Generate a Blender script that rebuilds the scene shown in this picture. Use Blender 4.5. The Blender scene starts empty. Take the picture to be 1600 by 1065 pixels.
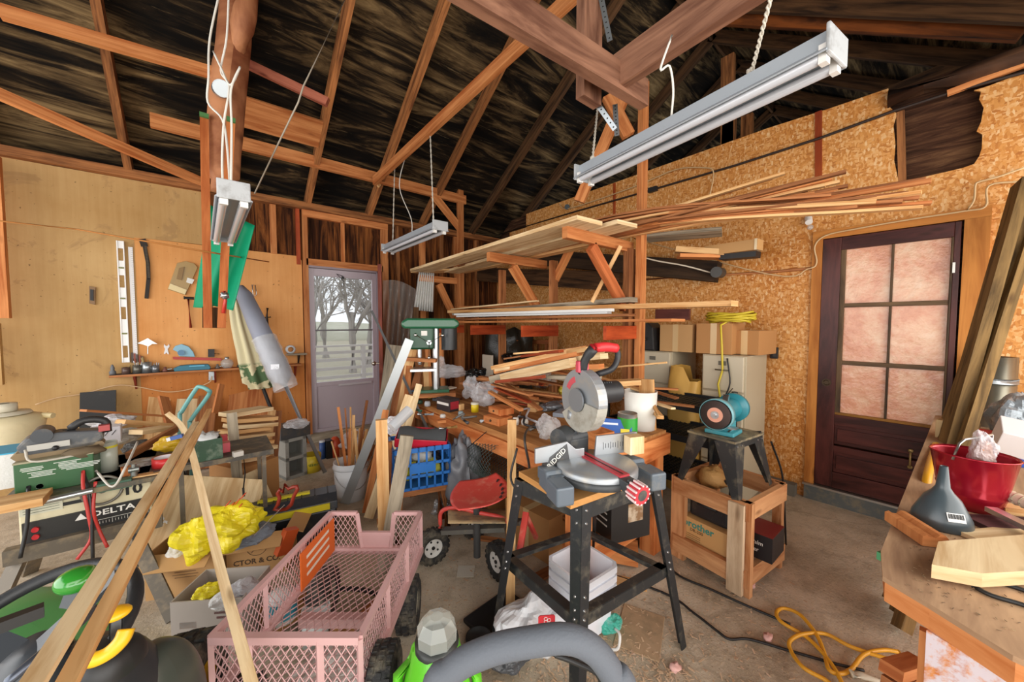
import bpy, math, random
from mathutils import Vector as V, Matrix, Euler, noise
from mathutils.geometry import tessellate_polygon
R = random.Random(7)
C = bpy.context.scene.collection
S = bpy.context.scene
PI = math.pi
# ---------------- camera, world, lights, exposure ----------------
FPX, PITCH, HEAD, CZ = 571.0, math.radians(2.66), math.radians(39.9), 1.48
cd = bpy.data.cameras.new('camera'); cam = bpy.data.objects.new('camera', cd); C.objects.link(cam)
cd.sensor_width = 36; cd.lens = FPX / 1600 * 36; cd.clip_start = .02
cam.location = (0, 0, CZ); cam.rotation_euler = (PI / 2 - PITCH, 0, -HEAD)
S.camera = cam
S.view_settings.view_transform = 'Standard'; S.view_settings.look = 'None'
S.view_settings.gamma = 1; S.view_settings.use_curve_mapping = False
S.view_settings.exposure = 0.0
w = bpy.data.worlds.new('sky'); S.world = w; w.use_nodes = True
bg = w.node_tree.nodes['Background']; bg.inputs[0].default_value = (.88, .94, 1, 1); bg.inputs[1].default_value = 1.25
def area(loc, rot, sx, sy, power, col):
    l = bpy.data.lights.new('fill_light', 'AREA'); l.shape = 'RECTANGLE'; l.size = sx; l.size_y = sy; l.energy = power; l.color = col
    o = bpy.data.objects.new('fill_light', l); C.objects.link(o); o.location = loc; o.rotation_euler = rot
    return o
# added unseen fill lamps behind and left of the camera to lift the interior
area((.6, -1.45, 1.55), (math.radians(-97) + PI, 0, 0), 6.5, 2.6, 215, (1, .95, .88))
area((-3.2, 1.9, 1.7), (0, math.radians(-92), 0), 2.6, 5.5, 145, (1, .96, .92))
# ---------------- helpers ----------------
RM = cam.rotation_euler.to_matrix()
def ray(px, py): return RM @ V(((px - 800) / FPX, (532.5 - py) / FPX, -1))
def at(px, py, X=None, Y=None, Z=None, d=None):
    r = ray(px, py)
    if X is not None: s = X / r.x
    elif Y is not None: s = Y / r.y
    elif Z is not None: s = (Z - CZ) / r.z
    else: s = d
    return V((0, 0, CZ)) + r * s
def L(lat, d, z=0): return V((lat * math.cos(HEAD) + d * math.sin(HEAD), -lat * math.sin(HEAD) + d * math.cos(HEAD), z))
def lin(h):
    if isinstance(h, str): h = tuple(int(h[i:i + 2], 16) / 255 for i in (0, 2, 4))
    return tuple(c / 12.92 if c <= .04045 else ((c + .055) / 1.055) ** 2.4 for c in h) + (1,)
MC = {}
def newmat(n):
    m = bpy.data.materials.new(n); m.use_nodes = True; nt = m.node_tree; b = nt.nodes['Principled BSDF']
    return m, nt, b
def nd(nt, t, **k):
    n = nt.nodes.new(t)
    for a, v in k.items():
        if a.startswith('i_'): n.inputs[a[2:].replace('_', ' ')].default_value = v
        else: setattr(n, a, v)
    return n
def ramp(nt, fac, stops, interp='LINEAR'):
    r = nt.nodes.new('ShaderNodeValToRGB'); r.color_ramp.interpolation = interp
    e = r.color_ramp.elements
    while len(e) < len(stops): e.new(.5)
    for q, (p, c) in zip(e, stops): q.position = p; q.color = lin(c)
    nt.links.new(fac, r.inputs[0]); return r.outputs[0]
def mix(nt, fac, a, b, mode='MIX'):
    m = nt.nodes.new('ShaderNodeMix'); m.data_type = 'RGBA'; m.blend_type = mode
    if isinstance(fac, (int, float)): m.inputs[0].default_value = fac
    else: nt.links.new(fac, m.inputs[0])
    for s, i in ((a, 6), (b, 7)):
        if isinstance(s, (str, tuple)): m.inputs[i].default_value = lin(s) if isinstance(s, str) else s
        else: nt.links.new(s, m.inputs[i])
    return m.outputs[2]
def coord(nt, kind, scale, rot=(0, 0, 0)):
    if kind == 'World':
        g = nt.nodes.new('ShaderNodeNewGeometry'); o = g.outputs['Position']
    else:
        g = nt.nodes.new('ShaderNodeTexCoord'); o = g.outputs[kind]
    mp = nt.nodes.new('ShaderNodeMapping'); mp.inputs['Scale'].default_value = scale; mp.inputs['Rotation'].default_value = rot
    nt.links.new(o, mp.inputs[0]); return mp.outputs[0]
def noi(nt, vec, sc, det=4, rough=.6, dist=0):
    n = nd(nt, 'ShaderNodeTexNoise'); n.inputs['Scale'].default_value = sc; n.inputs['Detail'].default_value = det
    n.inputs['Roughness'].default_value = rough; n.inputs['Distortion'].default_value = dist
    nt.links.new(vec, n.inputs['Vector']); return n.outputs['Fac']
def bump(nt, b, h, s=.3, dist=.01):
    n = nt.nodes.new('ShaderNodeBump'); n.inputs['Strength'].default_value = s; n.inputs['Distance'].default_value = dist
    nt.links.new(h, n.inputs['Height']); nt.links.new(n.outputs[0], b.inputs['Normal'])
def wood(dark, lite, rough=.75, contrast=1, grain=30, vary=.25, name=None):
    k = ('w', dark, lite, grain)
    if k in MC: return MC[k]
    m, nt, b = newmat('wood_' + lite)
    v = coord(nt, 'UV', (1.6, grain, 1))
    f = noi(nt, v, 1.0, 5, .62, .6)
    f2 = noi(nt, coord(nt, 'UV', (1.5, 5, 1)), 1.4, 3)
    c = ramp(nt, f, [(.36, dark), (.6, lite)])
    c = mix(nt, .3, c, ramp(nt, f2, [(.35, dark), (.65, lite)]))
    kn = nd(nt, 'ShaderNodeTexVoronoi'); kn.inputs['Scale'].default_value = 1.0
    nt.links.new(coord(nt, 'UV', (2.2, 7, 1)), kn.inputs['Vector'])
    kk = ramp(nt, kn.outputs['Distance'], [(.04, (0.85,) * 3), (.12, (0,) * 3)])
    c = mix(nt, kk, c, mix(nt, .6, dark, '3a1c0c'))
    oi = nt.nodes.new('ShaderNodeObjectInfo'); h = nt.nodes.new('ShaderNodeHueSaturation')
    mr = nd(nt, 'ShaderNodeMapRange'); mr.inputs[3].default_value = 1 - vary; mr.inputs[4].default_value = 1 + vary
    nt.links.new(oi.outputs['Random'], mr.inputs[0]); nt.links.new(mr.outputs[0], h.inputs['Value']); nt.links.new(c, h.inputs['Color'])
    nt.links.new(h.outputs[0], b.inputs['Base Color']); b.inputs['Roughness'].default_value = rough
    b.inputs['Specular IOR Level'].default_value = .25
    bump(nt, b, f, .25, .004)
    MC[k] = m; return m
def mat(col, rough=.5, metal=0, dirt=.0, dcol='8a7a60', spec=.5, bmp=0, bsc=60, alpha=1, trans=0, ior=1.45, emit=0, sub=0):
    k = ('m', col, rough, metal, dirt, dcol, bmp, alpha, trans, emit, bsc)
    if k in MC: return MC[k]
    m, nt, b = newmat('mat_' + col)
    c0 = lin(col); b.inputs['Base Color'].default_value = c0
    b.inputs['Roughness'].default_value = rough; b.inputs['Metallic'].default_value = metal
    b.inputs['Specular IOR Level'].default_value = spec
    f = noi(nt, coord(nt, 'Object', (1, 1, 1)), 14, 4, .65)
    lo = .62 - dirt * .3
    fac = ramp(nt, f, [(lo, (0,) * 3), (min(lo + .16, .98), (min(1, .25 + dirt) if dirt else .1,) * 3)])
    nt.links.new(mix(nt, fac, c0, lin(dcol)), b.inputs['Base Color'])
    if bmp: bump(nt, b, noi(nt, coord(nt, 'Object', (1, 1, 1)), bsc, 3), bmp, .01)
    if alpha < 1: b.inputs['Alpha'].default_value = alpha
    if trans: b.inputs['Transmission Weight'].default_value = trans; b.inputs['IOR'].default_value = ior
    MC[k] = m; return m
def tag(o, label=None, cat=None, group=None, kind=None):
    if label: o['label'] = label
    if cat: o['category'] = cat
    if group: o['group'] = group
    if kind: o['kind'] = kind
    return o
def T(name, label, cat, loc=(0, 0, 0), rz=0, group=None, rot=None):
    o = bpy.data.objects.new(name, None); C.objects.link(o); o.location = loc
    o.rotation_euler = rot or (0, 0, rz); o.empty_display_size = .1
    return tag(o, label, cat, group)
def MW(o):
    m = Matrix.LocRotScale(o.location, o.rotation_euler, o.scale)
    return MW(o.parent) @ m if o.parent else m
def frame(d, up=None):
    d = V(d).normalized(); up = V(up) if up is not None else V((0, 0, 1))
    if abs(d.dot(up.normalized())) > .98: up = V((1, 0, 0)) if abs(d.x) < .9 else V((0, 1, 0))
    s = d.cross(up).normalized(); u = s.cross(d).normalized()
    return d, s, u
class MB:
    def __init__(s): s.v = []; s.f = []; s.uv = []; s.m = []; s.sm = []; s.cm = 0
    def add(s, vs, fs, uvs, smooth=False):
        o = len(s.v); s.v += [V(x) for x in vs]
        for f, u in zip(fs, uvs): s.f.append([i + o for i in f]); s.uv.append(u); s.m.append(s.cm); s.sm.append(smooth)
        return s
    def use(s, i): s.cm = i; return s
    def beam(s, p0, p1, w=.04, h=.1, up=None, taper=1, ch=0):
        """box from p0 to p1; w across, h along up"""
        p0, p1 = V(p0), V(p1); d, sd, u = frame(p1 - p0, up); Lr = (p1 - p0).length; r0 = R.random() * 9; r1 = R.random() * 9
        vs = []
        for p, t in ((p0, 1), (p1, taper)):
            for a, b in ((-1, -1), (1, -1), (1, 1), (-1, 1)): vs.append(p + sd * a * w / 2 * t + u * b * h / 2 * t)
        fs = [(0, 1, 5, 4), (1, 2, 6, 5), (2, 3, 7, 6), (3, 0, 4, 7), (3, 2, 1, 0), (4, 5, 6, 7)]
        uvs = []
        q = 0
        for i, wd in enumerate((w, h, w, h)):
            uvs.append([(r0, r1 + q), (r0, r1 + q + wd), (r0 + Lr, r1 + q + wd), (r0 + Lr, r1 + q)]); q += wd
        for _ in range(2): uvs.append([(r0, r1), (r0 + w * .3, r1), (r0 + w * .3, r1 + h), (r0, r1 + h)])
        return s.add(vs, fs, uvs)
    def ribbon(s, pts, w, h, up=None):
        r0 = R.random() * 9; n = len(pts); vs = []; ln = 0; fs = []; uv = []
        for i in range(n):
            a = pts[max(i - 1, 0)]; b = pts[min(i + 1, n - 1)]; d, sd, u = frame(b - a, up)
            if i: ln += (pts[i] - pts[i - 1]).length
            for x, y in ((-1, -1), (1, -1), (1, 1), (-1, 1)): vs.append(pts[i] + sd * x * w / 2 + u * y * h / 2)
            if i:
                for k in range(4):
                    k2 = (k + 1) % 4; fs.append(((i - 1) * 4 + k, (i - 1) * 4 + k2, i * 4 + k2, i * 4 + k)); q = r0 + k * .05; l0 = r0 + ln - (pts[i] - pts[i - 1]).length
                    uv.append([(l0, q), (l0, q + .04), (r0 + ln, q + .04), (r0 + ln, q)])
        fs += [(3, 2, 1, 0), tuple(range(n * 4 - 4, n * 4))]; uv += [[(0, 0)] * 4] * 2
        return s.add(vs, fs, uv)
    def box(s, c, sz, rz=0, rot=None):
        sx, sy, sz_ = sz; c = V(c)
        m = (Euler(rot) if rot else Euler((0, 0, rz))).to_matrix()
        # long axis
        a = 0 if sx >= sy and sx >= sz_ else (1 if sy >= sz_ else 2)
        ax = [V((1, 0, 0)), V((0, 1, 0)), V((0, 0, 1))]
        dims = [sx, sy, sz_]
        d = m @ ax[a]; o1 = (a + 1) % 3; o2 = (a + 2) % 3
        up = m @ ax[o2]
        return s.beam(c - d * dims[a] / 2, c + d * dims[a] / 2, dims[o1], dims[o2], up)
    def cyl(s, p0, p1, r0, r1=None, n=14, caps=True, sm=True):
        r1 = r0 if r1 is None else r1
        p0, p1 = V(p0), V(p1); d, a, b = frame(p1 - p0); Lr = (p1 - p0).length; off = R.random() * 5
        vs = [p + (a * math.cos(t) + b * math.sin(t)) * r for p, r in ((p0, r0), (p1, r1)) for t in [2 * PI * i / n for i in range(n)]]
        fs = []; uv = []
        for i in range(n):
            j = (i + 1) % n; fs.append((i, j, j + n, i + n)); q = 2 * PI * max(r0, r1) / n
            uv.append([(off, off + i * q), (off, off + i * q + q), (off + Lr, off + i * q + q), (off + Lr, off + i * q)])
        s.add(vs, fs, uv, sm)
        if caps:
            for k, (p, r) in enumerate(((p0, r0), (p1, r1))):
                if r > 1e-5:
                    ring = vs[k * n:(k + 1) * n]; f = list(range(n)); f = f[::-1] if k == 0 else f
                    s.add(ring, [f], [[(off + (ring[i] - p).dot(a), off + (ring[i] - p).dot(b)) for i in f]])
        return s
    def tube(s, pts, r, n=8, closed=False, caps=True, smooth=0):
        pts = [V(p) for p in pts]
        if smooth: pts = spline(pts, smooth, closed)
        rs = r if isinstance(r, (list, tuple)) else None
        k = len(pts); vs = []; prev = None; ln = [0]
        for i in range(k):
            a = pts[(i - 1) % k] if (closed or i) else pts[0]; b = pts[(i + 1) % k] if (closed or i < k - 1) else pts[-1]
            t = (b - a).normalized() if (b - a).length > 1e-9 else V((0, 0, 1))
            if prev is None: _, x, y = frame(t)
            else:
                x = prev - t * prev.dot(t); x = x.normalized() if x.length > 1e-6 else frame(t)[1]; y = t.cross(x)
            prev = x; rr = (rs[min(len(rs) - 1, int(i * len(rs) / k))] if rs and len(rs) != k else rs[i]) if rs else r
            for j in range(n):
                q = 2 * PI * j / n; vs.append(pts[i] + (x * math.cos(q) + y * math.sin(q)) * rr)
            if i: ln.append(ln[-1] + (pts[i] - pts[i - 1]).length)
        fs = []; uv = []
        for i in range(k if closed else k - 1):
            i2 = (i + 1) % k
            for j in range(n):
                j2 = (j + 1) % n; fs.append((i * n + j, i * n + j2, i2 * n + j2, i2 * n + j))
                l0 = ln[i]; l1 = ln[i2] if i2 else ln[-1] + .05; uv.append([(l0, j * .01), (l0, j * .01 + .01), (l1, j * .01 + .01), (l1, j * .01)])
        if not closed and caps:
            fs.append(tuple(range(n))[::-1]); uv.append([(0, 0)] * n); fs.append(tuple(range((k - 1) * n, k * n))); uv.append([(0, 0)] * n)
        return s.add(vs, fs, uv, True)
    def lathe(s, prof, o=(0, 0, 0), ax=(0, 0, 1), n=24, a0=0, a1=2 * PI, sx=1, sy=1, sm=True):
        """profile [(r,z)...] around axis"""
        o = V(o); d, a, b = frame(ax); full = abs(a1 - a0 - 2 * PI) < 1e-6; m = n if full else n + 1
        vs = []
        for r, z in prof:
            for i in range(m):
                t = a0 + (a1 - a0) * i / n; vs.append(o + d * z + a * math.cos(t) * r * sx + b * math.sin(t) * r * sy)
        fs = []; uv = []
        for k in range(len(prof) - 1):
            for i in range(n):
                j = (i + 1) % m if full else i + 1
                fs.append((k * m + i, k * m + j, (k + 1) * m + j, (k + 1) * m + i))
                uv.append([(prof[k][1], i / n), (prof[k][1], (i + 1) / n), (prof[k + 1][1], (i + 1) / n), (prof[k + 1][1], i / n)])
        return s.add(vs, fs, uv, sm)
    def prism(s, poly, o, x, y, t, z0=0):
        """2D polygon in plane (o,x,y) extruded by t along x cross y, from z0"""
        o, x, y = V(o), V(x).normalized(), V(y).normalized(); nn = x.cross(y)
        n = len(poly); ar = sum(poly[i][0] * poly[(i + 1) % n][1] - poly[(i + 1) % n][0] * poly[i][1] for i in range(n))
        if ar < 0: poly = poly[::-1]
        vs = [o + x * a + y * b + nn * z for z in (z0, z0 + t) for a, b in poly]
        tr = tessellate_polygon([[V((a, b, 0)) for a, b in poly]])
        fs = []; uv = []
        for f in tr:
            p = [poly[i] for i in f]
            c = (p[1][0] - p[0][0]) * (p[2][1] - p[0][1]) - (p[2][0] - p[0][0]) * (p[1][1] - p[0][1])
            f = list(f) if c > 0 else list(f)[::-1]
            fs.append([i + n for i in f]); uv.append([poly[i] for i in f])
            g = f[::-1]; fs.append(g); uv.append([poly[i] for i in g])
        for i in range(n):
            j = (i + 1) % n; fs.append((i, j, j + n, i + n)); l = math.hypot(poly[j][0] - poly[i][0], poly[j][1] - poly[i][1])
            uv.append([(0, 0), (l, 0), (l, t), (0, t)])
        return s.add(vs, fs, uv)
    def ball(s, c, r, n=14, m=9, sc=(1, 1, 1), nz=0, nf=3, seed=0, rot=(0, 0, 0)):
        c = V(c); vs = []; mm = Euler(rot).to_matrix()
        for i in range(m + 1):
            th = PI * i / m
            for j in range(n):
                ph = 2 * PI * j / n; q = V((math.sin(th) * math.cos(ph), math.sin(th) * math.sin(ph), math.cos(th)))
                k = 1 + (noise.noise(q * nf + V((seed * 7.3, seed, 0))) * nz if nz else 0)
                vs.append(c + mm @ V((q.x * sc[0] * r * k, q.y * sc[1] * r * k, q.z * sc[2] * r * k)))
        fs = []; uv = []
        for i in range(m):
            for j in range(n):
                j2 = (j + 1) % n; fs.append((i * n + j, (i + 1) * n + j, (i + 1) * n + j2, i * n + j2)); uv.append([(i * .1, j * .1), (i * .1 + .1, j * .1), (i * .1 + .1, j * .1 + .1), (i * .1, j * .1 + .1)])
        return s.add(vs, fs, uv, True)
    def grid(s, fn, nu, nv, th=0, closed=False):
        vs = [V(fn(i / nu, j / nv)) for i in range(nu + 1) for j in range(nv + 1)]
        fs = []; uv = []
        for i in range(nu):
            for j in range(nv):
                a = i * (nv + 1) + j; fs.append((a, a + nv + 1, a + nv + 2, a + 1)); uv.append([(i / nu, j / nv), ((i + 1) / nu, j / nv), ((i + 1) / nu, (j + 1) / nv), (i / nu, (j + 1) / nv)])
        return s.add(vs, fs, uv, True)
    def build(s, name, m, parent=None, world=False, base=None, bev=0, solid=0, sub=0, label=None, wn=False):
        me = bpy.data.meshes.new(name)
        vs = s.v
        if parent is None:
            if base is None:
                base = V((sum(v.x for v in vs) / len(vs), sum(v.y for v in vs) / len(vs), min(v.z for v in vs)))
            vs = [v - V(base) for v in vs]
        elif world:
            im = MW(parent).inverted(); vs = [im @ v for v in vs]
        me.from_pydata([tuple(v) for v in vs], [], s.f)
        ul = me.uv_layers.new(name='UVMap'); i = 0
        for u in s.uv:
            for q in u: ul.data[i].uv = q; i += 1
        for mm in (m if isinstance(m, (list, tuple)) else [m]): me.materials.append(mm)
        me.polygons.foreach_set('material_index', s.m); me.polygons.foreach_set('use_smooth', s.sm); me.update()
        o = bpy.data.objects.new(name, me); C.objects.link(o)
        if parent: o.parent = parent
        else: o.location = base
        if bev: q = o.modifiers.new('b', 'BEVEL'); q.width = bev; q.segments = 2; q.limit_method = 'ANGLE'; q.angle_limit = .7
        if sub: q = o.modifiers.new('s', 'SUBSURF'); q.levels = sub; q.render_levels = sub
        if solid: q = o.modifiers.new('t', 'SOLIDIFY'); q.thickness = solid; q.offset = 0
        if label: o['label'] = label
        return o
def spline(p, k=6, closed=False):
    out = []; n = len(p)
    for i in range(n if closed else n - 1):
        a = p[(i - 1) % n] if (closed or i) else p[0] * 2 - p[1]; b = p[i]; c = p[(i + 1) % n]
        d = p[(i + 2) % n] if (closed or i + 2 < n) else p[-1] * 2 - p[-2]
        for j in range(k):
            t = j / k; out.append(.5 * ((2 * b) + (c - a) * t + (2 * a - 5 * b + 4 * c - d) * t * t + (3 * b - a - 3 * c + d) * t ** 3))
    if not closed: out.append(p[-1])
    return out
def one(mb, name, m, label, cat, group=None, **k): return tag(mb.build(name, m, **k), label, cat, group)
def st(mb, name, m, **k): return tag(mb.build(name, m, **k), kind='structure')
def text(s, size, m, loc, rot, parent=None, name='lettering', ext=.0006, bold=.0, align='CENTER', sx=1):
    """lettering as a mesh; local frame rot (matrix or euler)"""
    c = bpy.data.curves.new('t', 'FONT'); c.body = s; c.size = size; c.extrude = ext; c.align_x = align; c.align_y = 'CENTER'; c.offset = bold * size
    c.resolution_u = 2
    o = bpy.data.objects.new('t', c); C.objects.link(o)
    dg = bpy.context.evaluated_depsgraph_get(); me = bpy.data.meshes.new_from_object(o.evaluated_get(dg)); bpy.data.objects.remove(o)
    me.materials.clear(); me.materials.append(m)
    mm = (rot if isinstance(rot, Matrix) else Euler(rot).to_matrix()).to_4x4(); mm.translation = V(loc)
    mm = mm @ Matrix.Diagonal((sx, 1, 1, 1))
    me.transform(mm)
    r = bpy.data.objects.new(name, me); C.objects.link(r)
    if parent: r.parent = parent
    return r
def axes(x, y):
    x = V(x).normalized(); y = V(y); z = x.cross(y).normalized(); y = z.cross(x)
    return Matrix((x, y, z)).transposed()
FRONT = axes((1, 0, 0), (0, 0, 1))   # text facing local -Y
# ---------------- the shell ----------------
YB, XR = 5.1, 3.92
def floor_mat():
    m, nt, b = newmat('concrete_floor')
    v = coord(nt, 'World', (1, 1, 1))
    f = noi(nt, v, 1.3, 6, .65, .4); g = noi(nt, v, 55, 3, .7); h = noi(nt, v, 6, 5, .7)
    c = ramp(nt, f, [(.28, '8c7d66'), (.45, 'bdae98'), (.7, 'e0d4c0')])
    c = mix(nt, ramp(nt, h, [(.36, (0.6,) * 3), (.52, (0,) * 3)]), c, '5f5038')
    c = mix(nt, ramp(nt, g, [(.56, (0,) * 3), (.66, (.75,) * 3)]), c, 'd9c4a0')
    c = mix(nt, ramp(nt, noi(nt, v, 90, 2, .6), [(.3, (0.75,) * 3), (.38, (0,) * 3)]), c, '35291a')
    cr = nd(nt, 'ShaderNodeTexVoronoi'); cr.feature = 'DISTANCE_TO_EDGE'; cr.inputs['Scale'].default_value = .55
    nt.links.new(mix(nt, .12, v, noiv(nt, v, 3)), cr.inputs['Vector'])
    c = mix(nt, ramp(nt, cr.outputs['Distance'], [(.0, (0.5,) * 3), (.004, (0,) * 3)]), c, '40342a')
    # shade and brown dirt painted into the floor colour by the brown door
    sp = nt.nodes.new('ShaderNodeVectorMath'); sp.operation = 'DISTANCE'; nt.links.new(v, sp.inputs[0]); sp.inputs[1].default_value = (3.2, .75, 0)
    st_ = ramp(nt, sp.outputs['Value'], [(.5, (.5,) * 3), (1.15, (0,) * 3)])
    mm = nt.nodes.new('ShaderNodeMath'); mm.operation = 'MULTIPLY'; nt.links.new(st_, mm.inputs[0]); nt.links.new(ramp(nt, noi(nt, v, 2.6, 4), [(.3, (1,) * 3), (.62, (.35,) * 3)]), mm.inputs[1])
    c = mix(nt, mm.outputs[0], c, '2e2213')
    nt.links.new(c, b.inputs['Base Color']); b.inputs['Roughness'].default_value = .85
    bump(nt, b, g, .35, .01); return m
def noiv(nt, v, sc):
    n = nd(nt, 'ShaderNodeTexNoise'); n.inputs['Scale'].default_value = sc; nt.links.new(v, n.inputs['Vector']); return n.outputs['Color']
def osb_mat():
    m, nt, b = newmat('osb')
    v = coord(nt, 'World', (1, 1, 1))
    outs = []
    for i, (an, sc) in enumerate(((.5, (1, 85, 34)), (-.7, (1, 36, 95)), (1.2, (1, 90, 40)))):
        mp = coord(nt, 'World', sc, (an, 0, 0))
        mp2 = mix(nt, .03, mp, noiv(nt, v, 20)) if 0 else mp
        vo = nd(nt, 'ShaderNodeTexVoronoi'); vo.inputs['Scale'].default_value = 1; nt.links.new(mp2, vo.inputs['Vector'])
        outs.append(vo.outputs['Color'])
    s = nt.nodes.new('ShaderNodeSeparateColor'); nt.links.new(outs[0], s.inputs[0])
    s2 = nt.nodes.new('ShaderNodeSeparateColor'); nt.links.new(outs[1], s2.inputs[0])
    s3 = nt.nodes.new('ShaderNodeSeparateColor'); nt.links.new(outs[2], s3.inputs[0])
    c = ramp(nt, s.outputs[0], [(0, 'a9601c'), (.35, 'cf8a42'), (.7, 'dca05a'), (1, 'efc690')])
    c2 = ramp(nt, s2.outputs[1], [(0, '9a5216'), (.45, 'd08d45'), (1, 'ecbd82')])
    c3 = ramp(nt, s3.outputs[2], [(0, 'b06a26'), (.6, 'd8984f'), (1, 'f2d3a2')])
    c = mix(nt, ramp(nt, s2.outputs[0], [(.45, (0,) * 3), (.5, (1,) * 3)]), c, c2)
    c = mix(nt, ramp(nt, s3.outputs[0], [(.62, (0,) * 3), (.66, (1,) * 3)]), c, c3)
    c = mix(nt, .35, c, ramp(nt, noi(nt, v, 1.2, 3), [(.3, 'b0661f'), (.7, 'dda05c')]))
    nt.links.new(c, b.inputs['Base Color']); b.inputs['Roughness'].default_value = .6; b.inputs['Specular IOR Level'].default_value = .3
    bump(nt, b, s.outputs[0], .2, .003); return m
def mould_mat(name, sc, cols, sc2):
    m, nt, b = newmat(name)
    v = coord(nt, 'World', sc); w_ = coord(nt, 'World', sc2)
    f = noi(nt, v, 1, 6, .68, 1.1); g = noi(nt, w_, 1, 5, .7, .5); big = noi(nt, coord(nt, 'World', (.7, .7, .7)), 1, 3)
    mm = nt.nodes.new('ShaderNodeMath'); mm.operation = 'ADD'; nt.links.new(f, mm.inputs[0])
    m2 = nt.nodes.new('ShaderNodeMath'); m2.operation = 'MULTIPLY_ADD'; nt.links.new(big, m2.inputs[0]); m2.inputs[1].default_value = .5; m2.inputs[2].default_value = -.25
    nt.links.new(m2.outputs[0], mm.inputs[1])
    c = ramp(nt, mm.outputs[0], [(p, q) for p, q in cols])
    c = mix(nt, ramp(nt, g, [(.64, (0,) * 3), (.74, (.6,) * 3)]), c, 'b39a72')
    nt.links.new(c, b.inputs['Base Color']); b.inputs['Roughness'].default_value = .9; b.inputs['Specular IOR Level'].default_value = .15
    bump(nt, b, f, .3, .01); return m, nt, c, b
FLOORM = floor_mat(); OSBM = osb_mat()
DECK = mould_mat('roof_deck', (.9, 7, 7), [(.4, '0b0907'), (.5, '221a11'), (.6, '5a4830'), (.76, '9a815a')], (2.5, 26, 26))[0]
BARN = mould_mat('barn_boards', (14, 14, .9), [(.3, '150c07'), (.45, '3a2013'), (.58, '7a4824'), (.78, 'b9773c')], (60, 60, 3))[0]
PLANK = mould_mat('dark_planks', (1.5, 2.2, 22), [(.3, '22140d'), (.5, '4a3022'), (.75, '7a583c')], (1, 1, 1))[0]
W_RAFT = wood('4a2715', 'b97a48', .8, grain=26)
W_DARK = wood('1e130c', '6b4a2e', .85, grain=22)
W_BEAM = wood('5d3a2c', 'a5785f', .7, grain=14, vary=.08)
W_ORNG = wood('a3582a', 'd9935a', .7, grain=26, vary=.15)
W_PINE = wood('b77c42', 'edc48c', .65, grain=22, vary=.15)
W_PALE = wood('c29a68', 'f3dbb0', .65, grain=20, vary=.12)
W_BRWN = wood('6f3d20', 'c08050', .7, grain=28, vary=.25)
W_GREY = wood('6e6454', 'b8ab95', .8, grain=24, vary=.15)
W_RED = wood('6d2412', 'b9532c', .6, grain=18, vary=.12)
def panel_mat(name, a, b_, spots=None, sc=1.5):
    m, nt, b = newmat(name); v = coord(nt, 'World', (1, 1, 1))
    c = ramp(nt, noi(nt, v, sc, 5, .6), [(.3, a), (.7, b_)])
    c = mix(nt, .25, c, ramp(nt, noi(nt, coord(nt, 'World', (30, 30, 1.5)), 1, 4), [(.35, a), (.65, b_)]))
    if spots: c = mix(nt, ramp(nt, noi(nt, v, 2.4, 6, .7, .8), [(.58, (0,) * 3), (.63, (.7,) * 3)]), c, spots)
    c = mix(nt, ramp(nt, noi(nt, v, 38, 1), [(.73, (0,) * 3), (.75, (.8,) * 3)]), c, '3a2412')
    nt.links.new(c, b.inputs['Base Color']); b.inputs['Roughness'].default_value = .7; b.inputs['Specular IOR Level'].default_value = .3; return m
DRY = panel_mat('old_wallboard', 'ae8650', 'c9a570', '97744c')
PLY = panel_mat('plywood_panel', 'cf8a48', 'e8ab6c')
PLY2 = panel_mat('plywood_low', 'b4682c', 'd6914e')
# floor
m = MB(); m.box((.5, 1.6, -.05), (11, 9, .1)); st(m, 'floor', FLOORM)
# back wall with door opening (X .97..1.83, Z .1..2.19)
dx0, dx1, dz0, dz1 = .955, 1.85, .09, 2.2
m = MB()
for x0, x1, z0, z1 in ((-4.5, dx0, 0, 2.92), (dx1, 8, 0, 2.92), (dx0, dx1, dz1, 2.92), (dx0, dx1, 0, dz0)):
    m.box(((x0 + x1) / 2, YB + .03, (z0 + z1) / 2), (x1 - x0, .06, z1 - z0))
st(m, 'wall_back', BARN)
def wbox(px0, py0, px1, py1, t, Y=YB, mb=None, z0=None, z1=None):
    """box on back wall spanning pixel corners"""
    a = at(px0, py0, Y=Y); b = at(px1, py1, Y=Y)
    za = a.z if z1 is None else z1; zb = b.z if z0 is None else z0
    return (mb or MB()).box(((a.x + b.x) / 2, Y - t / 2, (za + zb) / 2), (abs(b.x - a.x), t, abs(za - zb)))
st(MB().box((-2.05, YB - .012, 2.6), (4.1, .024, .57)), 'wall_back_trim', DRY)
st(MB().box((-2.55, YB - .01, 1.165), (4.08, .02, 2.3)), 'wall_back_trim', DRY)
x0 = at(145, 450, Y=YB).x; x1 = at(472, 450, Y=YB).x
m = MB(); zt = 2.30
pl = [(x0, 1.0), (x1, 1.0), (x1, zt - .05), (x1 - .05, zt), (x0, zt + .02)]
m.prism([(p[0], p[1]) for p in pl], (0, YB, 0), (1, 0, 0), (0, 0, 1), .018)
st(m, 'wall_back_trim', PLY)
st(MB().box(((x0 + x1) / 2, YB - .008, .5), (x1 - x0, .016, 1.0)), 'wall_back_trim', PLY2)
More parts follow.
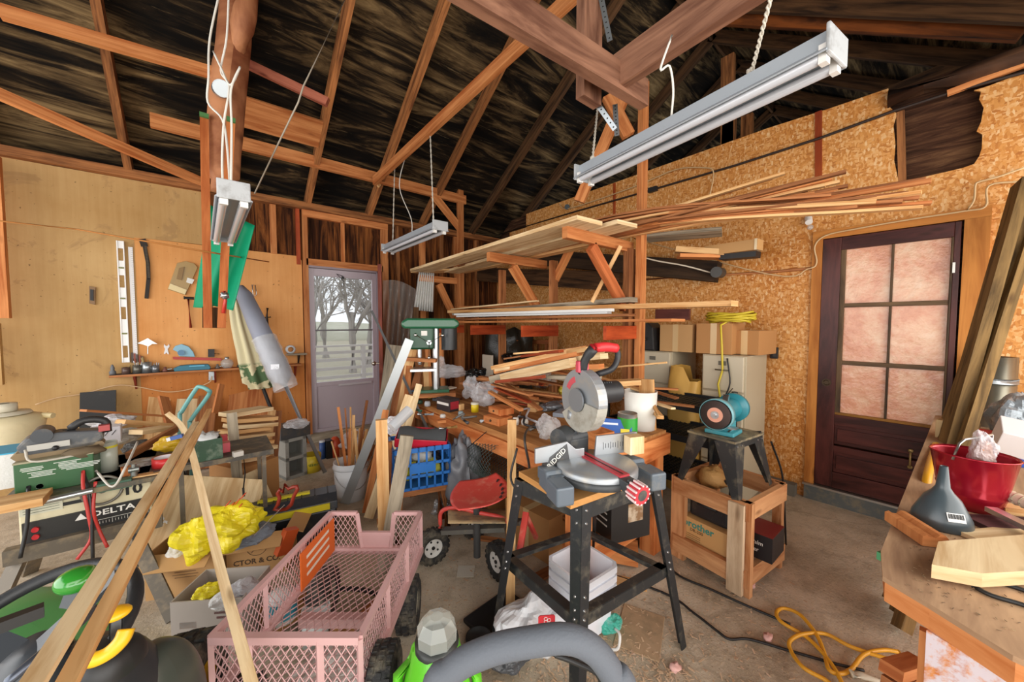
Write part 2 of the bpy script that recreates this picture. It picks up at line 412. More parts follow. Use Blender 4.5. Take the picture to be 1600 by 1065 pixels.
# studs, plate and door framing of the back wall
for n, (xa, xb, za, zb, t, mt) in enumerate([
    (-4, 8, 2.86, 2.94, .1, W_RAFT),                          # plate
    (.925, .98, 0, 2.9, .05, W_ORNG), (1.885, 1.975, 0, 2.86, .05, W_ORNG),
    (.93, 1.975, 2.78, 2.86, .055, W_ORNG), (.96, 1.9, 2.2, 2.28, .05, W_ORNG),
    (1.37, 1.41, 2.28, 2.78, .04, W_ORNG), (.86, .9, 2.2, 2.86, .04, W_RED),
    (2.1, 2.14, 0, 2.86, .05, W_RAFT), (2.46, 2.55, 0, 2.86, .03, W_ORNG), (2.8, 2.84, 0, 2.86, .06, W_RAFT),
    (3.05, 3.1, 0, 2.86, .04, W_ORNG), (3.45, 3.5, 0, 2.86, .05, W_RAFT), (.3, .36, 2.3, 2.86, .04, W_RAFT), (.6, .66, 2.3, 2.86, .04, W_ORNG)]):
    st(MB().box(((xa + xb) / 2, YB - t / 2, (za + zb) / 2), (xb - xa, t, zb - za)), 'wall_back_trim', mt)
# far left stacked-board edge of the opening in the picture's corner
m = MB(); wbox(-60, 236, 19, 497, .06, Y=4.9, mb=m); st(m, 'wall_left_trim', W_ORNG)
m = MB(); wbox(-60, 505, 8, 600, .05, Y=4.9, mb=m); st(m, 'wall_left_trim', DRY)
# right partition: OSB sheets with a torn hole and a doorway
def zr(px, py): a = at(px, py, X=XR); return (a.y, a.z)
poly = [(-2.6, 0), zr(1525, 860)]
poly = [(-2.6, 0), (-.1, 0), (-.1, 2.215), (.73, 2.215), (.73, 0), (5.1, 0), (5.1, 2.93), (4.75, 2.93), (4.75, 3.0), (4.34, 3.0), (4.34, 3.21),
        zr(1200, 200), zr(1300, 168), zr(1388, 138), zr(1391, 150), zr(1389, 166), zr(1402, 178), zr(1396, 195), zr(1399, 225), zr(1397, 250), zr(1404, 283),
        zr(1440, 277), zr(1480, 268), zr(1505, 262), zr(1522, 256), zr(1530, 244), zr(1534, 232), zr(1535, 210), zr(1526, 205), zr(1533, 190), zr(1537, 168), zr(1530, 155), zr(1533, 143), zr(1522, 141), zr(1545, 134), zr(1600, 113), zr(1660, 90), (-2.6, 3.1)]
m = MB(); m.prism(poly, (XR, 0, 0), (0, 1, 0), (0, 0, 1), .02)
st(m, 'wall_right', OSBM)
st(MB().box((XR + .1, 1.2, 1.6), (.03, 7.8, 3.25)), 'wall_right_planks', PLANK)
m = MB(); a = at(1388, 155, X=3.9); b = at(1640, 72, X=3.9); m.tube([a, (a + b) / 2 + V((0, 0, -.01)), b], [.062, .058, .06], n=12)
st(m, 'ceiling_beam', wood('2c1a10', '6e4a31', .8, grain=18))
m = MB(); a = at(1480, 146, X=3.9); b = at(1620, 93, X=3.9); m.beam(a, b, .03, .035); st(m, 'wall_right_trim', W_ORNG)
m = MB(); a = at(1407, 175, X=3.94); b = at(1410, 285, X=3.94); m.beam(a, b, .04, .04, (0, 1, 0)); st(m, 'wall_right_trim', W_RAFT)
redw = wood('7a2a12', 'b5531f', .6, grain=14)
for p0, p1, wd in (((1279, 174), (1279, 275), .045), ((960, 286), (960, 342), .03)):
    m = MB(); a = at(*p0, X=XR - .004); b = at(*p1, X=XR - .004); m.beam(a, b, .012, wd, (0, 1, 0)); st(m, 'wall_right_trim', redw)
m = MB(); m.tube([at(x, y, X=3.9) for x, y in ((780, 366), (900, 330), (1020, 296), (1150, 258), (1280, 216), (1400, 172), (1500, 140), (1600, 113), (1650, 97))], .011, n=8)
st(m, 'wall_right_pipe', mat('2b1c14', .6))
for pts in (((1000, 437), (1200, 425), (1280, 418)), ):
    m = MB(); m.tube([at(x, y, X=3.91) for x, y in pts], .012, n=4); st(m, 'wall_right_trim', W_BRWN)
st(MB().box((3.86, 2.9, .05), (.08, 4.2, .1)), 'baseboard_right', mat('6d675c', .9))
# door frame (casing) and the brown door
cas = wood('9a5a22', 'c9853f', .6, grain=16, vary=.05)
for ya, yb_, za, zb in ((.69, .755, .0, 2.174), (-.15, -.04, 0, 2.174), (-.15, .755, 2.175, 2.245)):
    st(MB().box((XR - .012, (ya + yb_) / 2, (za + zb) / 2), (.024, yb_ - ya, zb - za)), 'door_1_casing', cas)
st(MB().box((XR - .01, .3, .06), (.06, .9, .12)), 'door_1_sill', mat('5a5e5c', .8, dirt=.5))
st(MB().box((XR - .03, .3, .128), (.06, .92, .016)), 'door_1_sill', mat('b9b7b0', .35, .9, dirt=.3))
dm = wood('24110f', '5c2f29', .35, grain=10, vary=.03)
door = T('door_1', None, None, (XR, .33, .13)); door['kind'] = 'structure'
D = lambda ya, yb_, za, zb, x=.0, t=.035, mt=None, nm='door_panel': MB().box((XR + x, (ya + yb_) / 2, (za + zb) / 2), (t, yb_ - ya, zb - za)).build(nm, mt or dm, door, world=True, bev=.003)
D(.575, .69, .14, 2.17, nm='door_stile'); D(-.03, .0, .14, 2.17, nm='door_stile')
D(0, .575, 2.07, 2.17, nm='door_rail'); D(0, .575, .66, .745, nm='door_rail'); D(0, .575, .14, .27, nm='door_rail')
D(0, .575, .44, .49, nm='door_rail'); D(0, .575, .5, .66, .012, .02); D(0, .575, .27, .44, .012, .02)
D(.02, .556, .53, .63, .002, .02); D(.02, .556, .30, .41, .002, .02)
mt2 = wood('241a14', '6e563c', .6, grain=12)
D(.0, .575, .745, .765, -.004, .03, wood('5c3a1a', 'a8742f', .5, grain=8), 'door_rail'); D(.28, .294, .76, 2.07, .002, .026, mt2, 'door_mullion')
for z in (1.17, 1.628): D(0, .575, z - .016, z + .016, .0, .03, mt2, 'door_mullion')
D(.545, .575, .76, 2.07, 0, .036, mt2, 'door_stile'); D(0, .012, .76, 2.07, 0, .036, mt2, 'door_stile')
pk, nt, b = newmat('pink_insulation'); v = coord(nt, 'World', (1, 1, 1))
c = ramp(nt, noi(nt, v, 5, 7, .7, .25), [(.25, 'c98568'), (.45, 'dfa283'), (.6, 'e9bf9f'), (.8, 'f3dcc6')])
c = mix(nt, ramp(nt, noi(nt, v, 3, 5, .7), [(.6, (0,) * 3), (.7, (.5,) * 3)]), c, '7d5a3c')
nt.links.new(c, b.inputs['Base Color']); b.inputs['Roughness'].default_value = .25; bump(nt, b, noi(nt, v, 14, 4), .4, .02)
m = MB(); m.box((XR + .02, .288, 1.41), (.02, .575, 1.33)); m.build('door_pane', pk, door, world=True)
h = MB(); h.cyl((XR - .018, .632, 1.0), (XR - .024, .632, 1.0), .03, n=20); h.tube([V((XR - .024, .632 + .02 * math.cos(t), 1 + .02 * math.sin(t))) for t in [i * PI / 8 for i in range(16)]], .004, closed=True)
h.build('door_lock', mat('4a3b2c', .35, .8), door, world=True)
m = MB(); m.box((XR - .03, -.005, 1.86), (.02, .012, .07)); m.build('door_hinge', mat('d8d4cc', .4, .5), door, world=True)
m = MB(); a = at(1423, 704, X=3.895); m.tube([a, a + V((-.02, 0, -.03)), a + V((-.02, 0, -.09)), a + V((0, 0, -.12))], .006, smooth=4); m.ball(a, .014, sc=(.5, 1, 1)); m.ball(a + V((0, 0, -.12)), .014, sc=(.5, 1, 1))
m.build('door_handle', mat('a08a5a', .4, .6), door, world=True)
# ---------------- roof ----------------
SL = .68; YR = 2.0; ZE = 2.94
def zdeck(y): return ZE + SL * (YB - y) if y >= YR else ZE + SL * (YB - YR) - SL * (YR - y)
for nm, ya, yb_ in (('ceiling_back_slope', 5.25, YR), ('ceiling_front_slope', YR, -2.6)):
    a = V((2.2, ya, zdeck(ya) + .09)); b_ = V((2.2, yb_, zdeck(yb_) + .09))
    m = MB(); m.beam(a, b_, 13.2, .02, (0, 0, 1)); st(m, nm, DECK)
st(MB().box((8.7, 1.4, 2.6), (.05, 8, 5.2)), 'wall_gable', DECK)
rx = [-3.0, -2.1, -1.3, -.52, .22, .99, 1.72, 2.5, 3.36, 4.15, 4.9, 5.7, 6.5, 7.3]
for x in rx:
    for ya, yb_, on in ((5.2, YR - .02, 1), (YR + .02, -2.5, x > 2.8)):
        if not on: continue
        a = V((x, ya, zdeck(ya) + .0)); b_ = V((x, yb_, zdeck(yb_) + .0))
        m = MB(); m.beam(a, b_, .055, .13, (0, 0, 1)); st(m, 'ceiling_rafter', W_RAFT if x < 3 else W_DARK)
st(MB().box((3, YR, zdeck(YR) + .0), (11.5, .03, .18)), 'ceiling_ridge', W_DARK)
for p, q, X_ in (((1138, 88), (1138, 225), 4.9), ((1168, 180), (1168, 215), 5.7), ((1140, 185), (1138, 225), 4.9)):
    m = MB(); m.beam(at(*p, X=X_), at(*q, X=X_) - V((0, 0, .4)), .06, .14, (0, 1, 0)); st(m, 'ceiling_post', W_RAFT)
for x in (4.9, 5.7, 6.5):
    m = MB(); m.beam((x, 3.3, 3.3), (x, -1, 3.75), .05, .12); st(m, 'ceiling_joist', W_DARK)
m = MB(); m.beam(at(1095, 28, X=4.3), at(1600, 50, X=4.3), .06, .11); st(m, 'ceiling_joist', wood('22140c', '8a4a1e', .8, grain=12, vary=.02))
# board let in between two rafters
m = MB(); a = at(372, 172, Y=4.25); b_ = at(497, 205, Y=4.25); z = zdeck(4.25) - .08
m.beam((.25, 4.25, z), (.97, 4.25, z), .02, .3, (0, -1, SL)); st(m, 'ceiling_panel', W_ORNG)
# heavy brown tie beam, cross beam and king post
z = 2.86
st(MB().beam((-2.2, 1.33, 2.69), (2.03, 1.21, 2.835), .06, .15), 'ceiling_beam', W_BEAM)
a = at(950, 118, Z=2.93); 
st(MB().beam((1.79, 1.245, 2.865), (1.62, -.9, 2.865), .06, .18), 'ceiling_beam', W_BEAM)
k = at(920, 160, Y=1.4); st(MB().beam((k.x, 1.4, k.z), (k.x, 1.4, zdeck(1.4)), .16, .06, (0, 1, 0)), 'ceiling_post', W_BEAM)
st(MB().beam(at(585, 283, d=4.4), at(905, -15, d=2.35), .045, .10), 'ceiling_brace', W_ORNG)
st(MB().beam(at(905, 315, X=2.6), at(1010, 70, X=2.85), .05, .09), 'ceiling_brace', W_ORNG)
st(MB().beam(at(950, 150, d=2.75), at(982, 212, d=2.75), .05, .09), 'ceiling_brace', W_ORNG)
# storage frame carried over the rack
a = at(235, 197, Y=4.57); b_ = at(727, 303, Y=4.57)
st(MB().beam((a.x, 4.57, 3.27), (b_.x, 4.57, 3.27), .05, .12), 'ceiling_joist', W_ORNG)
st(MB().beam(at(677, 304, Y=4.57), at(720, 358, Y=4.57), .04, .1), 'ceiling_brace', W_ORNG)
st(MB().beam(at(0, 18, Y=3.6), at(382, 128, Y=3.6), .05, .075), 'ceiling_joist', W_ORNG)
st(MB().beam(at(-40, 130, Y=4.5), at(315, 284, Y=5.0), .05, .08), 'ceiling_brace', W_ORNG)
st(MB().beam(at(370, 92, d=3.0), at(512, 160, d=3.1), .04, .07), 'ceiling_batten', wood('6d2c22', 'b06a52', .7, grain=12))
st(MB().beam(at(590, 290, Y=4.57), at(612, 262, Y=4.7), .02, .05), 'ceiling_batten', W_PINE)
# white back door
dw = mat('b9adb5', .45, dirt=.15, dcol='8d8088'); dg = mat('c8c4c8', .4)
door = T('door_2', None, None, (1.4, YB, .11)); door['kind'] = 'structure'
D = lambda xa, xb, za, zb, y=.0, t=.035, mt=None, nm='door_panel': MB().box(((xa + xb) / 2, YB + y, (za + zb) / 2), (xb - xa, t, zb - za)).build(nm, mt or dw, door, world=True, bev=.002)
D(.985, 1.045, .11, 2.17, nm='door_stile'); D(1.755, 1.815, .11, 2.17, nm='door_stile'); D(1.045, 1.755, 2.08, 2.17, nm='door_rail')
D(1.045, 1.755, .12, .69, .01, .02); D(1.045, 1.755, .69, .74, nm='door_rail'); D(1.045, 1.755, .105, .15, -.004, .04, nm='door_rail')
D(1.045, 1.755, 1.39, 1.41, .0, .02, mat('6d6a6e', .5), 'door_mullion'); D(1.3, 1.72, .675, .7, -.028, .025, dg, 'door_handle')
gl = mat('ffffff', .02, alpha=.08); D(1.045, 1.755, .74, 2.08, .01, .004, gl, 'door_pane')
m = MB(); m.box((1.38, YB - .02, 2.08), (.03, .02, .03)); m.tube([V((1.38, YB - .03, 2.1)), V((1.3, YB - .05, 2.12)), V((1.38, YB - .06, 2.03)), V((1.38, YB - .06, 1.96))], .004, n=5); m.build('door_closer', mat('333333', .5, .6), door, world=True)
st(MB().box((1.4, YB - .03, .055), (.9, .12, .11)), 'door_2_sill', W_GREY)
for xa in (.965, 1.835): st(MB().box((xa, YB + .0, 1.14), (.035, .09, 2.12)), 'door_2_casing', mat('9d8f96', .6))
st(MB().box((1.4, YB, 2.19), (.9, .09, .03)), 'door_2_casing', mat('9d8f96', .6))
# red-brown wooden door swung open beside it, seen edge on
door = T('door_3', None, None, (1.85, 4.9, .08)); door['kind'] = 'structure'
MB().box((1.735, 4.735, 1.15), (.045, .68, 2.1), rz=-.352).build('door_panel', wood('5e1f14', 'a1503a', .5, grain=12), door, world=True, bev=.003)
m = MB(); m.cyl((1.63, 4.46, 1.0), (1.56, 4.485, 1.0), .01); m.ball((1.555, 4.487, 1.0), .028); m.cyl((1.7, 4.44, 1.0), (1.73, 4.43, 1.0), .01); m.build('door_handle', mat('b9b2a6', .25, .9), door, world=True)
# ---------------- outdoors beyond the back door ----------------
st(MB().box((3.5, 30, -.35), (90, 49, .1)), 'ground', mat('a89f88', .9, dirt=.4, dcol='7d8560'))
st(MB().box((3.5, 7.2, -.14), (12, 4, .06)), 'exterior_deck', wood('8d8b88', 'c9c8c6', .8, grain=8))
rl = MB()
for x in [i * 1.3 - 1 for i in range(9)]: rl.box((x, 9.1, .45), (.09, .09, 1.0))
for z in (.25, .45, .65, .82): rl.box((4, 9.1, z), (12, .03, .07))
rl.box((4, 9.1, .97), (12, .1, .04)); rl.box((4, 9.1, .08), (12, .06, .06))
one(rl, 'deck_railing', mat('c9c2ba', .8), 'weathered deck railing seen through the back door glass', 'railing')
pnl = T('louvre_shutter', 'pale slatted shutter panel lying on the deck outside the back door', 'shutter', (2.6, 6.6, 0), rot=(math.radians(-60), 0, .3))
m = MB(); m.box((0, 0, .4), (.7, .02, .8)); m.build('panel', mat('d3dbe6', .6), pnl)
m = MB(); [m.box((x, -.015, .4), (.05, .02, .8)) for x in (-.33, 0, .33)]; [m.box((0, -.015, z), (.7, .02, .05)) for z in (.03, .4, .78)]; m.build('rail', mat('bccadd', .6), pnl)
tm = mat('9a948c', .9)
def branchy(mb, p, d, ln, r, dep):
    q = p + d * ln; mb.tube([p, (p + q) / 2 + V((R.uniform(-.05, .05), 0, R.uniform(-.03, .05))) * ln, q], [r, r * .85, r * .65], n=5, caps=False)
    if dep:
        for _ in range(3):
            e = Euler((R.uniform(-.7, .7), R.uniform(-.7, .7), 0)).to_matrix() @ d; branchy(mb, p + (q - p) * R.uniform(.5, 1), e.normalized(), ln * R.uniform(.55, .8), r * .55, dep - 1)
for i, (x, y, r) in enumerate(((4.1, 14, .16), (5.3, 16, .2), (3.0, 15, .1), (6.6, 15, .13), (4.8, 21, .2), (7.5, 22, .2), (2.6, 19, .12), (9, 26, .2))):
    m = MB(); branchy(m, V((x, y, -.3)), V((R.uniform(-.12, .12), 0, 1)).normalized(), 2.2, r, 5)
    one(m, 'bare_tree', tm, ['forked bare grey tree nearest beyond the deck railing', 'thick bare tree trunk beyond the deck railing', 'thin bare tree behind the railing by the door edge', 'slender bare tree standing behind the thick trunk'][i] if i < 4 else 'bare tree in the distance beyond the back door', 'tree', 'bare trees beyond the door')
m = MB(); m.ball((4, 44, -.5), 5, n=26, m=10, sc=(5, .5, .45), nz=.3, nf=6); tag(m.build('hedge', mat('b9b8a4', .95, bmp=1)), 'pale green hedge line far beyond the back door', 'hedge', kind='stuff')
# ---------------- fittings overhead and on the back wall ----------------
def bd(label, p0, p1, w, h, m, up=None, group=None, name='board', cat='board', taper=1):
    return one(MB().beam(p0, p1, w, h, up, taper), name, m, label, cat, group)
WHT = mat('e4e2de', .4, dirt=.12, dcol='9a948a'); GALV = mat('a9b0b4', .35, .8, dirt=.3, dcol='7c8286'); STEEL = mat('c2c4c6', .3, .9)
BLK = mat('1d1d1e', .5, dirt=.15, dcol='55504a'); CHR = mat('d8d8d8', .15, 1); GRY = mat('6b6d70', .5)
# shop lights
def shop_light(label, c, ln, yaw, hang, cords, ws=1, hs_=1):
    t = T('shop_light', label, 'light fixture', c, yaw, 'fluorescent shop lights')
    h = ln / 2
    m = MB(); m.prism([(x * ws, z * hs_) for x, z in [(-.04, .02), (.04, .02), (.05, -.03), (.085, -.055), (.08, -.058), (.045, -.034), (.0, -.03), (-.045, -.034), (-.08, -.058), (-.085, -.055), (-.05, -.03)]], (0, -h, 0), (1, 0, 0), (0, 0, 1), -ln)
    m.build('housing', mat('a3abb3', .4, dirt=.12, dcol='6a6258'), t)
    for y in (-h, h):
        m = MB(); m.box((0, y, -.018 * hs_), (.15 * ws, .012, .085 * hs_)); m.build('end_cap', mat('b4b8bb', .4, dirt=.4, dcol='5a5148'), t, bev=.004)
    for x in (-.045 * ws, .045 * ws):
        u = MB(); u.cyl((x, -h + .03, -.062), (x, h - .03, -.062), .018, n=14); p = u.build('tube', mat('c6c9d0', .15, spec=.7), t)
        for y in (-h + .018, h - .018): MB().box((x, y, -.055), (.03, .022, .06)).build('socket', WHT, p)
    for i, pts in enumerate(cords):
        m = MB(); q = MW(t).inverted()
        if i < hang:   # twisted suspension rope
            p0, p1 = q @ V(pts[0]), q @ V(pts[1]); n = 60
            for ph in (0, PI): m.tube([p0.lerp(p1, k / n) + V((math.cos(k * .9 + ph), math.sin(k * .9 + ph), 0)) * .004 for k in range(n + 1)], .004, n=5)
            m.ball(p1 + V((0, 0, .02)), .014, nz=.5, nf=4); m.build('hanging_rope', mat('cfc8ba', .8), t)
        else:
            m.tube([q @ V(p) for p in pts], .005, n=6, smooth=5); m.build('power_cord', mat('e6e2d8', .6), t)
a = at(912, 275, Z=2.38); b_ = at(1308, 76, Z=2.38)
ca = (a + b_) / 2; ya = math.atan2(-(b_ - a).x, (b_ - a).y) + PI
ln = (b_ - a).length
shop_light('largest shop light, hung near the brown door side and tilted toward the viewer', ca + V((0, 0, .03)), ln, ya, 2,
    [(at(1219, -60, d=(b_ - a).length * .9), a.lerp(b_, .78) + V((0, 0, .06))), (at(934, 165, d=2.64), a.lerp(b_, .06) + V((0, 0, .06))),
     (at(1050, 55, d=1.65), at(1032, 108, d=1.65), at(1046, 103, d=1.65), at(1052, 140, d=1.68), at(1049, 182, d=1.72))], 1, 1.1)
a = at(606, 392, Z=2.31); b_ = at(688, 358, Z=2.31); ca = (a + b_) / 2; d_ = b_ - a
shop_light('small shop light hanging on two cords in front of the back door', ca + V((0, 0, .05)), d_.length, math.atan2(-d_.x, d_.y), 2,
    [(at(672, 205, d=(3.6)), b_ + V((0, 0, .06)) - d_ * .1), (at(617, 245, d=4.4), a + V((0, 0, .06)) + d_ * .12),
     (at(636, 235, d=4.2), at(624, 290, d=4.1), at(642, 340, d=4.0), at(644, 364, d=3.95))])
a = at(366, 312, Z=2.04); b_ = at(349, 378, Z=2.04); ca = (a + b_) / 2; d_ = b_ - a
shop_light('shop light seen end on, hanging beside the log post', ca + V((0, 0, .06)), d_.length, math.atan2(-d_.x, d_.y), 0,
    [(at(358, -20, d=1.9), at(354, 60, d=1.9), at(345, 110, d=1.9), at(358, 135, d=1.85), at(350, 190, d=1.8), at(347, 250, d=1.75), at(349, 305, d=1.68)),
     (at(345, -20, d=1.92), at(328, 60, d=1.92), at(326, 120, d=1.9), at(325, 160, d=1.9), at(348, 188, d=1.85), at(356, 240, d=1.8), at(360, 308, d=1.7)),
     (at(333, 80, d=1.9), at(345, 105, d=1.88), at(360, 133, d=1.85), at(375, 105, d=1.85), at(361, 140, d=1.83), at(362, 200, d=1.8), at(361, 300, d=1.7))], .82, 1)
# log post with its two clamping boards
pst = T('log_post', 'peeled forked log post hanging from the roof, left of the green tarp', 'post', at(350, 290, d=2.8))
lg = wood('6b2f1a', 'd39468', .6, grain=9, vary=.02)
m = MB(); m.tube([at(372, -60, d=2.78), at(366, 60, d=2.8), at(358, 130, d=2.8), at(352, 200, d=2.8), at(348, 262, d=2.8), at(347, 300, d=2.8)], [.105, .11, .115, .115, .11, .07], n=14, smooth=4)
m.tube([at(405, -70, d=2.72), at(383, 20, d=2.7), at(370, 85, d=2.78)], [.055, .075, .05], n=12, smooth=3); m.build('trunk', lg, pst, world=True)
for p, q in (((319, 178), (325, 512)), ((361, 186), (346, 512))):
    m = MB(); m.beam(at(*p, d=2.66), at(*q, d=2.66), .05, .02, ray(340, 300)); m.build('side_board', wood('9a4c20', 'cf7f48', .7, grain=16, vary=.1), pst, world=True)
m = MB(); m.beam(at(334, 480, d=2.7), at(334, 512, d=2.7), .13, .03, ray(334, 500)); m.build('foot_block', W_DARK, pst, world=True)
m = MB()
for p in ((319, 180), (361, 187)): m.beam(at(p[0], p[1] - 3, d=2.64), at(p[0], p[1] + 3, d=2.64), .052, .024, ray(340, 300))
m.build('painted_tip', mat('4a7d45', .7), pst, world=True)
j = MB(); j.cyl(at(345, 140, d=2.64), at(347, 138, d=2.58), .055, n=18); j.cyl(at(347, 138, d=2.58), at(347, 138, d=2.575), .05, n=18); one(j, 'junction_box', GALV, 'round grey junction box fixed to the log post', 'electrical box')
# perforated straps
for i, (p, q, d) in enumerate((((820, -10), (858, 46), 2.0), ((938, -10), (953, 64), 2.1), ((918, 140), (961, 202), 2.2), ((961, 163), (964, 212), 2.25))):
    a, b_ = at(*p, d=d), at(*q, d=d); m = MB(); m.beam(a, b_, .03, .003, ray(*p)); f = b_ - a
    s = one(m, 'metal_strap', GALV, ['perforated metal strap crossing above the tie beam, topmost left', 'perforated metal strap hanging beside the vertical king post', 'slanting metal strap under the end of the tie beam', 'short upright metal strap beneath the tie beam end'][i], 'strap', 'perforated metal straps')
    k = MB()
    for n in range(9): c = a.lerp(b_, (n + .5) / 9); r_ = (V((0, 0, CZ)) - c).normalized(); k.cyl(c + r_ * .0018, c + r_ * .0025, .005, n=8)
    k.build('hole', mat('1a1510', .9), s, world=True)
# rope across, green tarp
one(MB().tube([at(548, -20, d=2.8), at(474, 135, d=2.75), at(466, 160, d=2.75), at(432, 230, d=3.0), at(398, 302, d=3.3)], .006, n=6), 'rope', mat('b5ab9a', .9), 'thin grey rope slanting down from the rafters to the back wall', 'rope')
one(MB().tube([at(-10, 344, Y=4.4), at(120, 358, Y=4.5), at(310, 391, Y=3.2), at(420, 409, Y=4.9)], .006, n=6), 'twine', mat('b8793c', .9), 'orange brown twine stretched across the pale wallboard', 'twine')
def tarp(u, v):
    x = 308 + u * 88 - (1 - u) * 0 ; t0 = 320 + u * 32; t1 = 480 + u * 4 if u < .5 else 470 + u * 15
    x = (328 + u * 70) * (1 - v) + (302 + u * 62) * v; y = t0 + (t1 - t0) * v
    return at(x, y, d=3.12 + .05 * math.sin(u * 9 + v * 2) + .05 * u)
one(MB().grid(tarp, 22, 14), 'tarp', mat('12976c', .55, dirt=.0, spec=.3), 'bright green tarp hanging behind the log post', 'tarp', solid=.004)
# tools hanging on the plywood
yw = YB - .02
def wall(px, py, off=.012): return at(px, py, Y=yw - off)
def flat(pts, t, off=0):
    """outline on the back wall -> solid of thickness t"""
    q = [wall(x, y, off) for x, y in pts]; return MB().prism([(v.x, v.z) for v in q], (0, yw - off, 0), (1, 0, 0), (0, 0, 1), t)
lv = T('spirit_level', 'long white spirit level hanging upright on the plywood', 'level', wall(193, 600))
m = MB(); xa, xb = wall(187, 480).x, wall(199, 480).x; zt, zb = wall(193, 377).z, wall(193, 566).z
for x in (xa + .004, xb - .004): m.box((x, yw - .02, (zt + zb) / 2), (.009, .022, zt - zb))
hs = [.95, .72, .5, .28, .08]
def zz(f): return zb + (zt - zb) * f
for f0, f1 in ((0, .03), (.19, .47 - .05), (.5, .74 - .05), (.8, .86)): pass
cuts = [(.04, .14), (.36, .46), (.62, .72), (.84, .94)]; e = 0
for a_, b2 in cuts + [(1, 1)]: m.box(((xa + xb) / 2, yw - .02, zz((e + a_) / 2)), (xb - xa, .012, (a_ - e) * (zt - zb))); e = b2
m.build('body', mat('efeeec', .35), lv, world=True, bev=.001)
for f in (.24, .53, .78):
    m = MB(); m.cyl((xa + .008, yw - .03, zz(f)), (xb - .008, yw - .03, zz(f)), .008, n=10); m.build('vial', mat('8d8f62', .1), lv, world=True)
rl = T('steel_ruler', 'narrow white ruler hanging right of the spirit level', 'ruler', wall(208, 560))
m = MB(); xa, xb = wall(204, 470).x, wall(211, 470).x; zt, zb = wall(207, 386).z, wall(207, 560).z
m.box(((xa + xb) / 2, yw - .006, (zt + zb) / 2), (xb - xa, .006, zt - zb)); m.build('blade', mat('eceaea', .4), rl, world=True)
m = MB(); [m.box((xb - .006, yw - .0095, zb + (zt - zb) * k / 60), (.012 if k % 5 else .02, .001, .0012)) for k in range(1, 60)]; m.build('graduation', BLK, rl, world=True)
m = MB(); q = [wall(222, 373), wall(226, 385), wall(231, 410), wall(232, 435), wall(229, 465)]
sw = T('flexible_strip', 'curved black flexible strip hanging on the plywood', 'tool', q[-1]); m.beam(q[0], q[1], .004, .05, (1, 0, 0))
for a_, b2 in zip(q[1:], q[2:]): m.beam(a_, b2 + (b2 - a_) * .04, .012, .028, (1, 0, 0))
m.build('strip', mat('2a211a', .7), sw, world=True)
m = MB()
for k in range(28): c = q[1].lerp(q[3], k / 28) + V((0.008, -.012, 0)); m.box(c, (.016, .004, .005))
m.build('teeth', mat('5a4d3a', .6), sw, world=True)
ot = T('outlet_box', 'small dark outlet box set in the wallboard edge', 'outlet', wall(145, 475))
flat([(140, 447), (150, 449), (149, 476), (140, 474)], .02).build('plate', mat('8a6a48', .6), ot, world=True)
flat([(142, 452), (147, 453), (147, 470), (142, 469)], .03).build('socket', BLK, ot, world=True)
pk = T('packaged_scraper', 'clear plastic pack holding a tan tool, hanging on the plywood', 'tool pack', wall(285, 455))
flat([(262, 452), (290, 461), (309, 418), (304, 412), (290, 408), (277, 411)], .02).build('tray', mat('a98a52', .35, dirt=.3), pk, world=True, bev=.003)
flat([(266, 443), (292, 453), (289, 460), (263, 451)], .028).build('foot', mat('e7d3a0', .5), pk, world=True)
flat([(293, 434), (304, 437), (300, 444), (291, 441)], .027).build('price_label', mat('e4e4e0', .5), pk, world=True)
flat([(280, 419), (288, 417), (284, 438), (276, 436)], .03).build('handle', mat('8f7042', .5), pk, world=True)
hm = T('hammer', 'small hammer with red handle hanging on the plywood', 'hammer', wall(296, 512))
MB().tube([wall(294, 466, .02), wall(298, 512, .02)], [.009, .012], n=8).build('handle', mat('a33d24', .5), hm, world=True)
m = MB(); m.cyl(wall(287, 465, .03), wall(303, 466, .03), .013, n=10); m.cyl(wall(287, 465, .03), wall(289, 465, .03), .017, n=10); m.build('head', mat('3b3a3c', .4, .8), hm, world=True)
# narrow shelf and everything on it
zs = 1.0; zsh = at(172, 578, Y=5.0).z
sh = T('wall_shelf', 'long narrow dark wooden shelf on brackets below the hanging tools', 'shelf', (.05, 5.0, .99))
zs = 1.005; xs0, xs1 = at(172, 580, Y=5).x, at(470, 574, Y=5).x
MB().box(((xs0 + xs1) / 2, yw - .075, zs - .01), (xs1 - xs0, .15, .02)).build('shelf_board', W_BRWN, sh, world=True)
MB().box((xs0 + .35, yw - .07, zs + .001), (.7, .13, .003)).build('liner', mat('4c4038', .8), sh, world=True)
for x in (-.55, .05, .45, .8):
    m = MB(); m.prism([(0, 0), (-.12, 0), (0, -.14)], (x, yw, zs - .02), (0, 1, 0), (0, 0, 1), .015); m.build('bracket', mat('7b2a1a', .6), sh, world=True)
def on(px): return at(px, 575, Y=yw - .07).x
glass = mat('c8d0d0', .08, alpha=.35, spec=.8)
jar_l = ['jar with dark screws, next to the steel ruler on the wall shelf', 'grey metal tin of bits on the wall shelf', 'tallest shiny tin on the wall shelf under the white stand', 'small steel jar right of the tallest tin']
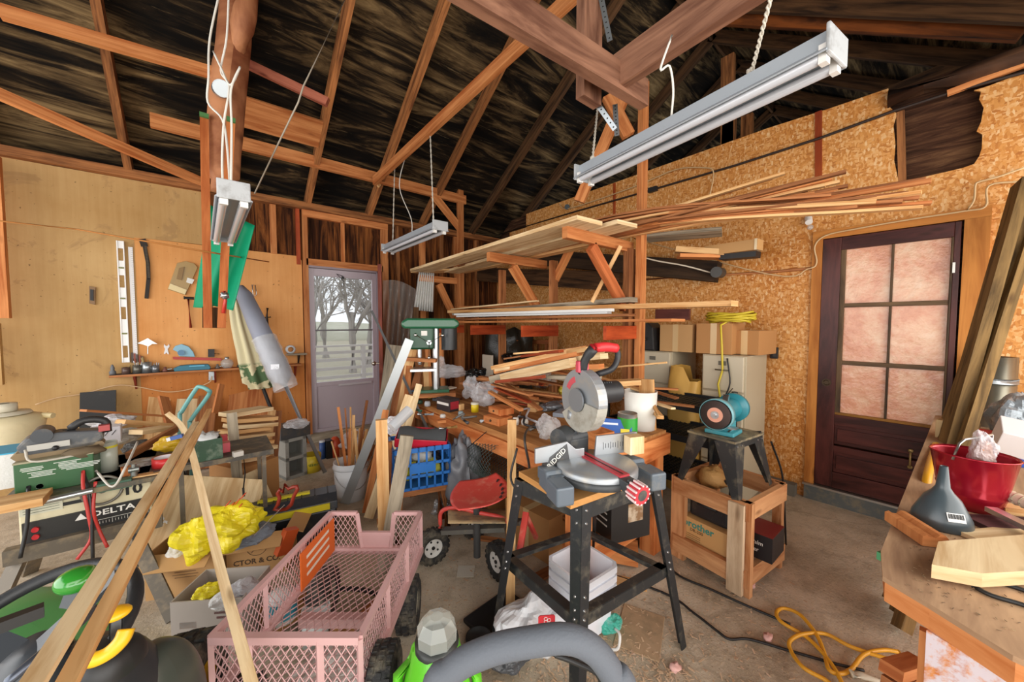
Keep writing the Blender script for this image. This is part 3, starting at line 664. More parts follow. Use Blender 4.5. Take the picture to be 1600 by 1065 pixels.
for i, (px, r_, h, mt) in enumerate(((197, .03, .065, mat('5e4a42', .3)), (215, .034, .08, mat('6c6a62', .35, .5)), (230, .038, .105, GALV), (243, .03, .07, mat('8c8f94', .3, .6)))):
    j = T('storage_jar', jar_l[i], 'jar', (on(px), yw - .08, zs), group='jars on the wall shelf')
    MB().lathe([(0, 0), (r_, 0), (r_, h), (r_ * .9, h), (r_ * .9, h * .8), (0, h * .8)], n=18).build('body', mt, j)
    m = MB()
    for k in range(5): a_ = R.random() * 6; m.cyl((math.cos(a_) * r_ * .5, math.sin(a_) * r_ * .5, h * .5), (math.cos(a_) * r_, math.sin(a_) * r_ * .8, h * R.uniform(1.1, 1.5)), .004, n=6)
    m.build('contents', [mat('a08a5c', .6), STEEL][i % 2], j)
ln_ = T('oil_lamp', 'little grey bottle at the left end of the wall shelf', 'bottle', (on(176), yw - .08, zs)); MB().lathe([(0, 0), (.022, 0), (.024, .03), (.012, .045), (.016, .06), (.008, .09), (0, .1)], n=14).build('body', GRY, ln_)
# white sheet-metal fan stand and white tool
fs = T('scraper_stand', 'white triangular scraper standing in the tall tin', 'scraper', wall(231, 545)); flat([(215, 536), (231, 528), (246, 537), (238, 537), (232, 541), (224, 538)], .01, .06).build('blade', mat('cfd2d0', .35, .5), fs, world=True)
MB().cyl(wall(231, 536, .065), wall(231, 553, .065), .004).build('stem', STEEL, fs, world=True)
wr = T('white_wrench', 'small white open-ended wrench hanging above the shelf', 'wrench', wall(260, 552)); flat([(257, 537), (259, 540), (262, 540), (264, 537), (265, 541), (262, 545), (264, 553), (262, 553), (260, 550), (258, 553), (256, 552), (258, 545), (256, 541)], .008).build('body', mat('e8e8ea', .4), wr, world=True)
bl = T('saw_guard', 'pale blue curved saw guard lying above the shelf', 'tool', wall(287, 557))
flat([(270, 546), (274, 540), (284, 537), (295, 541), (302, 549), (305, 557), (280, 556), (277, 549)], .03).build('guard', mat('7fb2c8', .35), bl, world=True, bev=.004)
m = MB(); m.cyl(wall(283, 551, .03), wall(283, 551, .05), .028, n=18); m.build('hub', mat('2f6d92', .3), bl, world=True)
rd = T('red_level', 'red torpedo level lying above the teal case', 'level', wall(308, 560)); flat([(270, 557), (345, 559), (346, 563), (271, 561)], .025).build('body', mat('b3281c', .4), rd, world=True)
tc = T('teal_drill_case', 'teal plastic tool case lying on the wall shelf', 'case', (on(300), yw - .08, zs)); m = MB(); m.prism([(-.13, 0), (.14, 0), (.15, .02), (.13, .055), (.0, .06), (-.09, .055), (-.14, .03)], (0, .04, 0), (1, 0, 0), (0, 0, 1), .09); m.build('body', mat('1c6f86', .4), tc, bev=.006)
m = MB(); m.box((.04, -.055, .045), (.12, .01, .012)); m.build('handle', mat('58a8c8', .4), tc)
bb = T('black_charger', 'black charger block hanging above the shelf', 'charger', wall(330, 556)); flat([(325, 545), (335, 545), (335, 557), (325, 557)], .05).build('body', BLK, bb, world=True)
MB().tube([wall(335, 552, .03), wall(343, 553, .03)], .004).build('pin', GRY, bb, world=True)
gb = T('glass_globe', 'clear glass lamp globe on the wall shelf', 'globe', (on(355), yw - .08, zs)); MB().lathe([(.03, 0), (.05, .02), (.058, .05), (.045, .085), (.02, .1)], n=20).build('bulb', glass, gb); MB().lathe([(.02, .1), (.02, .12), (.0, .12)], n=14).build('neck', GALV, gb)
for i, (px, c, l) in enumerate(((258, '7a4a3e', 'rust red knob shaped tin left of the teal case'), (374, '3c3a38', 'dark round tool bit at the right end of the shelf'), (340, '6a625c', 'grey clamp resting between the teal case and the glass globe'))):
    o = T('small_tool', l, 'tool', (on(px), yw - .08, zs), group=None); MB().lathe([(0, 0), (.02, 0), (.022, .02), (.01, .03), (.012, .045), (0, .05)], n=12).build('body', mat(c, .5), o); MB().cyl((0, 0, .02), (.05, 0, .025), .007).build('shank', STEEL, o)
# drill bits hanging behind the jars
for i in range(5):
    x = on(206 + i * 4); one(MB().beam((x, yw - .02, zs + .1), (x, yw - .02, zs + .2 - .01 * i), .006, .012), 'file', mat(['4a3a34', '8b3a22'][i % 2], .5), 'thin file hanging behind the jars under the ruler', 'file', 'files under the ruler')
# outlet cord under the shelf
oc = T('wall_socket', 'metal socket with plug fixed under the wall shelf', 'socket', wall(330, 590)); flat([(326, 580), (335, 580), (335, 593), (326, 593)], .04).build('box', GALV, oc, world=True)
MB().tube([wall(331, 588, .05), wall(327, 597, .06), wall(300, 607, .05), wall(262, 612, .04), wall(215, 604, .04), wall(180, 602, .04), wall(130, 615, .04), wall(90, 621, .05), wall(55, 632, .08)], .005, n=6, smooth=5).build('cord', mat('d7b58c', .7), oc, world=True)
# corner shelf with roll, hooks
s2 = T('small_shelf', 'tiny wooden shelf beside the back door frame', 'shelf', (.85, 5.0, .98)); MB().box((.82, yw - .07, 1.12), (.2, .14, .018)).build('shelf_board', W_GREY, s2, world=True)
m = MB(); m.prism([(0, 0), (-.1, 0), (0, -.12)], (.84, yw, 1.11), (0, 1, 0), (0, 0, 1), .015); m.build('bracket', BLK, s2, world=True)
rr = T('tape_roll', 'white roll of tape on the tiny shelf by the door', 'tape roll', (.76, yw - .06, 1.13)); m = MB(); m.lathe([(.03, -.03), (.05, -.03), (.05, .03), (.03, .03), (.03, -.03)], (0, 0, .05), (0, 1, 0), n=20); m.build('roll', mat('cfd3d6', .4), rr)
hk = T('door_hook', 'black iron hook plate hanging near the cream tarp roll', 'hook', wall(418, 510)); MB().tube([wall(418, 481, .02), wall(417, 495, .03), wall(418, 510, .02)], .012, n=8).build('body', BLK, hk, world=True); MB().tube([wall(413, 496, .02), wall(423, 495, .02)], .008).build('bar', BLK, hk, world=True)
cp = T('paper_towel_hook', 'small silver clamp hanging on the plywood above the furled parasol', 'clamp', wall(397, 462)); MB().tube([wall(394, 445, .02), wall(399, 445, .03), wall(401, 460, .02), wall(396, 464, .02), wall(394, 445, .02)], .005).build('ring', STEEL, cp, world=True)
gv = T('red_tool', 'red and white clamp hanging at the foot of the green tarp', 'clamp', at(350, 488, d=2.64)); MB().tube([at(350, 455, d=2.64), at(352, 470, d=2.64), at(349, 489, d=2.64)], .012, n=8).build('grip', mat('c23a2c', .4), gv, world=True); MB().ball(at(351, 462, d=2.64), .025, nz=.5).build('jaw', STEEL, gv, world=True)
# furled cream parasol hanging from the wall
um = T('furled_parasol', 'furled cream and green patio parasol hanging against the plywood', 'parasol', at(400, 610, Y=4.85))
pts = [at(368, 468, Y=4.85), at(376, 505, Y=4.82), at(388, 545, Y=4.82), at(398, 578, Y=4.82), at(409, 606, Y=4.82)]
def para(u, v):
    p = spline(pts, 8); i = min(len(p) - 1, int(u * (len(p) - 1))); c = p[i]; r_ = (.05 + .09 * u) * (1 if u < .95 else .75); a_ = v * 2 * PI
    k = 1 + .22 * math.sin(a_ * 7 + u * 2); return c + V((math.cos(a_), math.sin(a_) * .6, 0)) * r_ * k
m = MB(); m.grid(para, 30, 56)
mm_, nt, b = newmat('parasol_cloth'); v = coord(nt, 'UV', (1, 1, 1))
f = noi(nt, coord(nt, 'World', (9, 9, 9)), 1, 2); s = nt.nodes.new('ShaderNodeSeparateXYZ'); nt.links.new(v, s.inputs[0])
g = ramp(nt, s.outputs[0], [(.66, (0,) * 3), (.7, (1,) * 3)]); q = nt.nodes.new('ShaderNodeMath'); q.operation = 'MULTIPLY'; nt.links.new(g, q.inputs[0]); nt.links.new(ramp(nt, f, [(.45, (0,) * 3), (.5, (1,) * 3)]), q.inputs[1])
nt.links.new(mix(nt, q.outputs[0], 'd9cfa8', '55704a'), b.inputs['Base Color']); b.inputs['Roughness'].default_value = .8
m.build('canopy', mm_, um, world=True); MB().cyl(at(366, 455, Y=4.85), pts[0], .014).build('finial', STEEL, um, world=True)
MB().cyl(at(411, 606, Y=4.82), at(428, 650, Y=4.8), .018).build('pole', BLK, um, world=True)
# grey wrapped pole umbrella leaning in front
gu = T('wrapped_umbrella', 'grey umbrella bagged in clear plastic leaning on its long silver pole', 'umbrella', at(505, 735, d=3.7))
base = at(508, 738, Z=.02); top = at(375, 447, Y=4.55); mid = base.lerp(top, (.385))
m = MB(); A = lambda t: base.lerp(top, t)
m.tube([A(.47), A(.5), A(.55), A(.65), A(.8), A(.95), A(1)], [.03, .085, .1, .095, .085, .07, .03], n=12, smooth=0); m.build('canopy', mat('8f93a2', .6), gu, world=True)
def wrapf(u, v): a_ = v * 2 * PI; return A(.45 + .27 * u) + (frame(top - base)[1] * math.cos(a_) + frame(top - base)[2] * math.sin(a_)) * (.108 + .012 * noise.noise(V((u * 9, math.cos(a_) * 2, math.sin(a_) * 2))))
MB().grid(wrapf, 20, 20).build('plastic_sleeve', mat('eef0f2', .1, alpha=.35, spec=.9, bmp=.5), gu, world=True)
MB().tube([base, A(.47)], .019, n=12).build('pole', mat('c6cad0', .3, .35), gu, world=True)
m = MB(); c = A(.56) + V((-.03, -.1, .02)); m.box(c, (.07, .004, .05), rot=(0, 0, -.3)); m.build('label', mat('e9ecf4', .5), gu, world=True)
# translucent plastic sheet and ribbed metal by the corner
def sheet(u, v):
    x = 598 + 52 * u - 8 * v * (u - .3); y = 438 + 14 * u - 6 * math.sin(u * PI) + v * (165 - 50 * u)
    return at(x, y, Y=4.78 + .09 * math.sin(u * 17 + v * 5) * (0.4 + v) + .05 * math.sin(v * 13))
one(MB().grid(sheet, 34, 26), 'plastic_sheet', mat('cfc5bd', .12, alpha=.38, spec=.9), 'clear plastic sheet hanging crumpled beside the red-brown door', 'plastic sheet')
rm = MB(); n = 10
def rib(u, v): x = (670 - 3 * 0 + 8 * u) * (1 - v) + (645 + 30 * u) * v; x = (655 + 24 * u) * (1 - v) + (646 + 31 * u) * v; return at(x, 420 + 64 * v + u * 3, Y=4.6 + .02 * math.cos(u * 2 * PI * 8))
one(rm.grid(rib, 64, 4), 'ribbed_panel', mat('dcdcd8', .4), 'ribbed pale plastic panel standing above the drill press', 'panel', solid=.003)
# ---------------- lumber rack ----------------
XP = 2.85
def yaw(dl, dd): v = L(dl, dd); return math.atan2(v.y, v.x)
rk = T('lumber_rack', 'tall wooden lumber rack of posts and braced arms along the OSB wall', 'rack', (XP, 3.1, 0))
PY = [at(p, 450, X=XP).y for p in (1000, 857, 772, 712)]
PY = [1.70, 2.72, 3.6, 4.57]
for i, (y, zt) in enumerate(zip(PY, (3.5, 2.15, 2.15, 3.4))):
    MB().beam((XP, y, 0), (XP, y, zt), .09, .045, (0, 1, 0)).build('post', W_ORNG if i in (0, 3) else W_BRWN, rk, world=True)
MB().beam((XP - .05, 1.78, 0), (XP - .05, 1.78, 2.12), .09, .06, (0, 1, 0)).build('post', W_BRWN, rk, world=True)
for p, q in (((905, 362), (1.8)), ((786, 398), (2.8)), ((651, 437), (4.5))): pass
arms = [(1.80, 2.0, 2.14), (2.84, 2.08, 2.12), (4.62, 2.22, 2.1)]
for y, xf, z in arms:
    MB().beam((xf, y, z), (XP + .0, y, z), .05, .085).build('arm', W_ORNG, rk, world=True)
    MB().beam((xf + .3, y, z - .06), (XP - .08, y, z - .52), .05, .09, (1, 0, 1)).build('brace', W_ORNG if y > 2 else wood('8a3f1c', 'd07a48', .65, grain=14, vary=.05), rk, world=True)
for y, xf in ((1.72, 2.38), (2.66, 2.35), (3.55, 2.35), (4.5, 2.4)):
    MB().box(((xf + XP) / 2, y, 1.41), (XP - xf, .03, .11)).build('lower_arm', wood('8a2c12', 'cc5a2e', .5, grain=10, vary=.06), rk, world=True)
MB().beam(at(868, 436, X=2.9), at(893, 385, X=2.75), .05, .08).build('brace', W_ORNG, rk, world=True)
MB().beam(at(925, 472, X=2.5), at(970, 384, X=2.6), .015, .03).build('brace', W_PINE, rk, world=True)
# wide planks on the upper arms
zz_ = 2.20
bl_ = 'pine plank lying on the upper rack arms'
bd('widest pale plank at the front edge of the upper rack, its end toward the viewer', (2.20, 4.55, 2.185), (2.06, 1.62, 2.195), .26, .03, W_PALE, group=None)
bd('shorter pale plank lying behind the widest plank on the upper rack', (2.6, 4.4, 2.19), (2.33, 1.5, 2.195), .22, .03, W_PALE)
bd('thin plank at the far end of the upper rack, sticking out toward the corner', (2.25, 4.8, 2.19), (2.62, 4.2, 2.2), .2, .02, W_PINE)
bd('third plank deep on the upper rack beside the post', (2.72, 4.3, 2.19), (2.66, 2.0, 2.19), .1, .03, W_PINE)
# mouldings fanned along the top shelf
for i in range(38):
    x = 2.45 + .045 * (i % 7) + R.uniform(-.01, .01); lay = i // 7
    y0 = 3.6 + R.uniform(-.5, .5); 
    e = [(1322, 268), (1300, 278), (1312, 284), (1262, 296), (1325, 290), (1455, 282), (1440, 300), (1418, 302), (1436, 308), (1455, 317), (1442, 324), (1300, 306), (1350, 300), (1380, 310), (1230, 305), (1290, 315), (1250, 321), (1390, 318), (1405, 293), (1200, 315), (1340, 322), (1180, 322)][i % 22]
    if i > 21: e = (e[0] - R.uniform(5, 110), e[1] + R.uniform(-5, 7))
    p1 = at(*e, X=2.95 + R.uniform(-.25, .25)); p1 = at(*e, X=2.72 + .03 * (i % 5))
    p0 = V((x, y0, 2.2 + lay * .018)); pm = V((x + .05, 1.7, 2.222 + lay * .02 + .004 * (i % 3)))
    m = MB(); w_, h_ = R.choice(((.035, .016), (.05, .014), (.025, .022)))
    pts = spline([p0, pm, p1], 5); u = V((0, 0, 1))
    m.ribbon(pts, w_, h_, u)
    one(m, 'lumber_strip', [W_BRWN, W_ORNG, W_PINE, W_BRWN][i % 4], 'long thin milled strip in the bundle fanned over the upper rack', 'wood strip', 'milled strips on the upper rack')
# second batch lying deeper on the rack
bd('pale painted board under the moulding bundle, right of the tall post', at(1010, 372, X=3.1), at(1128, 362, X=3.3), .25, .03, W_GREY)
bd('short timber end beside the taped parcel above the filing cabinets', at(1055, 390, X=3.3), at(1130, 395, X=3.5), .1, .05, W_PINE)
bd('splintered board under the taped parcel above the filing cabinets', at(1060, 400, X=3.3), at(1150, 402, X=3.6), .12, .03, W_ORNG)
pc = T('taped_parcel', 'long tan cardboard parcel poking out above the filing cabinets', 'parcel', at(1150, 388, X=3.5)); MB().beam(at(1105, 393, X=3.5), at(1188, 382, X=3.45), .1, .085).build('carton', mat('c79a63', .6), pc, world=True)
MB().beam(at(1182, 382.5, X=3.45), at(1186, 382, X=3.45), .103, .088).build('tape', mat('e0cda8', .3), pc, world=True)
MB().beam(at(1128, 402, X=3.52), at(1185, 397, X=3.52), .12, .05).build('dark_tray', BLK, pc, world=True)
db = T('dark_duct', 'dark brown old timber slung under the upper rack toward the OSB wall', 'timber', at(960, 410, X=3.5)); MB().beam(at(835, 402, X=3.45), at(1122, 425, X=3.78), .16, .19).build('timber', wood('150e0a', '43301f', .8, grain=16, vary=.05), db, world=True)
MB().tube([at(1005, 402, X=3.3), at(1030, 408, X=3.45), at(1070, 415, X=3.55), at(1115, 427, X=3.68)], .007, smooth=4).build('cable', mat('d9cdb8', .6), db, world=True)
MB().cyl(at(1119, 425, X=3.6), at(1126, 426, X=3.75), .05).build('end_cap', mat('3d3c38', .5), db, world=True)
bd('dark long board behind the rack, left of the braced arm', at(735, 428, X=3.5), at(970, 440, X=3.7), .1, .22, W_DARK)
# boards on the lower arms
for i, (pa, pb, X_, w_, h_, mt, l) in enumerate([
    ((705, 487), (1148, 474), 2.55, .12, .035, W_PINE, 'long pine board on top of the lower rack, reaching furthest toward the filing cabinets'),
    ((712, 490), (990, 468), 2.68, .12, .04, W_GREY, 'grey weathered board on the lower rack against the posts'),
    ((712, 491), (957, 484), 2.42, .05, .022, mat('e9ebea', .35), 'upper white moulding strip on the lower rack'),
    ((716, 494), (952, 488), 2.46, .06, .02, mat('dfe2e2', .35), 'lower white moulding strip on the lower rack'),
    ((712, 499), (988, 492), 2.45, .1, .02, W_BRWN, 'thin brown board under the white strips on the lower rack'),
    ((714, 503), (1060, 500), 2.52, .2, .02, W_ORNG, 'widest orange board carried directly on the red lower arms'),
    ((720, 480), (900, 477), 2.75, .06, .03, W_ORNG, 'orange batten deep on the lower rack'),
    ((706, 483), (840, 470), 2.6, .04, .015, W_PALE, 'pale batten slanting on the far end of the lower rack')]):
    bd(l, at(*pa, X=X_), at(*pb, X=X_), w_, h_, mt)
bd('purple brown board hanging under the long pine board near the cabinets', at(1025, 491, X=3.0), at(1078, 491, X=3.0), .03, .09, wood('3a1a18', '6b3a33', .5, grain=10), name='board')
# ---------------- beside and behind the rack ----------------
CRT = mat('c69a66', .75); CRT2 = mat('b5824e', .75); BEIGE = mat('b7aa90', .45, dirt=.15, dcol='9a8a70')
def cabinet(label, y0, y1):
    t = T('filing_cabinet', label, 'filing cabinet', (3.3, (y0 + y1) / 2, 0), 0, 'filing cabinets')
    w_ = y1 - y0; MB().box((.26, 0, .61), (.5, w_, 1.22)).build('body', BEIGE, t, bev=.004)
    for k in range(4):
        z = .17 + .3 * k; m = MB(); m.box((.0, 0, z), (.03, w_ - .03, .285)); d_ = m.build('drawer', mat('c9bda4', .4, dirt=.1), t, bev=.004)
        m = MB(); m.tube([V((-.015, -.05, z + .03)), V((-.04, -.045, z + .03)), V((-.04, .045, z + .03)), V((-.015, .05, z + .03))], .006); m.build('handle', mat('8e8878', .3, .7), d_)
        m = MB(); m.box((-.018, 0, z + .085), (.005, .06, .035)); m.build('label_frame', mat('6a6558', .4), d_)
cabinet('beige filing cabinet directly behind the rack post', 1.64, 2.0); cabinet('beige filing cabinet with the yellow cord hanging down its front', 1.03, 1.37)
def carton(label, c, sz, rz=0, m=None, name='cardboard_box', cat='box', open_=False, group=None, flaps=True, tape=True):
    t = T(name, label, cat, c, rz, group); a, b_, h = sz; mt = m or CRT
    if open_:
        k = MB()
        for x, y, sx, sy in ((-a / 2, 0, .006, b_), (a / 2, 0, .006, b_), (0, -b_ / 2, a, .006), (0, b_ / 2, a, .006)): k.box((x, y, h / 2), (sx, sy, h))
        k.box((0, 0, .004), (a, b_, .008)); k.build('carton', mt, t)
        if flaps:
            f = MB(); f.beam((-a / 2, -b_ / 2, h), (-a / 2 - .02, -b_ / 2 - .09, h + .05), a * .0 + .006, .003); 
            f = MB(); f.box((0, -b_ / 2 - .045, h - .02), (a * .95, .1, .004), rot=(.5, 0, 0)); f.build('flap', mt, t)
            f = MB(); f.box((a / 2 + .045, 0, h - .01), (.1, b_ * .95, .004), rot=(0, .4, 0)); f.build('flap', mt, t)
    else:
        MB().box((0, 0, h / 2), (a, b_, h)).build('carton', mt, t, bev=.002)
        if tape: MB().box((0, 0, h / 2), (a + .002, .05 if a > b_ else .05, h + .002)).build('tape', mat('d6b583', .3), t)
    return t
carton('cardboard box on the filing cabinet behind the rack post', (3.5, 1.62, 1.225), (.36, .3, .25), 0)
carton('cardboard box above the gap between the two filing cabinets', (3.5, 1.3, 1.225), (.36, .28, .26), .06, CRT2)
carton('cardboard box on the filing cabinet, furthest toward the brown door', (3.62, 1.08, 1.225), (.34, .22, .2), -.1, CRT2)
m = MB(); bc = T('black_case', 'black case standing on the filing cabinet against the rack post', 'case', (3.42, 1.93, 1.225)); m.prism([(-.13, 0), (.13, 0), (.1, .22), (-.06, .27), (-.11, .22)], (-.05, 0, 0), (0, 1, 0), (0, 0, 1), .2, -.1); m.build('shell', BLK, bc, bev=.01)
MB().tube([V((-.16, -.05, .1)), V((-.2, -.05, .12)), V((-.2, .03, .12)), V((-.16, .03, .1))], .006).build('handle', mat('9a958a', .4), bc)
m = MB(); pts = []
for k in range(9 * 20):
    a = k / 20 * 2 * PI; r = 1 + .12 * math.sin(k * .7) ; pts.append(V((3.42 + .1 * r * math.cos(a) , 1.2 + .17 * r * math.sin(a), 1.5 + .008 * (k / 20) + .012 * math.sin(a * 2 + k * .1))))
pts += [V((3.28, 1.22, 1.47)), V((3.262, 1.2, 1.3)), V((3.262, 1.19, 1.1)), V((3.26, 1.22, .98)), V((3.262, 1.2, .85)), V((3.262, 1.2, .7))]
one(m.tube(pts, .0085, n=6), 'extension_cord', mat('cbb42f', .5), 'coiled yellow cord on the box between the filing cabinets, one end hanging down', 'cord')
one(MB().tube([V((3.27, 1.16, 1.2)), V((3.258, 1.13, 1.0)), V((3.258, 1.17, .85)), V((3.26, 1.16, .68))], .006, smooth=5), 'cable', BLK, 'thin black cable hanging beside the yellow cord on the filing cabinet', 'cable')
ye = mat('c79a4a', .55, bmp=.4, bsc=8)
one(MB().grid(lambda u, v: V((3.3 + .14 * abs(math.cos(u * 2 * PI)) ** .4 * math.copysign(1, math.cos(u * 2 * PI)) * (1 - .5 * max(0, v - .85) / .15), 1.5 + .125 * abs(math.sin(u * 2 * PI)) ** .4 * math.copysign(1, math.sin(u * 2 * PI)), 1.1 * v - .12 * v * (math.sin(u * 2 * PI) < 0) + .02 * noise.noise(V((u * 9, v * 7, 3))))), 40, 24), 'wrapped_cushion', ye, 'lumpy mustard wrapped cushion standing between the filing cabinets', 'cushion')
bs = T('plastic_shelving', 'black plastic lattice shelving standing behind the workbench end', 'shelving', (2.95, 1.5, 0))
for z in (.3, .62, .86):
    m = MB()
    for k in range(14): m.box((2.73 + k * .034, 1.5, z), (.008, .9, .02))
    for k in range(24): m.box((2.95, 1.06 + k * .038, z), (.45, .008, .02))
    m.box((2.72, 1.5, z), (.02, .92, .05)); m.box((3.18, 1.5, z), (.02, .92, .05)); m.box((2.95, 1.04, z), (.46, .02, .05)); m.box((2.95, 1.96, z), (.46, .02, .05)); m.build('shelf', mat('17181a', .45), bs, world=True)
for x in (2.74, 3.16):
    for y in (1.06, 1.94): MB().cyl((x, y, 0), (x, y, .95), .022, n=10).build('leg', mat('17181a', .45), bs, world=True)
bx = T('black_outlet', 'black double outlet box on the OSB wall left of the brown door', 'outlet', at(1210, 560, X=3.91)); MB().box(at(1210, 551, X=3.9), (.035, .055, .1)).build('box', BLK, bx, world=True, bev=.003)
m = MB()
for dz in (-.02, .02): m.box(at(1210, 551, X=3.88) + V((0, 0, dz)), (.006, .025, .025))
m.build('socket', mat('3c3c3c', .4), bx, world=True)
lb = T('bulb_holder', 'bare clear bulb socket on the OSB wall above the brown door corner', 'light bulb', at(1264, 345, X=3.88)); m = MB(); m.ball(at(1266, 355, X=3.85), .022); m.build('bulb', glass, lb, world=True); MB().cyl(at(1263, 340, X=3.9), at(1264, 347, X=3.86), .026).build('holder', WHT, lb, world=True)
for l, pts in (('white cable running round the top of the brown door frame', ((990, 372, ), (1200, 428), (1262, 420), (1276, 410), (1273, 385), (1290, 368), (1340, 357), (1420, 343), (1505, 330), (1540, 322), (1545, 290), (1600, 283))),
               ('white cable looping along the upper OSB strip to the round black box', ((873, 318), (885, 326), (930, 313), (1000, 288), (1055, 265), (1100, 262), (1115, 270), (1108, 310))),
               ('white cable climbing the OSB at the far side of the brown door', ((1512, 328), (1522, 312), (1524, 290), (1530, 284), (1560, 276), (1600, 262)))):
    one(MB().tube([at(x, y, X=3.885) for x, y in pts], .006, n=6, smooth=5), 'electric_cable', mat('cfae80', .6), l, 'cable')
one(MB().cyl(at(886, 323, X=3.91), at(886, 323, X=3.87), .035), 'cable_box', mat('2f3a3c', .5), 'round dark cable box on the upper OSB strip', 'electrical box')
one(MB().box(at(1020, 296, X=3.89), (.04, .1, .05)), 'pipe_joint', BLK, 'black joint on the dark wall pipe near the tall rack post', 'pipe joint')
# wooden slatted gate, dark plastic and boards behind the bench
gt = T('slatted_gate', 'small brown slatted wooden frame behind the lumber pile', 'frame', (3.5, 3.3, .9)); gr_ = wood('4a2412', '95552c', .6, grain=10)
for x in (812, 822, 832, 842, 854): MB().beam(at(x, 530, X=3.4), at(x, 575, X=3.4), .03, .03).build('slat', gr_, gt, world=True)
for y in (534, 560): MB().beam(at(808, y, X=3.38), at(858, y, X=3.38), .03, .05).build('rail', gr_, gt, world=True)
def dsh(u, v): return V((3.3 + .12 * noise.noise(V((u * 5, v * 5, 1))), 4.6 - 1.1 * u, .01 + 1.38 * v + .05 * math.sin(u * 12) * v))
one(MB().grid(dsh, 24, 16), 'dark_sheet', mat('2e2a22', .2, bmp=.4), 'dark crumpled plastic sheet hanging behind the rack posts', 'plastic sheet')
a = at(762, 565, X=2.2); one(MB().box((a.x, a.y, .79 + .19), (.02, .16, .37)), 'beige_board', mat('b3a99a', .6), 'small beige square panel leaning behind the black bags on the bench', 'panel')
# round galvanised duct and lumber leaning by the brown door
rd = T('duct_pipe', 'shiny round metal duct standing in the corner past the brown door', 'duct', at(1555, 700, X=3.7)); c = at(1552, 560, X=3.72)
m = MB(); m.lathe([(.095, 0), (.095, 1.28), (.085, 1.28), (.085, 0)], (c.x, c.y, .0), n=24); m.build('pipe', mat('8e8a7c', .3, .85, dirt=.3), rd, world=True)
MB().lathe([(.1, .02), (.1, .05), (.1, .04)], (c.x, c.y, 1.1), n=24).build('seam', GALV, rd, world=True)
ol = wood('3c2c18', '8d6e42', .75, grain=22, vary=.15)
for i, (p, q, w_, h_) in enumerate((((1597, 285, 3.7), (1462, 760, 2.9), .045, .1), ((1602, 310, 3.72), (1448, 775, 2.95), .05, .09), ((1618, 330, 3.7), (1470, 790, 2.8), .04, .1))):
    a = at(p[0], p[1], X=p[2]); b_ = at(q[0], q[1], X=q[2]); dn = (b_ - a) / abs(b_.z - a.z); f = a + dn * (a.z - .03)
    bd(['dark leaning plank nearest the brown door', 'middle leaning plank by the brown door, lighter along its edge', 'outer leaning plank by the brown door, in shadow'][i], a, f, w_, h_, ol, (1, .3, 0))
# ---------------- workbench and its clutter ----------------
ZB = .79
wb = T('workbench', 'long heavy wooden workbench covered in tools and lumber', 'workbench', (1.85, 2.5, 0))
bx0, bx1, by0, by1 = 1.42, 2.28, 1.16, 3.3
wt = wood('8a5428', 'c99058', .75, grain=12, vary=.02)
m = MB()
for k in range(5): w_ = (bx1 - bx0) / 5; m.box((bx0 + w_ * (k + .5), (by0 + by1) / 2, ZB - .02), (w_ - .004, by1 - by0, .04))
m.build('top', wt, wb, world=True)
wo = wood('a8501e', 'dd9258', .65, grain=14, vary=.05)
MB().box((bx0 - .0, (by0 + by1) / 2, ZB - .09), (.04, by1 - by0, .1)).build('front_rail', wo, wb, world=True)
MB().box(((bx0 + bx1) / 2, by0 + .0, ZB - .085), (bx1 - bx0 + .04, .04, .13)).build('end_rail', wo, wb, world=True)
for x, y in ((bx0 + .06, by0 + .06), (bx1 - .08, by0 + .05), (bx0 + .06, 2.35), (bx0 + .06, by1 - .1), (bx1 - .08, by1 - .1)): MB().box((x, y, (ZB - .04) / 2), (.1, .1, ZB - .04)).build('leg', wo, wb, world=True)
MB().box(((bx0 + bx1) / 2, by0 + .06, .22), (bx1 - bx0 - .1, .04, .14)).build('stretcher', wo, wb, world=True)
MB().box(((bx0 + bx1) / 2 + .1, 2.2, .25), (.5, 2, .03)).build('lower_shelf', W_BRWN, wb, world=True)
# boxes beneath the end of the bench
kb = T('black_boxed_tool', 'black printed carton under the end of the workbench', 'box', L(.62, 2.06, .3), yaw(.9, .35)); MB().box((0, 0, .11), (.26, .2, .24)).build('carton', mat('232120', .5), kb)
for i in range(4): MB().box((-.131, 0, .07 + i * .035), (.002, .12, .008)).build('print', mat('cfcac0', .5), kb)
MB().box((.03, -.101, .14), (.1, .002, .1)).build('picture', mat('8c6a4a', .5, dirt=.6, dcol='d8c8b0'), kb)
bd('wooden plank lying on the floor under the workbench end', L(.3, 2.35, .06), L(.78, 2.2, .06), .15, .08, W_ORNG)
def can(label, px, py, z, r, h, m, band=None, lid=None, name='can', cat='can', handle=False, d=None, rim=True):
    c = at(px, py, Z=z) if d is None else at(px, py, d=d); t = T(name, label, cat, c)
    MB().lathe([(0, 0), (r, 0), (r, h), (r * .96, h), (r * .94, h - .012), (0, h - .012)] if rim else [(0, 0), (r * .9, 0), (r, h), (r * .97, h), (r * .88, .01), (0, .01)], n=24).build('body', m, t)
    if band: MB().lathe([(r + .001, h * .18), (r + .001, h * .85)], n=24).build('label_band', band, t)
    if lid: MB().lathe([(0, h), (r * 1.04, h), (r * 1.04, h - .015)], n=24).build('lid', lid, t)
    if handle: MB().tube([V((r * math.cos(a), -.3 * r * math.sin(a) - r * .75 * math.sin(a), h * .85 - .75 * r * math.sin(a))) for a in [k * PI / 12 for k in range(13)]], .003, n=5).build('handle', STEEL, t)
    return t
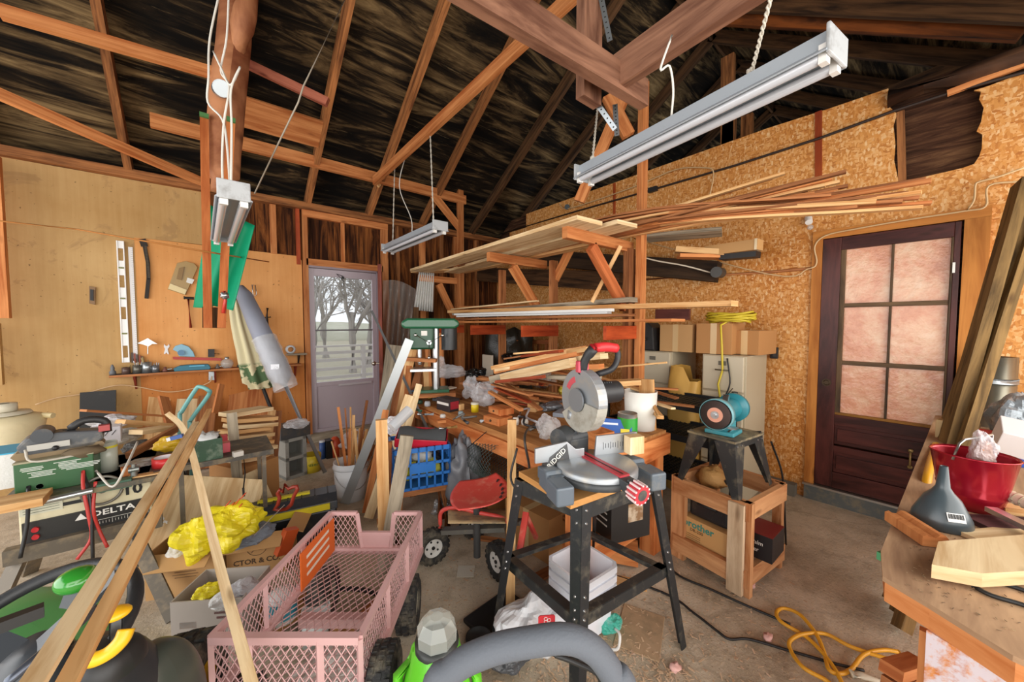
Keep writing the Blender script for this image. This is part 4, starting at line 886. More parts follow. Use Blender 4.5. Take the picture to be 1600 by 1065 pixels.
def rbox(label, px, py, z, sz, rz, m, name='box', cat='box', rot=None, bev=.003, d=None):
    c = at(px, py, Z=z); a, b_, h = sz; t = T(name, label, cat, c, rz, rot=rot)
    MB().box((0, 0, h / 2), sz).build('body', m, t, bev=bev); return t
CLR = mat('e6e6ea', .1, alpha=.36, spec=.9, bmp=.5, bsc=30); BAGB = mat('121314', .2, bmp=.5, bsc=14)
def crumple(mb, c, r, sc, nz, seed, n=44, m=30):
    c = V(c); vs = []
    for i in range(m + 1):
        th = PI * i / m
        for j in range(n):
            ph = 2 * PI * j / n; q = V((math.sin(th) * math.cos(ph), math.sin(th) * math.sin(ph), math.cos(th))); s = V((seed * 3.7, seed * 1.3, 0))
            k = 1 + noise.noise(q * 1.5 + s) * nz * 1.1 + (.22 - abs(noise.noise(q * 2.3 + s))) * nz * .7 + (.15 - abs(noise.noise(q * 5 + s))) * nz * .22
            p = V((q.x * sc[0], q.y * sc[1], q.z * sc[2])) * r * k
            if q.z < 0: p.z *= .9
            vs.append(c + p)
    fs = []; uv = []
    for i in range(m):
        for j in range(n):
            j2 = (j + 1) % n; fs.append((i * n + j, (i + 1) * n + j, (i + 1) * n + j2, i * n + j2)); uv.append([(0, 0), (.1, 0), (.1, .1), (0, .1)])
    return mb.add(vs, fs, uv, False)
def bag(label, px, py, z, r, sc, m=None, seed=0, inner=None, rz=0, name='plastic_bag', cat='bag', nz=.36, neck=False):
    t = T(name, label, cat, at(px, py, Z=z), rz); 
    b_ = MB(); crumple(b_, (0, 0, r * sc[2] * .9), r, sc, nz, seed)
    if neck: b_.cyl((0, 0, r * sc[2] * 1.7), (r * .15, 0, r * sc[2] * 2.2), r * .12, r * .45, n=12, caps=False)
    b_.build('film', m or CLR, t)
    if inner: MB().ball((0, 0, r * sc[2] * .7), r * .75, sc=sc, nz=.5, nf=3.5, seed=seed + 9, n=16, m=10).build('contents', inner, t)
    return t
yd = yaw(.64, .767) # world direction helpers
gp = can('green printed paint can standing on the bench end', 980, 684, ZB, .058, .155, mat('b9b9b4', .3, .8), band=mat('2f9c3a', .35, dirt=.25, dcol='7a2418'), cat='paint can', name='paint_can')
wbk = can('tall white plastic bucket on the bench behind the green can', 1000, 668, ZB, .105, .25, mat('ecebe4', .4), rim=False, name='white_bucket', cat='bucket')
bb_ = rbox('blue printed plastic case leaning on the bench behind the saw motor', 960, 686, ZB, (.2, .05, .12), yaw(.95, -.3), mat('2f5fae', .4), name='blue_case', cat='case', rot=(-.25, 0, yaw(.95, -.3)))
MB().box((.06, -.027, .05), (.05, .002, .03)).build('label', mat('e2cf3c', .4), bb_); MB().box((-.03, -.027, .09), (.1, .002, .012)).build('print', mat('e8eef8', .4), bb_)
wx = T('wooden_crate', 'small open wooden box by the saw arm on the bench', 'box', at(936, 700, Z=ZB), yaw(.9, .45)); m = MB()
for x, y, a, b_ in ((-.06, 0, .008, .1), (.06, 0, .008, .1), (0, -.05, .12, .008), (0, .05, .12, .008)): m.box((x, y, .05), (a, b_, .1))
m.box((0, 0, .004), (.12, .1, .008)); m.build('body', W_ORNG, wx)
u1 = rbox('lower of two small orange wooden drawers on the bench', 778, 660, ZB, (.13, .16, .05), .1, wo, name='trinket_box', cat='box'); MB().box((-.066, 0, .028), (.004, .12, .035)).build('front_panel', W_ORNG, u1); MB().ball((-.072, 0, .028), .008).build('knob', mat('3a2616', .5), u1)
u2 = rbox('upper of two small orange wooden drawers on the bench', 783, 645, ZB + .052, (.12, .15, .045), -.05, wo, name='trinket_box', cat='box'); MB().box((-.061, 0, .024), (.004, .11, .032)).build('front_panel', W_ORNG, u2); MB().ball((-.066, 0, .024), .007).build('knob', mat('3a2616', .5), u2)
can('small yellow can on the bench before the clear bags', 742, 643, ZB, .03, .075, mat('e0c423', .35), lid=mat('d8d2c0', .4))
k1 = rbox('black and red cardboard box on the bench under the plank heap', 700, 640, ZB, (.1, .17, .1), .12, mat('2a2124', .5), name='cardboard_box'); MB().box((-.051, .0, .06), (.002, .15, .02)).build('print', mat('ddd6d0', .5), k1); MB().box((0, -.086, .05), (.08, .002, .06)).build('side_print', mat('9b2130', .5), k1)
rbox('small wood block right of the black and red box', 718, 640, ZB, (.05, .06, .05), .3, W_PINE, name='wood_block', cat='block')
bl = T('blue_mitre_tool', 'blue plastic tool body lying near the bench corner', 'tool', at(655, 617, Z=.84), .4); m = MB(); m.prism([(-.09, 0), (.08, 0), (.1, .03), (.05, .06), (-.06, .05), (-.1, .03)], (0, .04, 0), (1, 0, 0), (0, 0, 1), .08); m.build('body', mat('5f93bf', .35), bl, bev=.01); MB().tube([V((.02, 0, .06)), V((.12, -.05, .05)), V((.2, -.1, .02))], .006).build('hose', STEEL, bl)
bag('clear long plastic bag sticking up at the back of the bench', 704, 590, ZB + .12, .13, (1.3, .5, .55), seed=2, rz=-.5)
bag('clear crumpled bag above the yellow can', 735, 622, ZB + .02, .085, (.8, .8, 1.2), seed=4)
bag('clear bag slumped between the yellow can and the small drawers', 757, 632, ZB + .02, .11, (1, .8, .9), seed=5)
bag('glossy black bag among the clutter at the back of the bench', 765, 590, ZB + .12, .14, (1.1, .8, .55), BAGB, seed=6)
bag('smaller glossy black bag left of the lumber heap', 742, 594, ZB + .1, .1, (.9, .8, .7), BAGB, seed=8)
bag('clear bag with red twist on the basket of the bench', 848, 605, ZB + .08, .1, (1.2, .9, .8), mat('b9a79a', .2, alpha=.6, bmp=.5), seed=11, inner=mat('6a5048', .5))
bag('silver grey pouch lying on the bench left of the saw', 868, 640, ZB, .1, (1.4, .7, .4), mat('8d949c', .25, .4, bmp=.6, bsc=20), seed=12)
bag('yellow printed packet behind the silver pouch', 882, 618, ZB + .06, .07, (1.0, .5, .75), mat('dcc63c', .3, dirt=.3, dcol='8a5a2a'), seed=13, nz=.2)
pb = bag('clear bag with yellow label hanging over the bench edge left of the saw', 856, 688, ZB - .02, .085, (.9, .7, .95), seed=14, inner=mat('b3a89e', .5)); MB().box((.0, -.035, .05), (.06, .004, .045), rot=(0, 0, -.5)).build('label', mat('e3dc35', .4), pb)
tb = T('teal_basket', 'small teal plastic basket on the bench', 'basket', at(848, 630, Z=ZB), .3); m = MB()
for k in range(5): m.lathe([(.07 + k * .002, .012 * k), (.072 + k * .002, .012 * k + .006)], n=20)
for k in range(20): a = 2 * PI * k / 20; m.beam((.07 * math.cos(a), .07 * math.sin(a), 0), (.08 * math.cos(a), .08 * math.sin(a), .06), .004, .002)
m.lathe([(0, 0), (.07, 0)], n=20); m.build('weave', mat('16808a', .4), tb)
rbox('rough tan wood block right of the small drawers', 833, 642, ZB, (.07, .07, .07), .4, W_PINE, name='wood_block', cat='block')
# white mugs, knobs and loose bits at the bench front
for i, (px, py, r, h, c, l) in enumerate(((806, 663, .022, .05, 'd9d2c8', 'pale spool near the bench front edge'), (820, 663, .024, .04, 'cfc9c0', 'white plastic cap next to the pale spool'), (720, 648, .02, .03, '8a9aa0', 'grey bottle cap beside the yellow can'), (668, 634, .025, .04, 'c7ccd2', 'chrome socket at the bench corner'), (655, 630, .03, .03, '44604c', 'dark green tin at the bench corner'), (672, 622, .018, .06, 'e2d74c', 'yellow glue stick at the bench corner'), (692, 652, .02, .025, 'ded8d0', 'white lid on the bench edge'))):
    o = T('small_container', l, 'container', at(px, py, Z=ZB)); MB().lathe([(0, 0), (r, 0), (r * 1.05, h * .6), (r * .8, h), (0, h)], n=16).build('body', mat(c, .4), o)
for i, (p, q, c, l) in enumerate((((800, 655), (848, 668), '2b2b2e', 'black cable tangle in front of the wood block'), ((815, 640), (842, 660), 'cfcfd4', 'steel scissors-like pliers by the clear bag'), ((708, 655), (745, 650), '6d6a66', 'steel rasp lying on the bench edge'))):
    a, b_ = at(*p, Z=ZB + .02), at(*q, Z=ZB + .02); one(MB().tube([a, a.lerp(b_, .3) + V((.03, 0, .03)), a.lerp(b_, .6) + V((-.03, .02, 0)), b_], .008, n=6, smooth=4), 'hand_tool', mat(c, .4), l, 'tool')
# heap of offcuts and trims on the back of the bench
hp = [((775, 578), (944, 548), .05, .02, W_PALE), ((770, 592), (900, 560), .1, .05, W_GREY), ((800, 570), (938, 556), .05, .025, W_ORNG), ((776, 585), (935, 570), .04, .02, W_BRWN), ((790, 560), (916, 540), .06, .012, W_BRWN),
      ((805, 552), (912, 544), .05, .012, W_PINE), ((862, 560), (948, 580), .05, .03, W_PINE), ((840, 575), (950, 596), .06, .015, W_ORNG), ((880, 600), (1060, 608), .03, .012, W_ORNG), ((900, 612), (1085, 635), .03, .015, W_BRWN),
      ((930, 588), (1010, 612), .06, .012, W_PINE), ((940, 575), (1042, 566), .012, .012, W_PINE), ((770, 600), (830, 617), .04, .012, W_BRWN), ((775, 606), (827, 628), .04, .012, W_RED), ((790, 600), (845, 640), .04, .015, W_BRWN), ((765, 612), (815, 640), .03, .02, W_ORNG),
      ((820, 556), (880, 548), .08, .02, W_RED), ((1005, 600), (1030, 650), .02, .015, W_PINE), ((870, 590), (955, 604), .05, .02, W_GREY), ((1010, 625), (1052, 638), .03, .012, W_PALE), ((985, 600), (1058, 622), .04, .012, W_BRWN), ((856, 566), (930, 548), .06, .03, W_PALE), ((1015, 632), (1032, 652), .04, .02, W_PINE)]
for i, (p, q, w_, h_, mt) in enumerate(hp):
    z0 = ZB + .04 + (i % 7) * .022; dd = 2.55 + .04 * (i % 5) if p[0] < 1000 else 2.35
    bd('offcut in the heap of trims and boards on the back half of the workbench', at(*p, d=dd + .25), at(*q, d=dd - .1), w_, h_, mt, group='offcuts heaped on the workbench', name='wood_offcut', cat='offcut')
# pile support: low boxes under the heap so that it rests on the bench
bd('upright pale board standing behind the white bucket', at(1014, 680, d=2.42), at(1010, 592, d=2.42), .1, .02, W_PINE, (1, 0, 0))
# ---------------- drill press ----------------
dp = T('drill_press', 'green bench drill press at the far end of the workbench', 'drill press', L(-.72, 3.25, .88), yaw(1, .25))
gr = mat('1f5a3c', .3, spec=.6, dirt=.1)
m = MB(); m.prism([(-.22, 0), (-.25, .02), (-.25, .06), (-.2, .09), (.2, .09), (.24, .06), (.24, .02), (.2, 0)], (0, .11, .56), (1, 0, 0), (0, 0, 1), .22); m.build('belt_cover', gr, dp, bev=.02)
m = MB(); m.box((-.08, 0, .48), (.2, .16, .2)); m.build('head', mat('17492f', .35), dp, bev=.015)
m = MB(); m.cyl((.16, 0, .37), (.16, 0, .57), .07, n=18); m.build('motor', mat('2a2d2f', .4), dp)
MB().cyl((.04, 0, 0), (.04, 0, .56), .03, n=16).build('column', STEEL, dp); MB().box((0, 0, .012), (.3, .2, .03)).build('base', gr, dp, bev=.005)
MB().box((-.07, 0, .2), (.22, .2, .02)).build('table', STEEL, dp); m = MB(); m.cyl((-.1, 0, .26), (-.1, 0, .39), .02); m.cyl((-.1, 0, .24), (-.1, 0, .28), .014, .024); m.build('chuck', STEEL, dp)
m = MB(); m.cyl((-.02, -.1, .44), (-.02, -.07, .44), .02)
for k in range(3): a = k * 2.1 + .5; m.tube([V((-.02, -.1, .44)), V((-.02 + .13 * math.cos(a), -.12, .44 + .13 * math.sin(a)))], .006); m.ball((-.02 + .13 * math.cos(a), -.12, .44 + .13 * math.sin(a)), .014)
m.build('feed_handle', CHR, dp); MB().box((-.06, -.082, .52), (.05, .003, .04)).build('label', mat('dcd9d0', .4), dp)
bag('clear bag hanging over the drill press', 648, 545, 1.15, .07, (.5, .5, 1.3), seed=21)
st_ = T('press_stand', 'dark wooden stand carrying the drill press', 'stand', L(-.72, 3.25, 0), yaw(1, .25)); MB().box((0, 0, .865), (.4, .3, .03)).build('top', W_BRWN, st_)
for x in (-.17, .17):
    for y in (-.12, .12): MB().box((x, y, .425), (.05, .05, .85)).build('leg', W_BRWN, st_)
# ---------------- lumber leaning between door and bench ----------------
lean = [((640, 530), (572, 702), 3.0, 3.0, .07, .03, mat('b8bdbf', .4, .6), 'grey metal channel leaning from the drill press down to the stick bucket', 'metal_channel', 'channel'),
        ((581, 486), (635, 600), 3.6, 3.2, .022, .022, mat('5e5e5e', .6), 'thin grey rod leaning across in front of the back door', 'rod', 'rod'),
        ((647, 535), (610, 690), 3.3, 3.2, .08, .02, W_PINE, 'pine plank leaning beside the metal channel', None, None),
        ((660, 560), (625, 680), 3.4, 3.3, .06, .03, W_BRWN, 'brown plank leaning beneath the drill press', None, None),
        ((640, 617), (592, 760), 2.9, 2.8, .07, .02, W_PALE, 'pale short plank leaning against the bench corner', None, None),
        ((596, 655), (600, 812), 2.35, 2.3, .07, .09, W_PINE, 'upright pine post standing left of the blue crate', None, None),
        ((607, 690), (603, 800), 2.45, 2.4, .05, .06, W_ORNG, 'shorter post hidden behind the upright pine post', None, None),
        ((636, 680), (613, 810), 2.25, 2.2, .08, .035, W_GREY, 'grey plank leaning on the blue crate', None, None),
        ((800, 655), (798, 880), 1.9, 1.85, .045, .045, W_PINE, 'upright pine stick standing before the workbench front', None, None),
        ((625, 540), (613, 640), 4.2, 4.1, .3, .02, W_GREY, 'wide pale panel leaning behind the metal channel', None, None),
        ((668, 545), (672, 620), 3.8, 3.7, .05, .03, W_ORNG, 'orange batten standing under the drill press head', None, None),
        ((650, 480), (640, 640), 4.5, 4.3, .07, .03, W_DARK, 'dark plank standing in the corner beside the plastic sheet', None, None)]
for p, q, da, db_, w_, h_, mt, l, nm, ct in lean:
    a, b_ = at(*p, d=da), at(*q, d=db_); dn = (b_ - a) / (a.z - b_.z); f = a + dn * (a.z - .015)
    bd(l, a, f, w_, h_, mt, V((0, 0, CZ)) - a, name=nm or 'plank', cat=ct or 'plank')
bd('short brown board laid across at the drill press table', at(628, 560, d=3.2), at(682, 563, d=3.2), .08, .03, W_BRWN)
# bucket of sticks
bkt = can('white plastic bucket on the floor full of thin wooden sticks', 549, 776, 0.0, .135, .32, mat('e9ecf0', .35), rim=False, name='stick_bucket', cat='bucket')
MB().lathe([(.132, .27), (.141, .27), (.141, .285), (.132, .285)], n=24).build('rim_band', mat('dfe3e8', .35), bkt)
MB().tube([V((-.137 * math.cos(a), -.14 * math.sin(a), .26 - .15 * math.sin(a))) for a in [k * PI / 12 for k in range(13)]], .003, n=5).build('handle', STEEL, bkt)
cb = bkt.location
for i in range(30):
    a = R.uniform(0, 6.28); r0 = R.uniform(0, .09); r1 = R.uniform(.03, .2); h = R.uniform(.4, .62) if i % 7 else R.uniform(.7, .85)
    dx = L(R.uniform(-.12, .28) * 1.0, R.uniform(-.05, .1))
    p = cb + V((r0 * math.cos(a), r0 * math.sin(a), .02)); q = cb + V((r0 * math.cos(a) + dx.x, r0 * math.sin(a) + dx.y, h))
    o = bd('thin wooden stick standing in the white bucket', p, q, .014, R.choice((.01, .02)), [W_BRWN, W_PINE, W_ORNG][i % 3], group='sticks in the bucket', name='wooden_stick', cat='stick')
# blue milk crate on a stool of logs
mc = T('milk_crate', 'blue plastic milk crate full of rags and tools', 'crate', at(655, 748, Z=.38), yaw(.95, .4)); BL = mat('2f74c4', .35)
a_, b2, h = .37, .33, .28
for nm, cx, cy, dx, dy, ln in (('side', 0, -b2 / 2, 1, 0, a_), ('side', 0, b2 / 2, 1, 0, a_), ('side', -a_ / 2, 0, 0, 1, b2), ('side', a_ / 2, 0, 0, 1, b2)):
    m = MB()
    for z in (.01, .09, .17, h - .015): m.box((cx, cy, z), (ln * dx + .012, ln * dy + .012, .018 if z < .2 else .03))
    for k in range(8): t = -ln / 2 + ln * k / 7; m.box((cx + dx * t, cy + dy * t, h / 2), (.012, .012, h))
    m.box((cx, cy, .14), (ln * .4 * dx + .013, ln * .4 * dy + .013, .06)); m.build('side', BL, mc)
MB().box((0, 0, .005), (a_, b2, .01)).build('bottom', BL, mc)
for i, (x, y, z, c, s) in enumerate(((-.08, -.05, .09, 'd9d233', 1), (.06, -.06, .1, 'd6d65a', 2), (.0, .05, .1, '2a5aa0', 3), (-.09, .07, .12, 'e8e8e4', 4), (.1, .06, .1, '3a3a3c', 5), (.02, -.02, .18, 'cfd0cc', 6))):
    cc = mc.matrix_basis if 0 else MW(mc) @ V((x, y, z)); o = MB(); o.ball(cc, .075, sc=(1, .9, .8), nz=.5, nf=3, seed=s, n=16, m=10)
    one(o, 'rag', mat(c, .6, bmp=.5, bsc=20), ['yellow rag in the blue milk crate', 'pale yellow rag at the right of the blue milk crate', 'blue cloth in the middle of the milk crate', 'white cloth bulging from the milk crate corner', 'dark lump deep in the milk crate', 'grey rag on top of the milk crate heap'][i], 'rag', base=cc - V((0, 0, .06)))
rt = T('red_tray', 'red tool box tray tilted on top of the blue crate', 'tray', MW(mc) @ V((.02, -.02, .27)), rot=(.15, .1, mc.rotation_euler.z - .25)); m = MB()
m.box((0, 0, .01), (.34, .2, .008))
for x, y, sx, sy in ((-.17, 0, .008, .2), (.17, 0, .008, .2), (0, -.1, .34, .008), (0, .1, .34, .008)): m.box((x, y, .035), (sx, sy, .06))
m.build('shell', mat('c42238', .35), rt, bev=.003); m = MB(); m.grid(lambda u, v: V((-.16 + .32 * u, -.09 + .18 * v, .05 + .05 * math.sin(v * PI) + .01 * math.sin(u * 9))), 12, 8); m.build('lining', mat('4c4f52', .7), rt)
bag('white crumpled cloth slumped on the left edge of the blue crate', 617, 680, .6, .08, (1, .8, 1), mat('eceaf0', .6, bmp=.4), seed=31, name='white_cloth', cat='cloth')
rl_ = T('plastic_roll', 'clear rolled plastic film leaning above the blue crate', 'roll', at(628, 660, d=2.35)); MB().cyl(at(612, 668, d=2.3), at(640, 640, d=2.4), .035, n=14).build('roll', mat('c5c9cf', .2, alpha=.7), rl_, world=True)
sl = T('log_stool', 'rough log trestle carrying the blue milk crate', 'trestle', V((mc.location.x, mc.location.y, 0)), yaw(.95, .4)); MB().box((0, 0, .355), (.42, .3, .04)).build('top', W_BRWN, sl)
for x, y in ((-.15, -.1), (.15, -.1), (-.15, .1), (.15, .1)): MB().tube([V((x * 1.2, y * 1.2, 0)), V((x, y, .345))], .03, n=9).build('leg', W_BRWN, sl)
# grey garment bag, mesh roll and boxes under the bench
m = MB(); m.ball(at(727, 738, d=2.6), .2, sc=(.6, .5, 1.3), nz=.45, nf=3, seed=41, n=40, m=26); one(m, 'grey_tarp', mat('74767c', .35, bmp=.5, bsc=9), 'grey crumpled tarp bundle slumped against the workbench front', 'tarp')
def roll(u, v): a = v * 2 * PI; p = at(735, 715, d=2.6).lerp(at(800, 735, d=2.3), u); return p + V((0, math.cos(a) * .13, math.sin(a) * .13))
hs = MB(); p0, p1 = at(738, 705, d=2.75), at(795, 722, d=2.35); fr = frame(p1 - p0)
n = 26
for k in range(n):
    for sgn in (1, -1): hs.tube([p0.lerp(p1, j / 14) + (fr[1] * math.cos(2 * PI * k / n + sgn * j * .22) + fr[2] * math.sin(2 * PI * k / n + sgn * j * .22)) * .14 for j in range(15)], .0022, n=3, caps=False)
one(hs, 'mesh_roll', mat('4f5a54', .4, .4), 'dark green roll of diamond mesh under the workbench', 'mesh roll')
rbox('brown carton under the workbench beside the red seat', 765, 800, .0, (.3, .3, .3), .1, CRT2, name='cardboard_box')
carton('brown carton on the floor behind the upright pine stick', at(838, 850, Z=0), (.2, .4, .28), .05, CRT2)
one(MB().tube([at(788, 540 + 110, Z=ZB), at(730, 700, d=2.2), at(737, 760, d=2.2)], .003, n=5), 'dangling_twine', BLK, 'thin dark cord dangling from the bench front', 'cord')
one(MB().tube([at(835, 662, Z=ZB + .01), at(820, 680, d=1.75), at(827, 735, d=1.75), at(812, 765, d=1.7), at(798, 745, d=1.75), at(808, 700, d=1.8)], .006, n=6, smooth=6), 'looped_cable', mat('3a3634', .5), 'grey power cord looping off the bench edge', 'cord')
bag('crumpled foil scrap on the floor by the red seat', 690, 800, .0, .07, (1, .8, .8), mat('c8ccd0', .25, .6, bmp=.6), seed=51, nz=.7, name='foil_scrap', cat='scrap')
# ---------------- miter saw on its stand ----------------
BM = mat('2c2e30', .45, .3, dirt=.22, dcol='a59a84', bmp=.1); SD = mat('262829', .5, dirt=.35, dcol='8f8672')
sn = T('saw_stand', 'black steel stand with splayed legs under the miter saw', 'stand', L(.33, 1.6, 0))
top = [L(.263, 1.344, .80), L(.65, 1.59, .80), L(.40, 1.82, .80), L(.014, 1.578, .80)]
low = [L(.241, 1.30, .39), L(.697, 1.594, .39), L(.385, 1.91, .39), L(-.044, 1.68, .39)]
ft = [L(.235, 1.25, 0), L(.80, 1.61, 0), L(.42, 2.0, 0), L(-.10, 1.64, 0)]
cen = sum(top, V()) / 4
def angle_leg(mb, a, b_, s1, s2, w_=.045, t=.004, w2=None):
    """L-section bar from a to b with flanges along s1 and s2"""
    w2 = w2 or w_
    for s, o in ((s1, s2), (s2, s1)):
        s = s.normalized(); o = o.normalized()
        mb.beam(a + s * w_ / 2, b_ + s * w2 / 2, w_, t, s.cross(b_ - a), taper=w2 / w_)
for i in range(4):
    n1, n2 = top[(i + 1) % 4] - top[i], top[(i - 1) % 4] - top[i]; m = MB(); angle_leg(m, top[i] + V((0, 0, -.0)), ft[i], n1, n2, .05, .004, .036); g = m.build('leg', BM, sn, world=True)
    m = MB(); dz = (V((0, 0, CZ)) - top[i]).normalized()
    for k in (.03, .09, .42, .48, .52):
        p = top[i].lerp(ft[i], k)
        for nn in (n1, n2):
            nn = nn.normalized(); out = nn.cross(V((0, 0, 1))); out = out if out.dot(p - cen) > 0 else -out; q = p + nn * .022; m.cyl(q + out * .001, q + out * .006, .006, .004, n=8)
    m.build('bolt', STEEL, g, world=False) if 0 else m.build('bolt', STEEL, sn, world=True)
for ring, z, w_ in ((top, 0, .06), (low, 0, .045)):
    for i in range(4):
        a, b_ = ring[i], ring[(i + 1) % 4]; m = MB(); d_ = (b_ - a).normalized(); ins = d_.cross(V((0, 0, 1))); ins = ins if ins.dot(cen - a) > 0 else -ins; ins = V((ins.x, ins.y, 0)).normalized()
        m.beam(a + V((0, 0, -w_ / 2)), b_ + V((0, 0, -w_ / 2)), .004, w_); m.beam(a + ins * .02, b_ + ins * .02, .04, .004); m.build('top_rail' if ring is top else 'shelf_rail', SD, sn, world=True)
c0 = sum(top, V()) / 4
sx = L(.95, .31).normalized(); ry = yaw(.95, .31)
pb = T('plywood_base', 'square of dusty plywood clamped on the black saw stand', 'board', (c0.x, c0.y, .80), yaw(.85, .55)); MB().box((0, 0, .016), (.5, .34, .026)).build('board', wood('a06a34', 'e0aa6a', .75, grain=8, vary=.02), pb, bev=.002)
saw = T('miter_saw', 'grey miter saw with red handle and raised toothed blade guard', 'miter saw', L(.335, 1.47, .832), ry)
GA = mat('9ea3a8', .4, .5, dirt=.35, dcol='c2b294'); GP = mat('5c6670', .4, dirt=.3, dcol='a99c84'); DK = mat('3a3d40', .5, dirt=.3, dcol='8d8370')
m = MB()
for s in (-1, 1):
    m.prism([(-.05, 0), (.05, 0), (.045, .075), (-.03, .085)], (s * .19 - .035, 0, 0), (0, 1, 0), (0, 0, 1), .07, 0)
    m.box((s * .2, -.1, .035), (.07, .1, .07)); 
m.box((0, .01, .045), (.44, .13, .05)); m.build('base', GP, saw, bev=.008)
m = MB(); m.lathe([(0, 0), (.155, 0), (.16, .012), (.16, .04), (.15, .048), (0, .048)], (0, -.02, .045), n=40); m.build('turntable', GA, saw)
m = MB(); m.lathe([(.161, .0), (.168, .003), (.168, .025), (.161, .028)], (0, -.02, .04), n=40, a0=PI, a1=2 * PI); m.build('scale_ring', DK, saw)
m = MB()
for s, l in ((-1, .22), (1, .17)):
    m.prism([(s * .02, 0), (s * .24, 0), (s * .24, .06), (s * .1, .075), (s * .06, .04), (s * .02, .04)] if s < 0 else [(.03, 0), (.24, 0), (.24, .085), (.04, .085)], (0, .055, .09), (1, 0, 0), (0, 0, 1), .012)
m.build('fence', mat('b5b9bd', .35, .7, dirt=.25, dcol='8e8672'), saw, bev=.002)
m = MB()
for k in range(12): m.box((.07 + k * .012, .042, .13), (.0015, .001, .02 if k % 3 else .03))
m.build('scale_mark', DK, saw)
SW = .14; th = -SW   # turntable swung to the right
ca_, sa_ = math.cos(th), math.sin(th); U = V((-sa_ * 1, -ca_, 0)).normalized(); U = V((math.sin(SW), -math.cos(SW), 0)); W = V((math.cos(SW), math.sin(SW), 0))
O = V((0, -.02, .093))
MB().beam(O - U * .1 + V((0, 0, .002)), O + U * .16 + V((0, 0, .002)), .045, .008).build('blade_insert', mat('b23540', .45, dirt=.2), saw)
MB().beam(O - U * .1 + V((0, 0, .0065)), O + U * .15 + V((0, 0, .0065)), .005, .002).build('kerf_slot', BLK, saw)
m = MB(); m.beam(O + U * .14 + V((0, 0, -.02)), O + U * .2 + V((0, 0, -.025)), .05, .04); m.beam(O + U * .19 + V((0, 0, -.045)), O + U * .2 + V((0, 0, -.0)), .03, .03); m.build('detent_block', DK, saw, bev=.003)
kp = MB(); k0, k1_ = O + U * .2 + V((0, 0, -.03)), O + U * .245 + V((0, 0, -.035)); kp.cyl(k0, k1_, .03, .034, n=24)
q = kp.build('lock_knob', mat('c23a44', .4), saw); m = MB(); fr = frame(k1_ - k0)
for k in range(12): a = k * PI / 6; p = (fr[1] * math.cos(a) + fr[2] * math.sin(a)) * .033; m.beam(k0 + p, k1_ + p * 1.04, .006, .006)
m.build('grip_ridge', mat('e7cfcf', .4), q); MB().cyl(k1_, k1_ + (k1_ - k0) * .02, .02, n=18).build('hub', DK, q)
# pivot and arm
P = O - U * .15; m = MB(); m.beam(P + V((0, 0, -.04)), P + V((0, 0, .06)), .1, .07, U); m.cyl(P + V((0, 0, .06)) - W * .05, P + V((0, 0, .06)) + W * .05, .032, n=18); m.build('pivot', DK, saw, bev=.005)
m = MB(); hinge = P + V((0, 0, .06)); B0 = hinge + U * .05 + V((0, 0, .175))   # blade centre, head raised
m.tube([hinge, hinge - U * .01 + V((0, 0, .08)), B0 + V((0, 0, -.06)) - U * .05], [.03, .028, .03], n=10); m.build('arm', GA, saw)
MB().tube([hinge + W * .035, hinge + W * .02 - U * .07 + V((0, 0, .1)), hinge + V((0, 0, .16)) - U * .07], .012).build('spring_tube', DK, saw)
MB().cyl(hinge - W * .03 - U * .02, hinge - W * .085 + V((0, 0, .0)), .05, .045, n=18).build('cover', DK, saw)
m = MB(); fx, fy = U, V((0, 0, 1))
def arc(r, a0, a1, n): return [(r * math.cos(a0 + (a1 - a0) * k / n), r * math.sin(a0 + (a1 - a0) * k / n)) for k in range(n + 1)]
m.prism(arc(.13, -.35, PI + .5, 24) + [(-.06, -.09), (.02, -.06)], B0, fx, fy, .045, -.03); m.build('upper_guard', GA, saw, bev=.004)
m = MB(); m.prism([(r * math.cos(a), r * math.sin(a)) for k in range(80) for r, a in (((.127 if k % 2 else .121), k * PI / 40),)], B0, fx, fy, .002, -.001); bld = m.build('blade', STEEL, saw)
m = MB(); m.prism(arc(.135, PI + .6, 2 * PI - .1, 20) + arc(.05, 2 * PI - .1, PI + .6, 14), B0, fx, fy, .05, -.025); m.build('lower_guard', mat('b7b4aa', .2, alpha=.8, dirt=.5, dcol='8b8372'), saw, bev=.002)
n_ = fx.cross(fy)
MB().cyl(B0 + n_ * .028, B0 + n_ * .034, .05, n=24).build('arbor_cover', mat('8b9096', .4, .5), saw)
MB().beam(B0 + n_ * .0 - n_ * .036 + fy * .03, B0 - n_ * .036 - fy * .12 - fx * .1, .02, .008, n_).build('guard_link', DK, saw)
MB().prism(arc(.1, 1.9, 2.7, 8) + arc(.075, 2.7, 1.9, 8), B0, fx, fy, .047, -.031).build('red_decal', mat('c2505a', .4), saw)
sgn = 1 if W.dot(V((1, 0, 0))) > 0 else -1
Mo = B0 + W * .03 + fy * .02
m = MB(); m.cyl(Mo, Mo + W * .16, .05, .048, n=24); m.cyl(Mo + W * .16, Mo + W * .18, .048, .03, n=24); m.build('motor', mat('2b2c2f', .45, dirt=.15), saw)
m = MB(); [m.box(Mo + W * (.06 + .012 * k) + V((0, 0, .047)), (.004, .05, .006), rz=SW) for k in range(5)]; m.build('vent', DK, saw)
